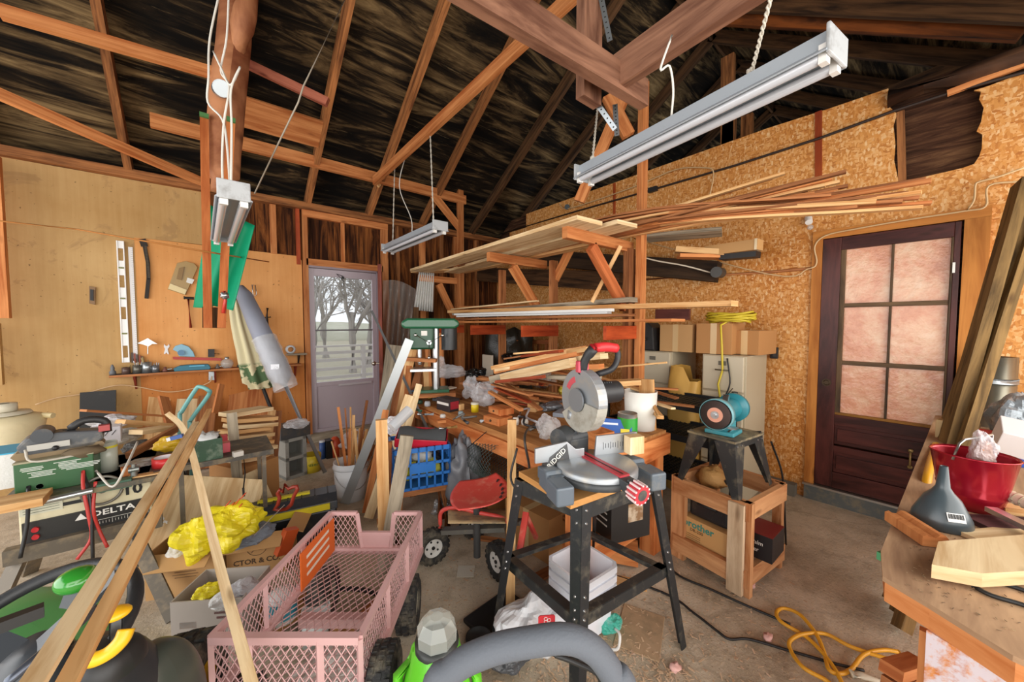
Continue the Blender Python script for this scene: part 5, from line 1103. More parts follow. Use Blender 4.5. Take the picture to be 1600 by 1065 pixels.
# D handle
H0 = B0 + fy * .12; h1 = H0 + fy * .02 + W * .0 - U * .0
h = [H0 - fy * .01, H0 + fy * .05 + U * .02, H0 + fy * .1 + U * .05 + W * .02, H0 + fy * .12 + U * .06 + W * .06]
MB().tube([h[0], h[1], h[2]], [.018, .018, .022], n=12, smooth=4).build('handle_stem', mat('26272a', .5), saw)
m = MB(); m.tube([h[2] - W * .01, h[2] + W * .06 + fy * .004, h[2] + W * .12 - fy * .003], [.02, .021, .02], n=14, smooth=4); m.build('handle_grip', mat('cf2f33', .45), saw)
MB().tube([h[2] + W * .12, h[2] + W * .13 - fy * .04, h[2] + W * .1 - fy * .09, h[2] + W * .04 - fy * .115 - U * .03], .013, n=10, smooth=4).build('handle_return', mat('26272a', .5), saw)
MB().box(H0 + fy * .0 + V((0, 0, .02)), (.05, .03, .05)).build('head_block', mat('c9495a', .45), saw, bev=.005)
rl_ = text('RIDGID', .028, mat('e8e6e0', .4), MW(saw).inverted() @ at(872, 700, d=1.52), (0, 0, 0), None) if 0 else None
m = MB(); m.prism([(0, 0), (.12, 0), (.1, .11), (.02, .06)], V((-.2, .09, .05)), (1, 0, 0), (0, 0, 1), .05); m.build('dust_chute', mat('47484a', .55, dirt=.3), saw, bev=.006)
lt = text('RIDGID', .03, mat('e4e2da', .4), (-.15, .035, .105), axes((1, 0, .9), (-.9, 0, 1)), saw, bold=.01)
wd = T('pine_block', 'short pine block set against the right side of the saw fence', 'block', (0, 0, 0)); wd.location = MW(saw) @ V((.2, .01, .095)); wd.rotation_euler = (0, 0, ry)
MB().box((0, .0, .04), (.07, .045, .075)).build('block', W_PALE, wd, bev=.001)
# white square bucket below
sb = T('square_bucket', 'stacked square white plastic buckets inside the saw stand', 'bucket', L(.345, 1.74, .0), yaw(.8, .6))
for z in (0, .045, .09):
    m = MB()
    def sq(s, zz_): return [V((s * x, s * y, zz_)) for x, y in ((-1, -.8), (-.8, -1), (.8, -1), (1, -.8), (1, .8), (.8, 1), (-.8, 1), (-1, .8))]
    rings = [sq(.1, z + .01), sq(.12, z + .2), sq(.128, z + .2), sq(.128, z + .23), sq(.115, z + .23), sq(.095, z + .02)]
    for r0, r1 in zip(rings, rings[1:]):
        for k in range(8): j_ = (k + 1) % 8; m.add([r0[k], r0[j_], r1[j_], r1[k]], [(0, 1, 2, 3)], [[(0, 0)] * 4])
    m.add(rings[0], [tuple(range(8))[::-1]], [[(0, 0)] * 8]); m.build('pail', mat('e8eaf2', .3), sb)
text('DS', .03, mat('4a2a5a', .4), (.1, -.124, .12), FRONT, sb)
# white feed bag with a red mark, papers
fb = bag('white plastic sack with a red logo slumped behind the near stand leg', 835, 1010, .0, .17, (1.2, .7, .75), mat('dfe2e8', .3, bmp=.5, bsc=16), seed=61, nz=.4, name='white_sack')
lg_ = MW(fb).inverted() @ at(852, 974, d=1.5)
rot_ = axes(L(.95, -.2), (0, -.2, 1))
t_ = L(1, .1).normalized(); up_ = V((0, 0, 1)); C0 = at(854, 975, d=1.47)
m = MB(); m.prism([(-.034, -.034), (-.028, -.04), (.028, -.04), (.034, -.034), (.034, .034), (.028, .04), (-.028, .04), (-.034, .034)], C0, t_, up_, .004); m.build('logo_patch', mat('c8303a', .4), fb, world=True)
rt_ = axes(t_, up_); n2 = t_.cross(up_); iw = MW(fb).inverted()
for s, dz, sz_ in (('QUALI', .004, .016), ('GROS', -.014, .016)):
    o = text(s, sz_, mat('f2eeea', .4), iw @ (C0 + n2 * .0055 + V((0, 0, dz - .01))), rt_, fb)
m = MB()
for k in range(3): a = k * 2.1; m.tube([C0 + n2 * .006 + V((0, 0, .022)) + t_ * (.009 * math.cos(a) + .007 * math.cos(b_)) + V((0, 0, .007 * math.sin(a) + .007 * math.sin(b_))) for b_ in [j * .7 for j in range(10)]], .0012, n=4)
m.build('logo_mark', mat('f2eeea', .4), fb, world=True)
one(MB().box(at(728, 892, Z=.006), (.1, .1, .002), rz=.9), 'paper_scrap', mat('cfc9bb', .8), 'pale paper scrap on the floor beside the red cart wheel', 'paper')
bkx = T('black_mat', 'flat black plastic lid lying left of the saw stand foot', 'lid', at(775, 960, Z=.0), yaw(.7, .7)); MB().box((0, 0, .012), (.3, .16, .024)).build('body', BLK, bkx, bev=.008)
# ---------------- bench grinder, its stand and the wooden crate ----------------
gy = yaw(.84, .54)
cr = T('wooden_crate_stand', 'open wooden crate frame carrying the grinder stand', 'crate', L(1.34, 2.22, 0), gy - PI / 2); cw = wood('9c5a2c', 'dba777', .7, grain=12, vary=.05)
a_, b2, h = .42, .46, .52
for x in (-1, 1):
    for y in (-1, 1): MB().box((x * (a_ / 2 - .02), y * (b2 / 2 - .02), h / 2), (.09 if y < 0 else .05, .035, h)).build('corner_post', cw, cr)
for z in (h - .05, .1):
    for y in (-1, 1): MB().box((0, y * b2 / 2, z), (a_, .03, .1)).build('rail', cw, cr)
    for x in (-1, 1): MB().box((x * a_ / 2, 0, z), (.03, b2, .1)).build('rail', cw, cr)
for x in (a_ / 2 - .04,): MB().box((x, -b2 / 2 - .02, h / 2), (.08, .025, h - .02)).build('slat', wood('a98a6a', 'e0c8a8', .75, grain=12), cr)
gs = T('grinder_stand', 'short black steel stand with riveted legs under the grinder', 'stand', L(1.30, 2.20, h), gy); G2 = mat('2a2c2d', .45, .2, dirt=.4, dcol='8a7f68')
MB().box((0, 0, .30), (.34, .28, .012)).build('top', mat('5c5546', .7, dirt=.6, dcol='9a8a68'), gs); 
for sx_ in (-1, 1):
    for sy_ in (-1, 1):
        tp = V((sx_ * .16, sy_ * .13, .30)); bt = V((sx_ * .2, sy_ * .18, .0)); m = MB()
        angle_leg(m, tp, bt, V((-sx_, 0, 0)), V((0, -sy_, 0)), .11, .005, .035); lg_ = m.build('leg', G2, gs)
        m = MB()
        for k in (.02, .07): m.cyl(tp.lerp(bt, .08) + V((-sx_ * k, sy_ * .004, 0)), tp.lerp(bt, .08) + V((-sx_ * k, sy_ * .009, 0)), .005, n=8)
        m.build('rivet', STEEL, lg_)
for y in (-1, 1): MB().box((0, y * .135, .28), (.32, .005, .04)).build('apron', G2, gs)
gd = T('bench_grinder', 'teal bench grinder with a dark grinding wheel facing out', 'bench grinder', L(1.27, 2.17, h + .308), yaw(.75, .66)); TL = mat('2c7f8c', .35, dirt=.1)
m = MB(); m.box((0, 0, .012), (.15, .16, .024)); m.box((0, 0, .05), (.09, .11, .06)); m.build('base', mat('3f8f9a', .4, dirt=.3), gd, bev=.006)
m = MB(); m.cyl((-.07, 0, .13), (.12, 0, .13), .062, n=28); m.build('motor', TL, gd)
for x, nm in ((-.11, 0), (.155, 1)):
    m = MB(); m.lathe([(0, -.018), (.088, -.018), (.088, .024), (0, .024)], (x, 0, .13), (1, 0, 0), n=32) if nm else m.lathe([(.086, -.02), (.09, -.02), (.09, .025), (0, .025)], (x, 0, .13), (1, 0, 0), n=32)
    m.build('wheel_guard', TL if nm else mat('6fa5ad', .3), gd)
m = MB(); m.lathe([(0, -.012), (.08, -.012), (.08, .012), (0, .012)], (-.125, 0, .13), (1, 0, 0), n=36); wh = m.build('grinding_wheel', mat('3d2f2b', .85, bmp=.3, bsc=200), gd)
MB().cyl((-.137, 0, .13), (-.1385, 0, .13), .042, n=28).build('paper_disc', mat('d99a82', .6), wh); m = MB(); m.cyl((-.138, 0, .13), (-.143, 0, .13), .022, n=20); m.cyl((-.143, 0, .13), (-.155, 0, .13), .01, n=6); m.build('nut', STEEL, wh)
m = MB(); m.box((-.12, -.09, .07), (.05, .04, .006)); m.tube([V((-.1, -.06, .04)), V((-.12, -.09, .067))], .006); m.build('tool_rest', STEEL, gd)
MB().box((.03, .0, .2), (.02, .03, .05), rot=(0, .4, 0)).build('eye_shield_bracket', CHR, gd); MB().tube([V((.04, 0, .22)), V((.14, 0, .25))], .003).build('shield_rod', BLK, gd)
# things inside and under the crate
br = T('brother_box', 'tan printer supply carton with green lettering inside the crate', 'box', MW(cr) @ V((-.02, -.05, .13)), gy - PI / 2); MB().box((0, 0, .075), (.3, .3, .15)).build('carton', mat('d4a56a', .7), br)
text('brother', .06, mat('2f8f86', .5), (-.05, -.151, .115), FRONT, br, bold=.02); text('DR-200', .026, mat('5a3a22', .5), (-.06, -.151, .08), FRONT, br)
m = MB(); [m.box((-.08, -.151, .05 - .012 * k), (.09, .001, .003)) for k in range(3)]; m.build('print_line', mat('7a5a38', .5), br)
cs = T('dark_case', 'dark moulded case on top of the tan carton in the crate', 'case', MW(cr) @ V((-.03, -.06, .285)), gy - PI / 2); MB().box((0, 0, .06), (.24, .22, .12)).build('shell', mat('25282c', .35, dirt=.2), cs, bev=.02); MB().tube([V((-.05, -.11, .09)), V((-.05, -.13, .1)), V((.05, -.13, .1)), V((.05, -.11, .09))], .007).build('handle', BLK, cs)
mp = T('printed_tool_box', 'black and red printed tool box sticking out of the crate side', 'box', MW(cr) @ V((.17, -.02, .18)), gy - PI / 2 + .1); MB().box((0, 0, .07), (.22, .2, .14)).build('carton', mat('1d1c20', .4), mp); MB().box((0, 0, .1405), (.22, .2, .001)).build('top_print', mat('7a1c24', .4), mp)
text('Mini Palm', .032, mat('ece8e0', .5), (.01, -.101, .09), FRONT, mp, sx=.9); text('Nailer', .032, mat('ece8e0', .5), (.01, -.101, .05), FRONT, mp, sx=.9)
m = MB(); m.ball(at(1112, 745, d=2.35), .09, sc=(1.2, .9, .7), nz=.5, seed=71); one(m, 'cardboard_scrap', mat('b88a50', .7, bmp=.4), 'crushed cardboard heaped in the top of the grinder crate', 'cardboard')
one(MB().tube([at(1205, 690, d=2.2), at(1222, 740, d=2.3), at(1226, 800, d=2.35), at(1228, 850, Z=.03)], .006, smooth=5), 'power_cable', BLK, 'black cord hanging from the grinder stand down the crate side', 'cord')
one(MB().tube([at(px, py, Z=.01) for px, py in ((1036, 870), (1060, 898), (1110, 920), (1165, 945), (1235, 975))] , .006, n=6, smooth=6), 'floor_cable', BLK, 'black cable running past the crate foot on the floor', 'cable')
one(MB().tube([at(px, py, Z=.01) for px, py in ((905, 880), (1035, 925), (1085, 958), (1120, 985), (1140, 998), (1170, 998), (1230, 1015), (1300, 1035), (1350, 1047))], .006, n=6, smooth=6), 'floor_cable', BLK, 'black cable crossing the floor toward the yellow cord', 'cable')
# yellow extension cord on the floor
yp = [(1405, 1018), (1380, 1015), (1350, 1022), (1330, 1045), (1312, 1052), (1295, 1045), (1288, 1020), (1275, 990), (1250, 960), (1225, 950), (1213, 957), (1222, 972), (1260, 995), (1290, 1025), (1310, 1055), (1320, 1085), (1290, 1062), (1255, 1042), (1235, 1015), (1235, 1000), (1255, 990), (1290, 990), (1330, 1010), (1390, 1030)]
ec = T('extension_cord', 'orange-yellow extension cord looped on the floor by the near bench', 'cord', at(1290, 1020, Z=0))
MB().tube([at(px, py, Z=.012 + .004 * (i % 3)) for i, (px, py) in enumerate(yp)], .0085, n=8, smooth=8).build('cable', mat('e0a22a', .45), ec, world=True)
MB().tube([at(1330, 1052, Z=.02), at(1345, 1055, Z=.02), at(1362, 1060, Z=.02), at(1400, 1075, Z=.02)], [.016, .014, .01, .01], n=10).build('plug', mat('e6dfc8', .4), ec, world=True)
# ---------------- red garden seat cart ----------------
rc = T('garden_seat_cart', 'red rolling garden cart with a dusty tractor seat and four tyres', 'cart', L(-.15, 2.15, 0)); RD = mat('cf4a42', .4, dirt=.35, dcol='d9b59a')
c = at(745, 775, d=2.0)
fwd = L(1, .12).normalized(); sd = V((0, 0, 1)).cross(fwd)
def seat(u, v):
    x = -.16 + .34 * u; y = -.17 + .34 * v
    q = 1 - abs(2 * v - 1) ** 2 * .35; x2 = x * (q if u > .5 else q * .9)
    z = .55 * y * y + .03 * u ** 4 + .01 * u
    return c + fwd * x2 + sd * y + V((0, 0, z))
m = MB(); m.grid(seat, 20, 22); m.build('seat', RD, rc, world=True, solid=.006)
m = MB()
for k in range(5): p = seat(.88, .2 + .15 * k) + V((0, 0, .004)); m.cyl(p, p + V((0, 0, .002)) - fwd * .002, .012, n=10)
m.build('seat_hole', BLK, rc, world=True)
MB().cyl(c - V((0, 0, .03)), V((c.x, c.y, .2)), .02, n=10).build('seat_post', mat('3b3b3b', .5), rc, world=True)
wheels = [at(680, 880, Z=0), at(790, 895, Z=0) , at(825, 870, Z=0), at(735, 850, Z=0)]
wc = [at(675, 853, Z=.105), at(780, 875, Z=.105), at(838, 835, Z=.105), at(742, 815, Z=.105)]
TY = mat('2f2f30', .8, dirt=.5, dcol='8b8270', bmp=.4, bsc=90)
def tyre(parent, c, ax, r, w_, hub=mat('e2e0dc', .4, dirt=.2), knob=20, nm='wheel', hubr=.5, tm_=None):
    prof = [(r * .55, -w_ * .42), (r * .8, -w_ * .5), (r * .96, -w_ * .38), (r, -w_ * .15), (r, w_ * .15), (r * .96, w_ * .38), (r * .8, w_ * .5), (r * .55, w_ * .42), (r * .55, -w_ * .42)]
    m = MB(); m.lathe(prof, c, ax, n=36); wo_ = m.build(nm, tm_ or TY, parent, world=True)
    d, a, b_ = frame(ax); m = MB()
    for k in range(knob):
        t = 2 * PI * k / knob; p = V(c) + (a * math.cos(t) + b_ * math.sin(t)) * r
        for o in (-.3, 0, .3): tt = t + (o != 0) * PI / knob; p = V(c) + (a * math.cos(tt) + b_ * math.sin(tt)) * r * (.985 if o else 1); m.beam(p + d * (o * w_ - w_ * .1), p + d * (o * w_ + w_ * .1), r * .16, r * .07, p - V(c))
    m.build('tread', tm_ or TY, wo_, world=True)
    m = MB()
    for s in (-1, 1): m.lathe([(0, s * w_ * .28), (r * .2, s * w_ * .3), (r * .3, s * w_ * .18), (r * hubr, s * w_ * .2), (r * (hubr + .07), s * w_ * .42)], c, ax, n=28)
    hb = m.build('hub', hub, wo_, world=True)
    m = MB()
    for s in (-1, 1):
        for k in range(5): t = 2 * PI * k / 5; p = V(c) + (a * math.cos(t) + b_ * math.sin(t)) * r * .36 + d * s * w_ * .2; m.cyl(p, p + d * s * .004, r * .06, n=8)
        m.cyl(V(c) + d * s * w_ * .28, V(c) + d * s * w_ * .38, r * .1, n=10)
    m.build('hub_hole', BLK, wo_, world=True)
    return wo_
axw = L(.35, -1).normalized()
axs = [L(.55, -.85), L(-.8, -.6), L(-.8, -.6), L(.4, -.9)]
for p, ax in zip(wc, axs): p.z = .105; tyre(rc, p, ax, .105, .075)
m = MB(); z = .25
m.tube([at(688, 824, d=2.1), at(690, 799, d=2.1), at(713, 793, d=2.08), at(750, 801, d=2.0), at(785, 809, d=1.95), at(799, 822, d=1.95)], .012, n=8, smooth=5); m.build('frame_tube', RD, rc, world=True)
m = MB(); m.beam(at(692, 829, d=2.1), at(790, 824, d=2.0), .05, .025); m.beam(at(740, 812, d=2.2), at(815, 815, d=2.0), .05, .02); m.build('axle_bar', mat('5e5c56', .6, dirt=.4), rc, world=True)
MB().grid(lambda u, v: at(700 + 90 * u, 795 + 22 * v, d=2.1 - .25 * v), 6, 4).build('tray', mat('8a7a60', .7, dirt=.7, dcol='b59a70'), rc, world=True, solid=.004)
m = MB(); m.beam(at(822, 800, d=1.95), at(812, 862, d=1.85), .03, .02); m.beam(at(822, 805, d=1.95), at(838, 840, d=2.05), .02, .02); m.build('steering_fork', RD, rc, world=True)
# ---------------- left side: table saw, table and clutter ----------------
YT, ZT = 2.75, .68
CREAM = mat('d8cfae', .45, dirt=.2, dcol='8d8064')
xl, xr_ = at(28, 800, Y=YT).x, at(238, 800, Y=YT).x
ts = T('table_saw', 'beige and black table saw with a big 10 on its front', 'table saw', ((xl + xr_) / 2, YT + .25, 0))
m = MB(); m.box(((xl + xr_) / 2, YT + .24, .555), (xr_ - xl, .48, .25)); m.build('cabinet', CREAM, ts, world=True, bev=.006)
m = MB(); m.box(((xl + xr_) / 2, YT - .004, .495), (xr_ - xl - .02, .01, .105)); m.build('control_panel', mat('2b2a2a', .4), ts, world=True)
xm = (xl + xr_) / 2; inv = MW(ts).inverted()
text('10', .075, mat('1e1e20', .4), inv @ V((xr_ - .07, YT - .003, .605)), FRONT, ts, bold=.03)
text('DELTA', .04, mat('ecebe6', .4), inv @ V((xm + .08, YT - .011, .52)), FRONT, ts, bold=.02, sx=1.3)
m = MB(); m.prism([(-.02, 0), (.02, 0), (0, .032)], (xm - .03, YT - .0095, .507), (1, 0, 0), (0, 0, 1), .002); m.build('logo_triangle', mat('ecebe6', .4), ts, world=True)
m = MB(); [m.box((xm + .02 + k * .011, YT - .0098, .47), (.0015, .001, .012 if k % 5 else .022)) for k in range(18)]; m.box((xm + .12, YT - .0098, .485), (.2, .001, .002)); m.build('scale', mat('d8d6ce', .4), ts, world=True)
for z in (.51, .475): m = MB(); m.cyl((xl + .05, YT - .005, z), (xl + .05, YT - .02, z), .012, n=14); m.build('switch', mat('c22a30', .4), ts, world=True)
m = MB(); cw_ = V((xl + .27, YT - .03, .64)); m.tube([cw_ + V((.07 * math.cos(a), 0, .07 * math.sin(a))) for a in [k * PI / 14 for k in range(28)]], .007, closed=True); m.beam(cw_ - V((.07, 0, 0)), cw_ + V((.07, 0, 0)), .01, .015); m.cyl(cw_ + V((0, .04, 0)), cw_, .016); m.build('hand_wheel', mat('77736a', .4, .4), ts, world=True)
m = MB(); m.box((xm - .05, YT - .003, .6), (.1, .004, .016)); m.build('slot', BLK, ts, world=True)
m = MB(); m.box((xl + .07, YT - .004, .615), (.13, .004, .07)); m.build('instruction_plate', mat('cfcdb8', .4), ts, world=True)
m = MB(); [m.box((xl + .07, YT - .0065, .59 + .012 * k), (.11, .001, .002)) for k in range(5)]; m.build('print_line', mat('5f6a58', .5), ts, world=True)
m = MB(); m.box(((xl + xr_) / 2 + .02, YT + .2, ZT - .012), (xr_ - xl + .12, .6, .024)); m.build('saw_table', mat('5e5a50', .5, .4, dirt=.5, dcol='a08c68'), ts, world=True)
m = MB(); m.cyl((xl + .02, YT - .1, .66), (xm + .03, YT - .1, .67), .014, n=12); m.build('fence_rail', STEEL, ts, world=True)
MB().box((xm + .1, YT - .07, .67), (.12, .05, .04)).build('fence_clamp', mat('3f5f4c', .5), ts, world=True)
BR_ = mat('6b6358', .5, .4, dirt=.5, dcol='9c8a70')
MB().box((xm, YT - .02, .415), (xr_ - xl + .08, .05, .07)).build('stand_rail', BR_, ts, world=True)
a = at(215, 845, Y=YT - .02); b_ = at(272, 966, Z=.01)
MB().beam(a, b_, .06, .02, (0, 1, 0)).build('stand_leg', BR_, ts, world=True); MB().beam((xl, YT + .45, .45), (xl - .15, YT + .7, 0), .06, .02).build('stand_leg', BR_, ts, world=True); MB().beam((xl, YT, .4), (xl - .12, YT - .2, 0), .06, .02).build('stand_leg', BR_, ts, world=True)
MB().beam(at(150, 905, Y=YT), at(250, 880, Y=YT - .1), .03, .04).build('stand_brace', BR_, ts, world=True)
# dark table carrying the clutter, right of the saw
tb_ = T('work_table', 'low dark table heaped with tools beside the hand truck', 'table', (.0, YT + .35, 0)); x1 = at(428, 705, Y=YT).x
MB().box(((xr_ + .07 + x1) / 2, YT + .19, ZT - .015), (x1 - xr_ - .07, .38, .03)).build('top', mat('4a4640', .6, dirt=.5, dcol='8c7a5c'), tb_, world=True)
for x in (xr_ + .12, x1 - .05):
    for y in (YT + .05, YT + .34): MB().box((x, y, (ZT - .03) / 2), (.022, .022, ZT - .03)).build('leg', BR_, tb_, world=True)
lt_ = bd('pale board jutting out at the picture edge beneath the green charger', at(-60, 800, Y=YT - .12), at(75, 775, Y=YT - .12), .14, .035, W_PINE)
# green battery charger
gc = T('battery_charger', 'dark green metal battery charger box with red and black cables', 'battery charger', at(84, 765, Z=ZT)); gx = at(20, 730, Y=gc.location.y).x; gx2 = at(147, 730, Y=gc.location.y).x
W_ = gx2 - gx; gc.location.x = (gx + gx2) / 2; gc.location.z = ZT
MB().box((0, .09, .075), (W_, .18, .15)).build('housing', mat('2e5a34', .4, dirt=.1), gc, bev=.004); MB().box((0, .09, .152), (W_ * 1.01, .185, .008)).build('lid', mat('9a9478', .5, dirt=.4), gc)
m = MB()
for r0, n, xa, ln in ((.125, 3, -.12, .07), (.1, 4, -.1, .1), (.13, 3, .02, .09), (.11, 4, .04, .14)):
    for k in range(n): m.box((xa * W_ / .35 + ln / 2 - .02, -.0012, r0 - .007 * k), (ln * R.uniform(.6, 1), .001, .0025))
m.build('print_line', mat('e4e8e0', .5), gc); m = MB(); m.lathe([(0, 0), (.012, 0), (.012, .002)], (-.05, 0, .03), (0, -1, 0), n=20); m.build('emblem', mat('dfe4da', .4), gc)
p = gc.location
for i, (pts, c) in enumerate(([[V((W_ * .36, -.01, .07)), V((W_ * .4, -.08, .0)), V((W_ * .46, -.1, -.12)), V((W_ * .48, -.1, -.24)), V((W_ * .3, -.12, -.32))], 'c2403c'], [[V((W_ * .36, -.01, .065)), V((W_ * .46, -.07, -.02)), V((W_ * .5, -.1, -.15)), V((W_ * .5, -.12, -.34))], '2a2a2c'], [[V((W_ * .55, -.06, .02)), V((W_ * .53, -.1, -.1)), V((W_ * .58, -.1, -.2)), V((W_ * .7, -.12, -.3))], 'b8342e'], [[V((-W_ * .33, -.005, .04)), V((-W_ * .3, -.05, -.01)), V((-W_ * .32, -.06, -.12)), V((-W_ * .4, -.08, -.26))], '262628'])):
    MB().tube(pts, .007, smooth=6).build('cable', mat(c, .4), gc)
MB().tube([at(600 // 4, 735, d=1.62), at(176, 760, d=1.6), at(196, 730, d=1.6), at(215, 690, d=1.75)], .005, n=6, smooth=6).build('thin_lead', mat('b9b4aa', .5), gc, world=True)
# belt sander
sa = T('belt_sander', 'grey dusty belt sander sitting on top of the green charger', 'belt sander', (gc.location.x + .02, gc.location.y + .1, ZT + .157), .12)
DG = mat('55585c', .5, dirt=.4, dcol='a39a88')
m = MB(); m.prism([(-.13, .02), (.1, .02), (.13, .05), (.12, .09), (-.02, .11), (-.12, .1), (-.15, .06)], (0, .05, 0), (1, 0, 0), (0, 0, 1), .1); m.build('body', DG, sa, bev=.01)
m = MB(); m.prism([(-.15, 0), (.12, 0), (.13, .02), (.12, .035), (-.15, .035), (-.165, .02)], (0, .04, 0), (1, 0, 0), (0, 0, 1), .09); m.build('belt', mat('8d7a5e', .9), sa)
m = MB(); m.cyl((-.07, -.06, .105), (-.07, .05, .105), .035, n=18); m.build('motor', mat('3e4248', .45, dirt=.3), sa)
MB().tube([V((.0, 0, .1)), V((.06, 0, .145)), V((.13, 0, .13)), V((.14, 0, .07))], .018, n=10, smooth=4).build('handle', mat('2c2b2c', .5), sa); MB().box((.13, -.03, .1), (.04, .05, .03)).build('red_switch', mat('b04848', .4), sa)
MB().box((-.05, -.062, .055), (.13, .006, .028)).build('side_frame', mat('b9b7b0', .4), sa); MB().ball((-.03, -.07, .04), .012).build('knob', BLK, sa)
m = MB(); m.ball((.06, -.08, .0), .055, sc=(1.3, .7, .45), nz=.4); o = m.build('dust_bag', mat('6b5b45', .9), sa)
MB().tube([V((.1, -.09, .0)), V((.0, -.11, -.005)), V((-.1, -.1, .0)), V((-.12, -.06, .05))], .005, smooth=4).build('cord', mat('b9b3a6', .5), sa)
# foam box, cream drum, jar etc.
fo = rbox('blue-edged white foam box at the picture edge beside the green charger', 12, 755, ZT - .0, (.16, .2, .17), 0, mat('e0dedb', .8, bmp=.3)); MB().box((0, 0, .172), (.165, .205, .006)).build('edge', mat('39a6cc', .5), fo); MB().box((.08, -.0, .085), (.006, .205, .17)).build('edge', mat('39a6cc', .5), fo)
dr = T('cream_drum', 'cream round pet carrier shaped drum at the picture edge', 'drum', at(8, 700, Z=ZT)); m = MB(); m.lathe([(0, 0), (.15, 0), (.16, .05), (.155, .055), (.17, .1), (.165, .105), (.175, .16), (.16, .2), (.12, .215), (0, .22)], n=30); m.build('body', mat('e3d5ad', .45, dirt=.15), dr)
m = MB(); m.lathe([(.12, .22), (.11, .235), (0, .235)], n=24); m.lathe([(.03, .24), (.06, .24), (.06, .29), (.03, .29)], (0, 0, 0), n=20); m.build('lid', mat('d9d2bd', .45), dr); MB().cyl((.16, 0, .19), (.21, -.03, .185), .018).build('spout', mat('dccb9c', .4), dr)
jr = can('clear plastic tub with yellow band standing before the cables on the saw table', 170, 735, ZT, .038, .16, mat('c9cdbf', .15, alpha=.85), name='plastic_tub', cat='tub'); MB().lathe([(.0385, .13), (.0385, .142)], n=24).build('band', mat('d8cc3c', .4), jr)
tp = T('tape_roll', 'roll of red tape lying flat on the dark table', 'tape roll', at(258, 727, Z=ZT)); MB().lathe([(.042, 0), (.055, 0), (.055, .05), (.042, .05), (.042, 0)], n=32).build('roll', [mat('cf3434', .35)], tp); MB().lathe([(.041, .001), (.041, .0505), (.046, .0505)], n=32).build('core', mat('efe4ea', .5), tp)
vb = rbox('orange-brown wood block beside the steel valve', 198, 742, ZT, (.04, .05, .045), .2, W_ORNG, name='wood_block', cat='block')
va = T('valve', 'steel pipe valve standing on the saw table edge', 'valve', at(210, 745, Z=ZT)); m = MB(); m.cyl((0, 0, 0), (0, 0, .04), .014); m.cyl((-.02, 0, .04), (.02, 0, .04), .016); m.cyl((0, 0, .04), (0, 0, .07), .01); m.build('body', mat('8f938f', .35, .8), va)
yk = bag('yellow plastic tool packet between the red tape and the green bin', 268, 705, ZT + .01, .065, (1.2, .6, .8), mat('e0b42a', .35), seed=81, nz=.25)
bg_ = T('utility_knife', 'blue and white utility knife on the yellow packet', 'knife', at(275, 682, Z=.8)); MB().beam(at(263, 686, d=1.98), at(286, 680, d=2.0), .02, .02).build('handle', mat('3e5c9c', .4), bg_, world=True); MB().beam(at(260, 687, d=1.97), at(266, 685, d=1.98), .016, .018).build('tip', mat('e8e8ea', .4), bg_, world=True)
gb2 = T('green_bin', 'scuffed dark green plastic bin full of clear oddments', 'bin', at(322, 715, Z=ZT), .1); m = MB()
for x, y, a, b2 in ((-.07, 0, .006, .12), (.07, 0, .006, .12), (0, -.06, .14, .006), (0, .06, .14, .006)): m.box((x, y, .06), (a, b2, .12))
m.box((0, 0, .004), (.14, .12, .008)); m.build('shell', mat('294a34', .4, dirt=.45, dcol='8f9a8a'), gb2); m = MB(); m.ball((0, 0, .12), .06, sc=(1, .9, .6), nz=.8, nf=5, seed=82); m.build('contents', mat('cfd2d2', .25, bmp=.6), gb2)
rp_ = rbox('pink-red plastic box behind the green bin', 352, 705, ZT, (.05, .06, .06), 0, mat('c6505a', .4)) 
gl2 = bag('pale crumpled gloves and wires behind the plastic tub', 200, 690, ZT, .07, (1.1, .8, .7), mat('b9b4ac', .6, bmp=.6), seed=83, name='gloves', cat='gloves')
pw = rbox('white carton with black scribbles behind the sander', 166, 690, ZT + .04, (.14, .1, .1), .05, mat('d8d6dc', .6), name='carton'); m = MB(); [m.beam((-.06 + .03 * k, -.0505, .05), (-.04 + .03 * k, -.0505, .08), .002, .004) for k in range(4)]; m.build('print', mat('4a4a50', .5), pw)
bag('dusty clear blister pack lying by the steel valve', 222, 728, ZT, .06, (1.3, .8, .35), mat('a9a299', .2, alpha=.8, bmp=.5), seed=84)
rbox('flat wooden lath scrap under the red tape', 228, 742, ZT + .001, (.14, .05, .006), -.1, W_PINE, name='wood_scrap', cat='scrap')
bd('dark brown old handle leaning across the clutter toward the yellow packet', at(200, 712, d=2.15), at(278, 668, d=2.5), .03, .04, W_BRWN, name='axe_shaft', cat='shaft')
MB()
for i, (p, q, d0, d1, w_, h_, mt, l) in enumerate([
    ((130, 641), (262, 650), 2.4, 2.9, .06, .015, W_BRWN, 'long thin brown strip lying at the back of the dark table'),
    ((185, 658), (262, 664), 2.5, 2.8, .12, .03, W_PINE, 'pine board behind the wood heap on the dark table'),
    ((212, 675), (260, 668), 2.4, 2.6, .1, .03, W_PALE, 'pale offcut under the pine board on the dark table'),
    ((255, 620), (268, 670), 3.0, 2.9, .08, .02, W_ORNG, 'upright orange board end behind the dark table'),
    ((346, 600), (336, 645), 3.6, 3.5, .06, .02, W_ORNG, 'short orange board leaning on the plywood behind the hand truck')]):
    bd(l, at(*p, d=d0), at(*q, d=d1), w_, h_, mt, V((0, 0, 1)) if i < 3 else V((1, -1, 0)))
bt = T('black_board', 'black square board leaning against the wallboard', 'panel', at(150, 640, Y=4.7)); MB().beam(at(154, 611, Y=4.95), at(149, 640, Y=4.85) + V((0, -.1, -.76)), .22, .02, (0, 1, 0)).build('sheet', BLK, bt, world=True)
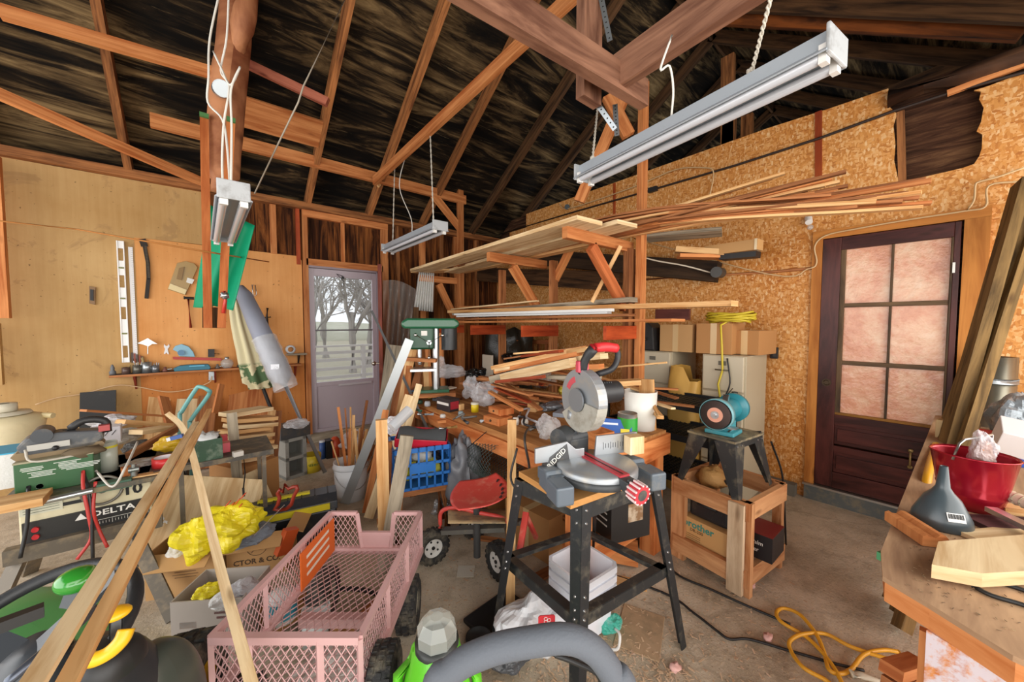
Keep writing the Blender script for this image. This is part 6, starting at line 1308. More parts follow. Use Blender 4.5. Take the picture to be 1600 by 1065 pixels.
# hand truck
TC = mat('6fa9a6', .35, dirt=.2, dcol='8a7a66'); ht = T('hand_truck', 'pale teal hand truck with its loop handle above the table', 'hand truck', at(300, 900, d=2.5))
dH = 2.5; loopP = [at(281, 770, d=dH), at(281, 655, d=dH), at(284, 643, d=dH), at(306, 608, d=dH), at(313, 604, d=dH), at(325, 609, d=dH), at(326, 617, d=dH + .03), at(299, 655, d=dH + .05), at(297, 670, d=dH + .05), at(300, 790, d=dH + .03)]
MB().tube(loopP, .013, n=10, smooth=4).build('frame', TC, ht, world=True)
q1 = at(281, 768, d=dH); q2 = at(300, 788, d=dH + .03)
for q in (q1, q2): MB().tube([q, V((q.x, q.y, .05))], .014).build('upright', TC, ht, world=True)
MB().beam(V((q1.x - .05, q1.y - .05, .02)), V((q2.x + .05, q2.y + .05, .02)), .2, .01).build('toe_plate', TC, ht, world=True)
# stacks of cut boards behind
for i in range(9):
    y = 640 + i * 9; bd('jagged-ended pale offcut in the pile right of the green bin', at(352 + (i % 3) * 3, y + 8, d=2.7), at(418 + R.uniform(-8, 8), y + R.uniform(-4, 4), d=3.0), .15, .028, [W_PALE, W_PINE][i % 2], group='offcuts stacked by the green bin', name='wood_offcut', cat='offcut')
sup = rbox('brown carton holding up the pile of jagged offcuts', 385, 800, .0, (.3, .35, .42), .5, CRT2, name='cardboard_box', d=3.0); sup.location.z = 0
for p, q, d0, d1, w_, h_, mt, l in [((362, 645), (372, 760), 2.6, 2.5, .06, .02, W_GREY, 'grey-white upright board end beside the jagged offcuts'),
    ((425, 640), (410, 750), 3.1, 3.0, .05, .1, W_PINE, 'upright pine board right of the jagged offcuts'),
    ((430, 642), (420, 755), 3.15, 3.1, .1, .02, W_BRWN, 'brown upright board at the right end of the offcut pile'),
    ((345, 745), (300, 880), 2.35, 2.2, .5, .012, W_PALE, 'large pale plywood sheet leaning behind the yellow bags'),
    ((385, 740), (430, 840), 2.6, 2.45, .16, .012, W_PALE, 'narrow pale plywood offcut beside the large sheet'),
    ((500, 728), (468, 775), 2.95, 2.55, .16, .06, W_PALE, 'thick pale plank lying on the floor before the cinder block')]:
    a, b2 = at(*p, d=d0), at(*q, d=d1)
    if 'plank lying' in l: a.z = b2.z = .035
    bd(l, a, b2, w_, h_, mt, (0, 0, 1) if 'plank lying' in l else ray(350, 800))
# things by the back wall under the wrapped umbrella
cbk = T('cinder_block', 'grey cinder block standing on end with two dark hollows', 'block', at(457, 742, Z=0), .25); gm = mat('a3a39d', .9, bmp=.6, bsc=120); m = MB(); w_, h_, dd = .19, .39, .19
for z in (.015, .195, .375): m.box((0, 0, z), (w_, dd, .03))
for x in (-w_ / 2 + .015, w_ / 2 - .015): m.box((x, 0, h_ / 2), (.03, dd, h_))
m.build('body', gm, cbk); MB().box((0, .06, h_ / 2), (w_ - .06, .02, h_ - .02)).build('web', mat('6f6f6a', .9), cbk)
tbx = T('metal_box', 'dark grey metal box sitting on top of the cinder block', 'box', (cbk.location.x, cbk.location.y, .392), .25); MB().box((0, 0, .06), (.27, .2, .12)).build('body', mat('5c6064', .4, .5, dirt=.4), tbx, bev=.004); bag('clear plastic crumpled over the metal box on the cinder block', 465, 668, .5, .09, (1.1, .8, .5), seed=91)
yp_ = can('yellow plastic pail standing beside the cinder block', 487, 735, 0, .09, .17, mat('dcc233', .4), rim=False, name='yellow_pail', cat='pail'); text('user', .05, mat('2f5f2f', .5), (.0, -.095, .09), axes((1, -.3, 0), (0, 0, 1)), yp_)
fe = T('jerry_jug', 'orange and black bottle standing at the foot of the back door', 'bottle', at(524, 712, Z=0)); MB().lathe([(0, 0), (.06, 0), (.065, .12), (.04, .2), (.02, .22), (0, .22)], n=18).build('body', mat('d2522a', .4), fe); MB().box((-.07, 0, .1), (.06, .1, .2)).build('side_block', BLK, fe)
bl3 = can('blue spray can by the door foot', 504, 716, 0, .03, .2, mat('3a5c9c', .4), lid=mat('dfe4ea', .4), name='spray_can')
bag('white and pink cloth heap behind the stick bucket', 560, 700, .1, .14, (1.3, .7, .7), mat('e2dce2', .6, bmp=.5), seed=92, name='cloth_heap', cat='cloth')
rbox('brown flat board box under the cloth heap behind the stick bucket', 560, 712, 0, (.35, .2, .1), 0, W_BRWN, name='wooden_box')
# cardboard boxes with bags, toolbox, hand saw
b1 = carton('left open cardboard box with yellow bags stuffed in it', at(308, 905, Z=.0), (.33, .26, .24), yaw(.97, .22), CRT, open_=True, name='cardboard_box')
m = MB(); [m.box((.02, -.1335, .15 - .015 * k), (.12 - .02 * (k % 2), .001, .004)) for k in range(4)]; m.build('print_line', mat('8c6a48', .6), b1)
b2_ = carton('right open cardboard box printed with a round bird emblem', at(415, 878, Z=.0), (.3, .26, .25), yaw(.97, .3), CRT, open_=True, name='cardboard_box')
ink = mat('5a4634', .6); text('CTOR & CO.', .042, ink, (.0, -.1345, .095), FRONT, b2_, bold=.02)
m = MB(); m.tube([V((-.0 + .052 * math.cos(a), -.1345, .18 + .052 * math.sin(a))) for a in [k * PI / 16 for k in range(32)]], .0015, n=4, closed=True)
m.tube([V((-.03, -.1345, .165)), V((-.01, -.1345, .19)), V((.02, -.1345, .205)), V((.035, -.1345, .195)), V((.01, -.1345, .18)), V((.03, -.1345, .16)), V((-.01, -.1345, .16)), V((-.03, -.1345, .145))], .0018, n=4, smooth=3); m.build('emblem', ink, b2_)
YEL = mat('ead82a', .35, bmp=.4, bsc=18)
yb = bag('big bright yellow shopping bag bulging from the left cardboard box', 318, 868, .22, .12, (.9, .7, 1.0), YEL, seed=101, nz=.5)
yb2 = bag('second yellow shopping bag with red print between the two cardboard boxes', 362, 850, .26, .13, (1.1, .8, .85), YEL, seed=102, nz=.5)
c_ = at(362, 793, d=2.1); o = MB(); t_ = L(1, .1).normalized()
for k, (x, z) in enumerate(((-.04, -.03), (-.01, .0), (.02, .02), (.05, .05), (-.03, .01), (.03, -.01))): o.beam(c_ + t_ * x + V((0, 0, z)) - ray(362, 793) * .08, c_ + t_ * (x + .025) + V((0, 0, z + .03)) - ray(362, 793) * .08, .012, .004)
o.build('red_print', mat('cf4a28', .4), yb2, world=True)
bag('white crumpled tag sack in the mouth of the left cardboard box', 282, 868, .22, .05, (1, .7, .8), mat('e2ded6', .6), seed=103)
dk = bag('black crumpled sack with white lettering behind the left cardboard box', 258, 850, .1, .17, (.9, .6, 1.5), mat('232427', .35, bmp=.4), seed=104, name='black_sack', cat='sack')
ce = at(252, 808, d=2.05); text('ent', .07, mat('e8e8ea', .4), MW(dk).inverted() @ ce, axes(L(.35, .2) + V((0, 0, -1)), L(1, .1)), dk, bold=.02)
bag('grey and blue cloth in the right cardboard box', 395, 850, .2, .09, (1.2, .8, .7), mat('7d8796', .6, bmp=.5), seed=105, name='cloth', cat='cloth')
rbox('orange and white product carton inside the right cardboard box', 440, 865, .12, (.08, .04, .15), .3, mat('d9602c', .5), name='carton', rot=(.2, .3, .4))
tl = T('tool_box', 'long black plastic tool box with yellow lid edge', 'toolbox', at(452, 845, Z=0), yaw(.93, .52)); Lx = .58
MB().box((0, 0, .11), (Lx, .26, .22)).build('body', mat('26282c', .4, dirt=.15), tl, bev=.012)
m = MB(); m.prism([(-.14, 0), (.14, 0), (.13, .05), (.06, .085), (-.06, .085), (-.13, .05)], (-Lx / 2 - .005, 0, .22), (0, 1, 0), (0, 0, 1), Lx + .01); lid_ = m.build('lid', mat('34383e', .4, dirt=.2), tl, bev=.004)
m = MB(); [m.box((-.24 + .08 * k, 0, .306), (.008, .12, .006)) for k in range(7)]; m.build('ridge', BLK, lid_); MB().box((-.02, -.135, .245), (Lx * .92, .015, .04)).build('yellow_band', mat('d9c92e', .4), lid_); MB().box((-.02, 0, .31), (.3, .03, .02)).build('handle', mat('d9c92e', .4), lid_)
hs_ = T('hand_saw', 'hand saw with carved red-brown handle stuck in the cardboard box', 'saw', at(440, 800, d=2.2)); dS = 2.15
pl = [(446, 757), (452, 763), (458, 760), (464, 759), (465, 764), (459, 775), (455, 788), (447, 795), (436, 797), (428, 796), (434, 788), (437, 777), (434, 770), (438, 764), (442, 768)]
o0 = at(446, 778, d=dS); ex = L(1, 0).normalized(); ez = V((0, 0, 1)); 
pp = [((at(x, y, d=dS) - o0).dot(ex), (at(x, y, d=dS) - o0).dot(ez)) for x, y in pl]
# ring shaped handle: outer outline as a tube, grip as bar
MB().tube([o0 + ex * a + ez * b2 for a, b2 in pp], .011, n=8, closed=True).build('handle', mat('8a2c1c', .4), hs_, world=True)
a, b2 = at(441, 792, d=dS), at(395, 838, d=2.0); MB().beam(a, b2, .004, .11, L(-1, 0) + V((0, 0, -1)), taper=.6).build('blade', mat('6a5c52', .35, .7, dirt=.4), hs_, world=True)
# carton of bags before the boxes
b3 = carton('low printed carton with white bags beside the cart', at(352, 985, Z=.0), (.3, .22, .24), yaw(.97, .1), mat('b9afa6', .6), open_=True, name='printed_carton', flaps=False)
text('HOUSE\nSENSE', .03, mat('8a2a30', .5), (.11, -.112, .17), FRONT, b3) if 0 else None
m = MB(); [m.box((.07, -.1125, .2 - .022 * k), (.1 - .02 * k, .001, .011)) for k in range(3)]; m.build('print_line', mat('8a3038', .5), b3)
MB().box((-.08, -.1125, .13), (.07, .001, .03)).build('orange_print', mat('d98a4a', .5), b3)
MB().box((0, 0, .239), (.31, .23, .004)).build('red_rim', mat('b43a30', .5), b3) if 0 else None
bag('yellow crumpled bag in the low printed carton', 325, 940, .2, .05, (1.1, .7, .9), YEL, seed=111); bag('white crumpled bag in the middle of the low printed carton', 352, 950, .19, .05, (1.1, .7, .8), mat('dcdad8', .5, bmp=.5), seed=112); bag('grey crumpled bag with dark print at the right of the low printed carton', 378, 935, .2, .055, (1.2, .7, .8), mat('b9b8bc', .4, bmp=.5), seed=113)
can('white and teal paint pail standing left of the cart basket', 442, 965, .1, .06, .12, mat('e6e4e0', .4), band=mat('3c90a4', .4), name='paint_pail', cat='pail', lid=mat('dfe0e0', .4))
rbox('low brown box under the white and teal pail', 442, 975, .0, (.16, .14, .098), .2, CRT2, name='cardboard_box')
# ---------------- pink mesh cart ----------------
PK = mat('d3a9a8', .5, dirt=.15, dcol='a07878'); l0, l1, d0, d1, zd, zt_ = -.97, -.49, 1.13, 1.91, .27, .47
pc = T('garden_cart', 'dusty pink steel mesh garden wagon with a notched end gate', 'cart', L(-.73, 1.5, 0)); P_ = lambda l, d, z: L(l, d, z)
def rail(a, b_, nm='rail', s=.022): MB().beam(a, b_, s, s).build(nm, PK, pc, world=True)
for z in (zd, zt_):
    rail(P_(l0, d0, z), P_(l0, d1, z), s=.028 if z == zd else .02); rail(P_(l1, d0, z), P_(l1, d1, z), s=.028 if z == zd else .02)
rail(P_(l0, d0, zt_), P_(l1, d0, zt_), s=.025); rail(P_(l0, d0, zd), P_(l1, d0, zd)); rail(P_(l0, d1, zd), P_(l1, d1, zd), s=.03)
for l in (l0, l1):
    for d in (d0, d0 + .26, d0 + .52, d1): rail(P_(l, d, zd), P_(l, d, zt_), 'stake', .016)
for l in (-.85, -.62): rail(P_(l, d0, zd), P_(l, d0, zt_), 'stake', .02)
la, lb_ = l0 + .155, l1 - .155
for a, b_ in (((l0, zt_), (la - .015, zt_)), ((lb_ + .015, zt_), (l1, zt_)), ((la - .015, zt_), (la + .01, zd)), ((lb_ + .015, zt_), (lb_ - .01, zd)), ((la, .36), (lb_, .36))): rail(P_(a[0], d1, a[1]), P_(b_[0], d1, b_[1]), 'gate_frame', .018)
MB().box(P_((la + lb_) / 2, d1, .315), (.165, .006, .09), rz=-HEAD).build('gate_plate', PK, pc, world=True)
def mesh_panel(o, u, v, lu, lv, nm='mesh', sp=.034, th=.0016, clip=None, skew=.62):
    m = MB(); u, v = V(u).normalized(), V(v).normalized()
    n = int((lu + lv / skew) / sp) + 2
    for s in (1, -1):
        for k in range(-n, n + 1):
            # diamond wires
            t0 = k * sp; pts = []
            a0, b0 = t0, 0; a1, b1 = t0 + s * lv / (1 / skew) , lv
            # clip to 0..lu
            da = a1 - a0; tt0, tt1 = 0, 1
            if abs(da) > 1e-9:
                q = sorted(((0 - a0) / da, (lu - a0) / da)); tt0 = max(0, q[0]); tt1 = min(1, q[1])
            if tt1 - tt0 > .02: m.beam(o + u * (a0 + da * tt0) + v * (lv * tt0), o + u * (a0 + da * tt1) + v * (lv * tt1), th, th * 2)
    return m.build(nm, PK, pc, world=True)
up = V((0, 0, 1)); fd = L(0, 1); rt2 = L(1, 0)
mesh_panel(P_(l0, d0, zd), rt2, fd, l1 - l0, d1 - d0, sp=.032, th=.0022)
for l in (l0, l1): mesh_panel(P_(l, d0, zd), fd, up, d1 - d0, zt_ - zd, sp=.026)
mesh_panel(P_(l0, d0, zd), rt2, up, l1 - l0, zt_ - zd, sp=.03); mesh_panel(P_(l0, d1, zd), rt2, up, .145, zt_ - zd, sp=.026); mesh_panel(P_(l1 - .145, d1, zd), rt2, up, .145, zt_ - zd, sp=.026)
rail(P_(-.9, 1.5, .22), P_(-.56, 1.5, .22), 'axle_beam', .04)
for l, d, r in ((-.505, 1.72, .12), (-.95, 1.2, .12), (-.475, 1.18, .12), (-.95, 1.78, .12)): c = L(l, d, r); tyre(pc, c, L(1, .12).normalized(), r, .1, hub=mat('8d8a7a', .5, dirt=.4), knob=26)
# orange printed card leaning inside the cart side, things under it
oc_ = T('orange_card', 'orange printed cardboard leaning inside the wagon left side', 'cardboard', L(-.93, 1.75, .29)); p0 = P_(l0 + .03, 1.48, .3); MB().beam(P_(l0 + .04, 1.56, .385), P_(l0 + .04, 1.86, .385), .006, .17).build('card', mat('e06a28', .5), oc_, world=True)
m = MB(); [m.beam(P_(l0 + .0445, 1.6, .43 - k * .04), P_(l0 + .0445, 1.8, .44 - k * .04), .001, .014) for k in range(3)]; m.build('white_print', mat('ecdccb', .5), oc_, world=True)
jg = can('white plastic jug on the floor beneath the wagon mesh', 495, 1000, 0, .06, .16, mat('dfe2e0', .4), name='plastic_jug', cat='jug'); 
bag('brown crumpled leaf paper on the floor under the wagon', 530, 995, 0, .06, (1.1, .8, .5), mat('b98a58', .8, bmp=.5), seed=121, name='crumpled_paper', cat='paper', nz=.8)
bag('pale crumpled sheet on the floor under the wagon front gate', 520, 1060, .02, .14, (1.2, .9, .35), mat('d2ccc6', .7, bmp=.5), seed=122, name='crumpled_sheet', cat='sheet')
for i, (p, q, mt, l) in enumerate((((420, 985), (480, 925), W_PINE, 'pine stick on the floor beneath the wagon'), ((600, 930), (540, 990), W_BRWN, 'brown board on the floor beneath the wagon'), ((440, 1010), (470, 960), W_GREY, 'grey board on the floor under the wagon gate'))):
    bd(l, at(*p, Z=.02), at(*q, Z=.02), .05, .02, mt)
one(MB().tube([at(450, 950, Z=.03), at(500, 925, Z=.05), at(560, 920, Z=.05), at(610, 935, Z=.03)], .012, smooth=6), 'hose', BLK, 'black hose curled on the floor beneath the wagon', 'hose')
# lime yard tool
GN = mat('66c82e', .35); yt = T('lime_blower', 'lime green yard tool with a clear octagonal cap', 'yard tool', L(-.18, 1.12, 0)); cY = at(683, 1030, d=1.12)
m = MB(); m.lathe([(.0, -.3), (.125, -.3), (.115, -.12), (.085, .0), (.06, .03), (0, .03)], cY + V((0, 0, .03)), n=8, sx=1.1, sy=.9); m.build('housing', GN, yt, world=True, bev=.008)
m = MB(); m.lathe([(.05, .0), (.06, .015), (.062, .05), (.045, .08), (.02, .088), (0, .088)], cY + V((0, 0, .05)), n=8, sm=False); m.build('clear_cap', mat('d9ded6', .1, alpha=.38, spec=.9), yt, world=True)
m = MB(); m.lathe([(.066, 0), (.066, .022), (0, .022)], cY + V((0, 0, .045)), n=18); m.build('collar', mat('2c302e', .4), yt, world=True)
MB().box(V((cY.x, cY.y, .08)), (.2, .2, .16)).build('base', mat('2c302e', .4), yt, world=True)
for s in (-1, 1): MB().tube([cY + rt2 * s * .06 + V((0, 0, .03)), cY + rt2 * s * .12 + V((0, 0, -.05)), cY + rt2 * s * .13 + V((0, 0, -.2))], .016, n=8).build('side_rib', GN, yt, world=True)
# grey foam handlebar of a mower
fh = T('mower_handle', 'grey foam-wrapped push mower handlebar at the bottom of the picture', 'mower handle', at(840, 1065, d=.8)); hd = .8
pts = [at(640, 1500, d=hd), at(672, 1110, d=hd), at(705, 1048, d=hd), at(765, 1016, d=hd), at(830, 1002, d=hd), at(885, 997, d=hd), at(925, 1013, d=hd), at(955, 1050, d=hd), at(985, 1110, d=hd), at(1050, 1500, d=hd)]
MB().tube(pts, .029, n=16, smooth=6).build('foam_grip', mat('5b6068', .75, bmp=.15, bsc=150), fh, world=True)
MB().tube([at(860, 1020, d=.86), at(900, 1035, d=.86), at(935, 1055, d=.86), at(945, 1100, d=.86)], .006, n=8, smooth=5).build('bail_wire', BLK, fh, world=True)
# ---------------- riding mower ----------------
MG = mat('3c8a3f', .3, spec=.6); MK = mat('2b2e31', .35, dirt=.1); MY = mat('e8b21e', .35)
rm_ = T('riding_mower', 'green and yellow riding mower with black steering wheel, cut by the picture corner', 'riding mower', L(-1.0, .8, 0)); wcn = at(30, 1018, d=.80)
nrm = (V((0, 0, .85)) + L(.0, -.42)).normalized(); d_, a_x, b_x = frame(nrm)
ring = [wcn + (a_x * math.cos(t) + b_x * math.sin(t)) * .19 for t in [k * 2 * PI / 48 for k in range(48)]]
sw_ = MB().tube(ring, .0155, n=12, closed=True).build('steering_wheel', mat('25272a', .5, bmp=.1, bsc=200), rm_, world=True)
m = MB(); hubp = wcn - nrm * .035; m.lathe([(0, .02), (.05, .015), (.06, 0), (.06, -.03), (0, -.03)], hubp, nrm, n=24)
ee = [(p - wcn).normalized() for p in (at(135, 935, d=.86), at(60, 1100, d=.75), at(-90, 960, d=.85))]
for e in ee: m.beam(hubp, wcn + e * .185, .05, .016, nrm, taper=.6)
m.build('spoke', mat('3c4045', .35), sw_, world=True)
kp_ = at(121, 905, d=.82); MB().ball(kp_, .033, sc=(1.1, 1, .8), n=24, m=14).build('spinner_knob', mat('2f8a2e', .15, spec=.8), sw_, world=True); MB().beam(kp_ - V((0, 0, .02)), kp_ - V((0, 0, .02)) + (wcn - kp_) * .12 + V((0, 0, -.02)), .022, .03).build('knob_clamp', mat('565c62', .35), sw_, world=True)
MB().cyl(hubp, hubp - nrm * .4, .035, .06, n=16).build('steering_column', MK, rm_, world=True)
# dash, hood and yellow levers
def shell(o, sx_, sy_, sz_, m_, nm, seed=0, p=2.6, zcut=0, rz=-HEAD):
    mb = MB(); n, k_ = 32, 14
    def f(u, v):
        th = v * PI / 2; ph = u * 2 * PI; c, s = math.cos(ph), math.sin(ph); e = 2 / p
        x = math.copysign(abs(c) ** e, c) * math.cos(th) ** e * sx_; y = math.copysign(abs(s) ** e, s) * math.cos(th) ** e * sy_; z = math.sin(th) ** e * sz_
        q = Matrix.Rotation(rz, 3, 'Z') @ V((x, y, 0)); return V(o) + q + V((0, 0, z))
    mb.grid(f, n, k_); return mb.build(nm, m_, rm_, world=True)
shell(L(-1.5, 1.0, .34), .24, .26, .32, mat('5fa662', .35, spec=.6), 'hood'); shell(L(-.99, .80, .38), .14, .16, .36, MK, 'dashboard')
shell(L(-1.25, .85, .0), .35, .45, .42, mat('2b2e2c', .5), 'chassis'); 

for px, py, rx_, nm in ((181, 958, .022, 'yellow_lever'),):
    c_ = at(px, py, d=.78); m = MB(); m.ball(c_, rx_, sc=(1.15, 1, .55) if py < 980 else (1.2, 1, .6), n=20); q = m.build(nm, MY, rm_, world=True); MB().tube([c_, c_ - V((0, 0, .15)) + L(-.03, .02)], .01).build('lever_stem', MK, q, world=True)
c_ = at(165, 1002, d=.76); MB().tube([at(132, 1030, d=.74), at(150, 1029, d=.74), at(172, 1018, d=.75), at(190, 1000, d=.76), at(198, 982, d=.77)], .014, n=8, smooth=5).build('yellow_trim', MY, rm_, world=True)
shell(at(165, 1010, d=.80) - V((0, 0, .05)), .06, .06, .06, BLK, 'cup_holder')
shell(L(-.93, .9, .35), .09, .12, .30, mat('3d423c', .35), 'side_fender')
MB().tube([at(0, 1075, d=.62), at(60, 1025, d=.66), at(110, 985, d=.72), at(150, 950, d=.8)], .008, n=8, smooth=5).build('control_rod', mat('565c68', .3, .6), rm_, world=True)
m = MB(); m.box(at(20, 970, d=.66), (.07, .02, .02), rz=.2); m.build('control_switch', BLK, rm_, world=True)
tyre(rm_, L(-1.13, 1.2, .19), L(.9, .3).normalized(), .19, .15, hub=MY, knob=24, nm='front_wheel')
# long boards crossing the foreground
for p, q, da, db2, w_, h_, mt, l, mid in [
    ((12, 1130), (306, 660), .47, 2.25, .029, .012, W_PALE, 'long pine board running from the mower up to the green bin, lower of two', None),
    ((72, 1130), (327, 640), .49, 2.28, .025, .014, W_PINE, 'long rounded pine strip lying along the lower long board', None)]:
    a, b2 = at(*p, d=da), at(*q, d=db2); bd(l, a, b2, w_, h_, mt, None)
pts = spline([at(262, 646, d=2.4), at(283, 665, d=2.25), at(298, 700, d=2.05), at(318, 780, d=1.7), at(345, 890, d=1.35), at(375, 1000, d=1.12), at(398, 1085, d=1.0)], 5); m = MB(); m.ribbon(pts, .03, .012, V((0, -1, .3)))
one(m, 'bent_strip', W_PALE, 'bent pale wood strip arching down across the pink wagon', 'wood strip')
# ---------------- near bench at the right edge ----------------
ZN = .85
nb = T('side_bench', 'heavy side bench with chamfered corner and paint-smeared panel at the picture edge', 'workbench', (2.4, -.5, 0))
tp_ = [(1.235, .01), (1.28, .085), (1.42, .10), (3.86, .04), (3.86, -1.2), (1.05, -1.2), (1.16, -.10)]
tpm = wood('80604a', 'c6a27e', .85, grain=10, vary=.02); m = MB(); m.prism(tp_, (0, 0, ZN - .012), (1, 0, 0), (0, 1, 0), .012); m.build('top', tpm, nb, world=True)
sm = [(x + (.008 if x < 1.5 else 0), y - .004) for x, y in tp_]; m = MB(); m.prism(sm, (0, 0, ZN - .065), (1, 0, 0), (0, 1, 0), .052); m.build('apron', wood('b0602c', 'e6a36a', .8, grain=10, vary=.02), nb, world=True)
pm_, nt, b = newmat('smeared_panel'); v = coord(nt, 'World', (1, 1, 1)); c = ramp(nt, noi(nt, coord(nt, 'World', (60, 60, 2)), 1, 4), [(.3, 'c0672c'), (.7, 'e39a5c')])
c = mix(nt, ramp(nt, noi(nt, v, 5, 6, .7, .8), [(.46, (0,) * 3), (.56, (.95,) * 3)]), c, 'd9d2dc'); nt.links.new(c, b.inputs['Base Color']); b.inputs['Roughness'].default_value = .8
MB().beam((1.27, .01, ZN - .085), (1.27, .01, 0), .02, .02, (1, 0, 0)).build('corner_post', W_ORNG, nb, world=True)
pa, pb2 = V((1.255, .0, 0)), V((1.155, -.2, 0)); m = MB(); m.prism([(0, 0), ((pb2 - pa).length, 0), ((pb2 - pa).length, ZN - .065), (0, ZN - .065)], pa, pb2 - pa, (0, 0, 1), .02); m.build('end_panel', pm_, nb, world=True)
pa2 = pb2; pb3 = V((1.08, -.6, 0)); m = MB(); m.prism([(0, 0), (.5, 0), (.5, ZN - .065), (0, ZN - .065)], pa2, pb3 - pa2, (0, 0, 1), .02); m.build('front_panel', W_ORNG, nb, world=True)
for x, y in ((3.7, -.05), (3.7, -1.1), (1.9, -.05), (1.2, -1.1)): MB().box((x, y, .38), (.09, .09, .76)).build('leg', W_BRWN, nb, world=True)
# funnel
fc = at(1470, 818, Z=ZN + .002); fu = T('plastic_funnel', 'dark grey upturned plastic funnel with a barcode sticker', 'funnel', fc)
MB().lathe([(.066, 0), (.068, .004), (.064, .03), (.04, .085), (.024, .105), (.016, .12), (.009, .185), (.007, .185), (.013, .12), (.02, .1)], n=36).build('cone', mat('3f4a50', .3, spec=.6), fu)
t_ = L(1, .05).normalized(); lc = fc + L(-.055, -.055, .055); fr_ = axes(L(.86, .5), L(.1, .3, .9) + L(-.2, .2)); iv = MW(fu).inverted()
def sticker(cc, xx, yy, w_, h_, par):
    m = MB(); xx, yy = V(xx).normalized(), V(yy); yy = (yy - xx * yy.dot(xx)).normalized(); n = xx.cross(yy); m.beam(cc - xx * w_ / 2, cc + xx * w_ / 2, .001, h_, yy); s = m.build('sticker', mat('eceae6', .5), par, world=True)
    m = MB()
    for k in range(16): x = -w_ * .42 + k * w_ * .055; m.beam(cc + xx * x - yy * h_ * .15 + n * .0008, cc + xx * x + yy * h_ * .4 + n * .0008, .0012 if k % 3 else .002, .0006, n)
    m.build('barcode', BLK, s, world=True)
od = L(-.35, -.94); sticker(fc + od * .0585 + V((0, 0, .048)), V((0, 0, 1)).cross(od) * 1, V((0, 0, .85)) - od * .36, .04, .025, fu)
# red tub with wire handle and bag
rc_ = at(1516, 790, Z=ZN + .002); rt_ = T('red_tub', 'glossy red metal tub with ribbed sides and wire handle', 'tub', rc_); RT = mat('a8182c', .18, .5, spec=.8)
MB().lathe([(r * .68, z * .95) for r, z in [(0, .004), (.098, .0), (.11, .04), (.112, .043), (.118, .055), (.116, .06), (.122, .075), (.12, .08), (.145, .19), (.15, .192), (.146, .196), (.14, .185), (.1, .01), (0, .008)]], n=40, sx=1, sy=.95).build('body', RT, rt_)
hp0, hp1 = L(-.095, -.02, .17), L(.1, .03, .17); MB().tube([hp0, hp0 + V((0, 0, .055)) + L(.02, 0), hp0 + V((0, 0, .066)) + L(.05, .01), hp1 + V((0, 0, .07)), hp1 + V((0, 0, .05)), hp1], .004, n=6).build('wire_handle', STEEL, rt_)
MB().tube([L(-.07, 0, .17), L(-.03, -.05, .16), L(.02, -.06, .14)], .005, smooth=4).build('inner_hose', BLK, rt_)
o = bag('clear zip bag with orange contents sticking out of the red tub', 1545, 740, .92, .055, (.9, .6, 1.2), mat('dfd6da', .12, alpha=.55, spec=.9, bmp=.5), seed=131, inner=mat('c98a5a', .6)); o.location = rc_ + L(.03, 0, .13)
# blocks and boards on the bench
def plank_on(label, px0, py0, px1, py1, w_, h_, mt, zo=0, name='board', cat='board', bev=0):
    a, b2 = at(px0, py0, Z=ZN + zo + h_ / 2), at(px1, py1, Z=ZN + zo + h_ / 2); return bd(label, a, b2, w_, h_, mt, (0, 0, 1), name=name, cat=cat)
mo = T('moulding_block', 'short milled tan moulding block at the bench corner before the funnel', 'block', at(1435, 835, Z=ZN)); a, b2 = at(1400, 805, Z=ZN + .02), at(1462, 845, Z=ZN + .02); q = b2 - a; s = q.normalized().cross(V((0, 0, 1)))
m = MB(); m.prism([(-.03, -.018), (.03, -.018), (.03, .01), (.02, .014), (.012, .008), (.0, .008), (-.01, .018), (-.022, .018), (-.03, .008)], a, s, (0, 0, 1), q.length, -q.length if s.cross(V((0, 0, 1))).dot(q) < 0 else 0); m.build('block', W_ORNG, mo, world=True)
a = at(1462, 868, Z=ZN + .045); ex_, ey_ = L(1, -.12), L(.12, 1); wbd = T('thick_plank', 'thick pale plank with a sawn corner lying on the side bench', 'plank', at(1530, 880, Z=ZN))
pts = [(1456, 882), (1466, 846), (1640, 832), (1640, 890), (1535, 896)]; zz2 = ZN + .045
ps = [at(x, y, Z=zz2) for x, y in pts]; m = MB(); m.prism([(p.x, p.y) for p in ps], (0, 0, ZN + .012), (1, 0, 0), (0, 1, 0), .034); m.build('plank', W_PALE, wbd, world=True)
plank_on('pale flat board lying behind the thick plank on the side bench', 1512, 838, 1640, 828, .05, .012, W_PALE, .002)
plank_on('yellow stick poking out from beneath the thick plank', 1480, 890, 1534, 912, .012, .01, mat('e2b021', .4), 0, 'yellow_stick', 'stick')
gsx = plank_on('green painted stick poking out past the side bench corner', 1380, 872, 1415, 862, .03, .022, mat('4f9a6a', .5), -.035, 'green_stick', 'stick')
wr_ = T('wrapped_pipe', 'pipe wrapped in pale cloth tape lying by the red tub', 'pipe', at(1580, 790, Z=ZN)); a, b2 = at(1547, 762, d=1.25), at(1640, 800, d=1.1); MB().cyl(a, b2, .018, n=16).build('pipe', mat('c9b7a0', .8), wr_, world=True)
m = MB(); [m.tube([a.lerp(b2, k / 8) + (frame(b2 - a)[1] * math.cos(t) + frame(b2 - a)[2] * math.sin(t)) * .019 for t in [j * PI / 6 for j in range(12)]], .002, n=4, closed=True) for k in range(8)]; m.build('wrap_edge', mat('a8957c', .8), wr_, world=True)
plank_on('grey metal rule lying across boards beside the wrapped pipe', 1548, 795, 1640, 840, .03, .015, STEEL, .03, 'metal_rule', 'rule')
plank_on('dark purple board shadowed under the metal rule', 1520, 815, 1640, 822, .08, .015, wood('2c1a1c', '5c3c3c', .6), 0)
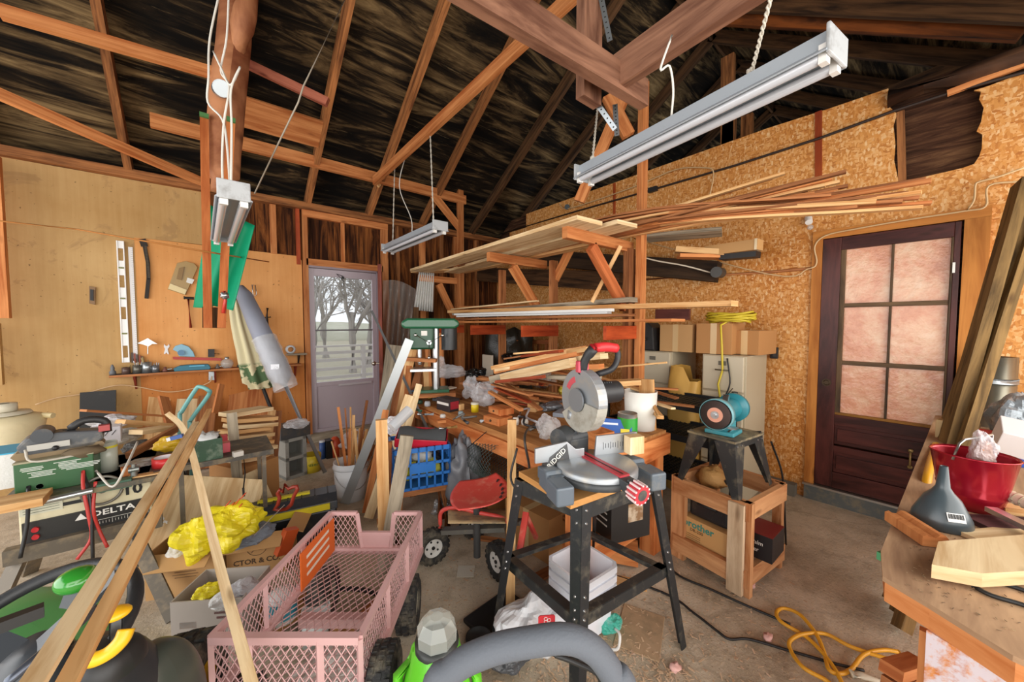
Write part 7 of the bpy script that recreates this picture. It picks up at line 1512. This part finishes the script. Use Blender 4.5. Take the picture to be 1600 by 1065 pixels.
plank_on('tan block behind the metal rule at the picture edge', 1560, 795, 1600, 800, .05, .03, W_PINE, .0)
for i, (pts, l) in enumerate((([(1540, 905), (1570, 912), (1640, 935)], 'upper black cable on the side bench under the thick plank'), ([(1520, 915), (1550, 930), (1600, 945), (1650, 965)], 'lower black cable curling on the side bench'), ([(1545, 900), (1590, 895), (1640, 905)], 'thin black cable beside the thick plank on the side bench'))):
    one(MB().tube([at(x, y, Z=ZN + .006) for x, y in pts], .005, n=6, smooth=5), 'bench_cable', BLK, l, 'cable')
m = MB()
for k in range(420):
    x, y = R.uniform(1.2, 1.75), R.uniform(-.45, .05)
    if x < 1.25 + max(0, -y - .0) * -.3: continue
    a = R.uniform(0, 3.1); p = V((x, y, ZN + .0025)); m.beam(p, p + V((math.cos(a), math.sin(a), 0)) * R.uniform(.002, .008), .0015, .001)
tag(m.build('sawdust_litter', mat('6f5842', .9, dirt=.5, dcol='c9ab80')), 'wood chips scattered over the side bench top', 'wood chips', kind='stuff')
# far clutter on the side bench against the wall
for a in ((1495, 672, (.1, .14, .1), 'c8a878', 'tan carton end behind the red tub handle'),): rbox(a[4], a[0], a[1] + 14, ZN, a[2], -.2, mat(a[3], .7), name='carton')
rbox('open white flat box on the side bench behind the red tub', 1535, 690, ZN, (.2, .14, .06), -.1, mat('e4e2de', .5), name='white_box')
rbox('red flat box on top of the white box near the metal duct', 1552, 682, ZN + .062, (.14, .1, .02), -.1, mat('b8342c', .4), name='red_box')
bag('big silver plastic-wrapped bundle behind the white box', 1590, 690, ZN + .02, .12, (1, .9, 1.1), mat('8d959c', .2, .3, bmp=.3), seed=141, nz=.3, name='silver_bundle', cat='bundle')
fbx = rbox('floral printed white box tilted at the picture edge', 1585, 700, ZN + .1, (.16, .12, .1), -.2, mat('e2dede', .5), name='printed_box', rot=(.2, -.3, 0)); m = MB()
for k in range(7): m.cyl((R.uniform(-.07, .07), -.0605, R.uniform(.02, .09)), (R.uniform(-.07, .07), -.062, R.uniform(.02, .09)), .008, n=8)
m.build('flower_print', mat('a85a64', .5, dirt=.5, dcol='4a8a4a'), fbx)
jl = can('brown jar with a round white emblem at the picture edge', 1596, 712, ZN, .06, .13, mat('8a6a4c', .4), lid=mat('4f8a5c', .4), name='jar', cat='jar')
rbox('blue and yellow tool lying behind the zip bag at the picture edge', 1590, 725, ZN, (.1, .08, .04), .1, mat('2d55b0', .4), name='blue_tool', cat='tool')
one(MB().tube([at(1462, 700, Z=ZN - .02) + V((0, 0, .02)), at(1450, 740, d=1.5), at(1447, 775, d=1.45), at(1455, 790, d=1.4)], .014, n=8, smooth=5), 'yellow_hose', mat('dca025', .4), 'yellow hose curling down behind the funnel', 'hose')
mb_ = T('milled_block', 'milled brown timber ends under the side bench', 'timber', at(1395, 1055, d=1.1)); a, b2 = at(1392, 1048, d=1.14), at(1435, 1035, d=1.25)
MB().beam(a, b2, .055, .035).build('upper_timber', W_ORNG, mb_, world=True); MB().beam(a - V((0, 0, .05)), b2 - V((0, 0, .05)), .045, .035).build('lower_timber', W_BRWN, mb_, world=True)
# shavings over the floor
m = MB()
for k in range(2600):
    if k % 3: lat, d = R.gauss(.45, .22), R.gauss(1.35, .25)
    else: lat, d = R.uniform(-.6, 1.6), R.uniform(1.1, 2.6)
    a = R.uniform(0, 6.3); p = L(lat, d, .003 + R.random() * .004); m.beam(p, p + V((math.cos(a), math.sin(a), R.uniform(-.15, .3))) * R.uniform(.006, .028), R.choice((.002, .004, .007)), .0012)
tag(m.build('wood_shavings', mat('c7a888', .9, dirt=.4, dcol='e0c4b4')), 'wood shavings littering the floor around the saw stand', 'wood shavings', kind='stuff')
for i in range(14):
    lat, d = ((.33, 1.4), (.4, 1.3), (.5, 1.25), (.6, 1.35), (.25, 1.3), (.45, 1.45), (1.0, 1.4), (.62, 1.15), (.75, 1.2), (.5, 1.1), (.7, 1.5), (1.35, 2.0), (.2, 1.95), (1.2, 1.65))[i]
    one(MB().ball(L(lat, d, .012), .02, nz=.8, nf=4, seed=i + 200, sc=(1.3, 1, .6), n=10, m=6), 'insulation_tuft', mat('d9a9a0', .95), 'pink tuft of insulation fluff on the floor around the saw stand', 'insulation tuft', 'pink insulation tufts on the floor')
# ---------------- more small things among the clutter ----------------
def stick(label, p, q, w_, h_, mt, z, name='wood_offcut', cat='offcut', group=None):
    return bd(label, at(*p, Z=z), at(*q, Z=z), w_, h_, mt, (0, 0, 1), group=group, name=name, cat=cat)
# short trims spilled over the middle of the bench
for i in range(34):
    x, y = R.uniform(1.9, 2.22), R.uniform(1.95, 2.9); a = R.gauss(1.9, .28); ln_ = R.uniform(.15, .34); z = ZB + .012 + .006 * i
    v = V((math.cos(a), math.sin(a), R.uniform(-.02, .05))) * ln_; c = V((x, y, z))
    bd('offcut in the heap of trims and boards on the back half of the workbench', c - v, c + v, R.choice((.03, .045, .06)), R.choice((.012, .02)), R.choice((W_BRWN, W_RED, W_ORNG, W_PINE, W_BRWN)), (0, 0, 1), group='offcuts heaped on the workbench', name='wood_offcut', cat='offcut')
big = [((788, 590), (896, 566), 2.75, 2.35, .09, .06, W_PALE, 'greenish grey thick board topping the lumber heap on the workbench'),
       ((772, 574), (912, 544), 2.9, 2.45, .08, .03, W_PINE, 'long thick pine board sloping over the back of the lumber heap'),
       ((776, 580), (905, 552), 2.85, 2.4, .07, .03, W_ORNG, 'orange thick board under the long sloping pine board'),
       ((880, 552), (925, 545), 2.6, 2.3, .09, .03, W_PINE, 'short thick pine end at the crest of the lumber heap'),
       ((885, 562), (944, 556), 2.55, 2.25, .07, .035, W_PALE, 'pale square-cut board end just left of the saw handle'),
       ((872, 574), (940, 572), 2.5, 2.25, .06, .03, W_ORNG, 'orange board end under the pale one near the saw handle'),
       ((860, 588), (935, 590), 2.45, 2.2, .08, .02, W_GREY, 'grey flat board low in the heap behind the saw'),
       ((925, 600), (1000, 596), 2.35, 2.3, .09, .03, W_PINE, 'flat pine board between the saw motor and the white bucket'),
       ((776, 596), (850, 588), 2.6, 2.35, .04, .02, W_RED, 'reddish flat batten crossing above the teal basket')]
for p, q, d0_, d1_, w_, h_, mt, l in big: bd(l, at(*p, d=d0_), at(*q, d=d1_), w_, h_, mt, (0, 0, 1), name='board')
# named small things on the bench
rbox('clear-lidded grey tray under the silver pouch', 878, 648, ZB, (.16, .09, .03), .4, mat('9fa9b6', .25, dirt=.2), name='plastic_tray', cat='tray')
rbox('small dark carton between the clear bags and the trims', 806, 605, ZB + .06, (.07, .05, .04), .2, mat('3a2222', .5), name='carton')
rbox('white and red packet lying on the black and red box', 702, 607, ZB + .102, (.12, .08, .012), .3, mat('cfc2b0', .5), name='packet', cat='packet')
rbox('flat grey sanding pad at the bench corner behind the green tin', 684, 625, ZB, (.09, .06, .025), .5, mat('6f7680', .6), name='sanding_pad', cat='pad')
rbox('small orange block at the bench corner', 690, 660, ZB, (.06, .03, .02), -.3, W_ORNG, name='wood_block', cat='block')
for i, (px, py, c, l) in enumerate(((651, 640, '2f5a46', 'dark green pliers at the far bench corner'), (665, 647, 'c9ced4', 'silver wrench at the far bench corner'), (678, 612, '30343c', 'black clamp behind the blue tool'), (712, 622, '7c4a2c', 'brown chisel handle by the red carton'), (760, 655, 'b8bcc0', 'steel tube beside the yellow can'), (726, 657, '4a4c50', 'dark drill bit along the bench edge'), (700, 668, 'd0a868', 'short dowel rolling along the bench edge'), (838, 668, '6e6a64', 'grey pliers in front of the yellow-labelled bag'), (812, 648, 'dcdcdc', 'white cap among the trims at mid bench'))):
    c_ = at(px, py, Z=ZB + .012); a = R.uniform(0, 3); v = V((math.cos(a), math.sin(a), 0)) * .06
    t = T('hand_tool', l, 'tool', c_, 0); m = MB(); m.tube([-v, v * .1], [.012, .009], n=8); m.build('handle', mat(c, .4), t); m = MB(); m.tube([v * .1, v * .6, v + V((0, 0, .004))], [.006, .006, .009], n=8); m.build('shaft', STEEL, t)
bag('pale yellow sponge pack between the trims and the teal basket', 818, 620, ZB + .03, .04, (1.2, .8, .6), mat('cfae6a', .6, bmp=.4), seed=301, name='sponge_pack', cat='pack')
bag('black bag hanging behind the lumber heap near the slatted frame', 798, 566, 1.0, .1, (1.2, .7, .6), BAGB, seed=302)
bag('clear long bag leaning on the drill press column', 690, 588, ZB + .1, .08, (.6, .5, 1.5), seed=303)
bag('orange rag lying over the log trestle behind the blue crate', 680, 655, .62, .08, (1.2, .8, .5), mat('c4622c', .6, bmp=.4), seed=304, name='rag', cat='rag')
for i, (p, q, d0_, d1_, c, l) in enumerate((((652, 545), (654, 625), 3.5, 3.4, W_BRWN, 'first brown lath standing behind the drill press'), ((664, 560), (668, 625), 3.6, 3.5, W_PINE, 'pine lath standing behind the drill press'), ((640, 560), (633, 660), 3.3, 3.1, W_ORNG, 'orange lath leaning left of the drill press'), ((628, 570), (603, 700), 3.15, 3.0, W_BRWN, 'brown lath leaning beside the metal channel'), ((688, 520), (690, 560), 4.2, 4.2, W_ORNG, 'orange lath in the corner behind the rack post'), ((655, 600), (628, 700), 2.95, 2.8, W_PALE, 'pale lath leaning above the blue crate'), ((603, 640), (583, 740), 3.0, 2.9, W_ORNG, 'thin orange lath leaning over the stick bucket'))):
    a, b2 = at(*p, d=d0_), at(*q, d=d1_); dn = (b2 - a) / (a.z - b2.z); bd(l, a, a + dn * (a.z - .015), .05, .018, c, V((0, 0, CZ)) - a, name='lath', cat='lath')
# clutter on and behind the dark table
bag('dusty grey bundle of wires behind the plastic tub', 215, 705, ZT, .06, (1.2, .8, .6), mat('55524e', .5, bmp=.6), seed=311, name='wire_bundle', cat='wires')
bag('white crumpled packaging behind the belt sander', 178, 668, ZT + .08, .08, (1.4, .8, .6), mat('c9c8cc', .5, bmp=.5), seed=312, name='packaging', cat='packaging')
rbox('black plastic tray lying under the yellow packet', 262, 716, ZT, (.2, .1, .02), .2, BLK, name='plastic_tray', cat='tray')
rbox('small white switch box on the dark table by the green bin', 372, 712, ZT, (.05, .04, .03), .2, mat('c9c5be', .4), name='switch_box', cat='box')
stick('thin dark rod along the front edge of the dark table', (240, 738), (300, 722), .012, .01, mat('3a3835', .5), ZT + .006, 'rod', 'rod')
stick('narrow pine slip behind the red tape', (205, 700), (250, 695), .03, .01, W_PINE, ZT + .01)
stick('broad brown board lying under the clutter at the back of the saw table', (150, 680), (255, 668), .14, .02, W_BRWN, ZT + .02)
rbox('red-topped tin behind the green bin', 350, 690, ZT, (.04, .05, .05), 0, mat('b83c44', .4), name='tin', cat='tin')
m = MB(); a = at(380, 705, Z=ZT); m.tube([a, at(383, 740, d=2.3), at(380, 765, d=2.3)], .004, n=6); m.beam(at(380, 762, d=2.3), at(381, 775, d=2.3), .015, .012); one(m, 'plug_lead', BLK, 'black plug lead dangling from the dark table edge', 'lead')
for i, (px, py, c, l) in enumerate(((250, 640, 3.7, 'pale board standing on end behind the thin brown strips'), (293, 645, 3.8, 'second pale board leaning against the low plywood'), (325, 640, 3.9, 'knotted brown board leaning near the hand truck handle'), (395, 622, 4.2, 'wide low brown board along the foot of the plywood'))):
    a = at(px, py - 22, d=c); b2 = at(px - 6, py + 30, d=c - .1); dn = (b2 - a) / (a.z - b2.z); bd(l, a, a + dn * (a.z - .02), .16 if i != 3 else .4, .02, [W_PINE, W_PALE, W_BRWN, W_ORNG][i], V((0, 0, CZ)) - a, name='plank', cat='plank')
# floor things between the wagon and the red cart
stick('short pine block on the floor behind the wagon end gate', (590, 818), (612, 812), .06, .05, W_ORNG, .025)
stick('crooked thin board on the floor under the red cart', (735, 838), (790, 846), .05, .012, W_BRWN, .008)
stick('brown board scrap on the floor inside the saw stand', (835, 905), (880, 880), .07, .012, W_BRWN, .008)
stick('pale board scrap on the floor behind the square buckets', (955, 905), (1010, 915), .08, .012, W_PINE, .008)
rbox('flat tan cardboard sheet on the floor right of the near stand leg', 1000, 985, .0, (.28, .2, .006), .4, mat('b39676', .85, dirt=.5), name='cardboard_sheet', cat='cardboard')
bag('teal and white bag scrap on the floor at the near stand leg', 955, 985, 0, .06, (1, .7, .6), mat('48b4a0', .3, dirt=.4, dcol='e4e6e6'), seed=321, name='bag_scrap', cat='scrap')
one(MB().tube([at(958, 980, Z=.02), at(968, 990, Z=.09), at(966, 1012, Z=.04), at(955, 1015, Z=.02)], .006, smooth=5), 'bucket_handle', WHT, 'loose white wire bail beside the teal bag scrap', 'bail')
bag('grey black bag tucked behind the white sack', 800, 1040, 0, .09, (1, .7, .7), mat('4a4c50', .3, bmp=.5), seed=322)
can('small black wheel hub lying behind the lime yard tool', 748, 1010, 0, .06, .05, BLK, name='wheel_hub', cat='hub')
for i, (px, py, l) in enumerate(((610, 1050, 'black ribbed tyre standing beneath the wagon near gate'),)):
    t = T('loose_tyre', l, 'tyre', at(px, py + 60, Z=0)); tyre(t, at(600, 1062, d=1.25), L(1, .1).normalized(), .11, .09, hub=BLK, knob=22, nm='tyre')
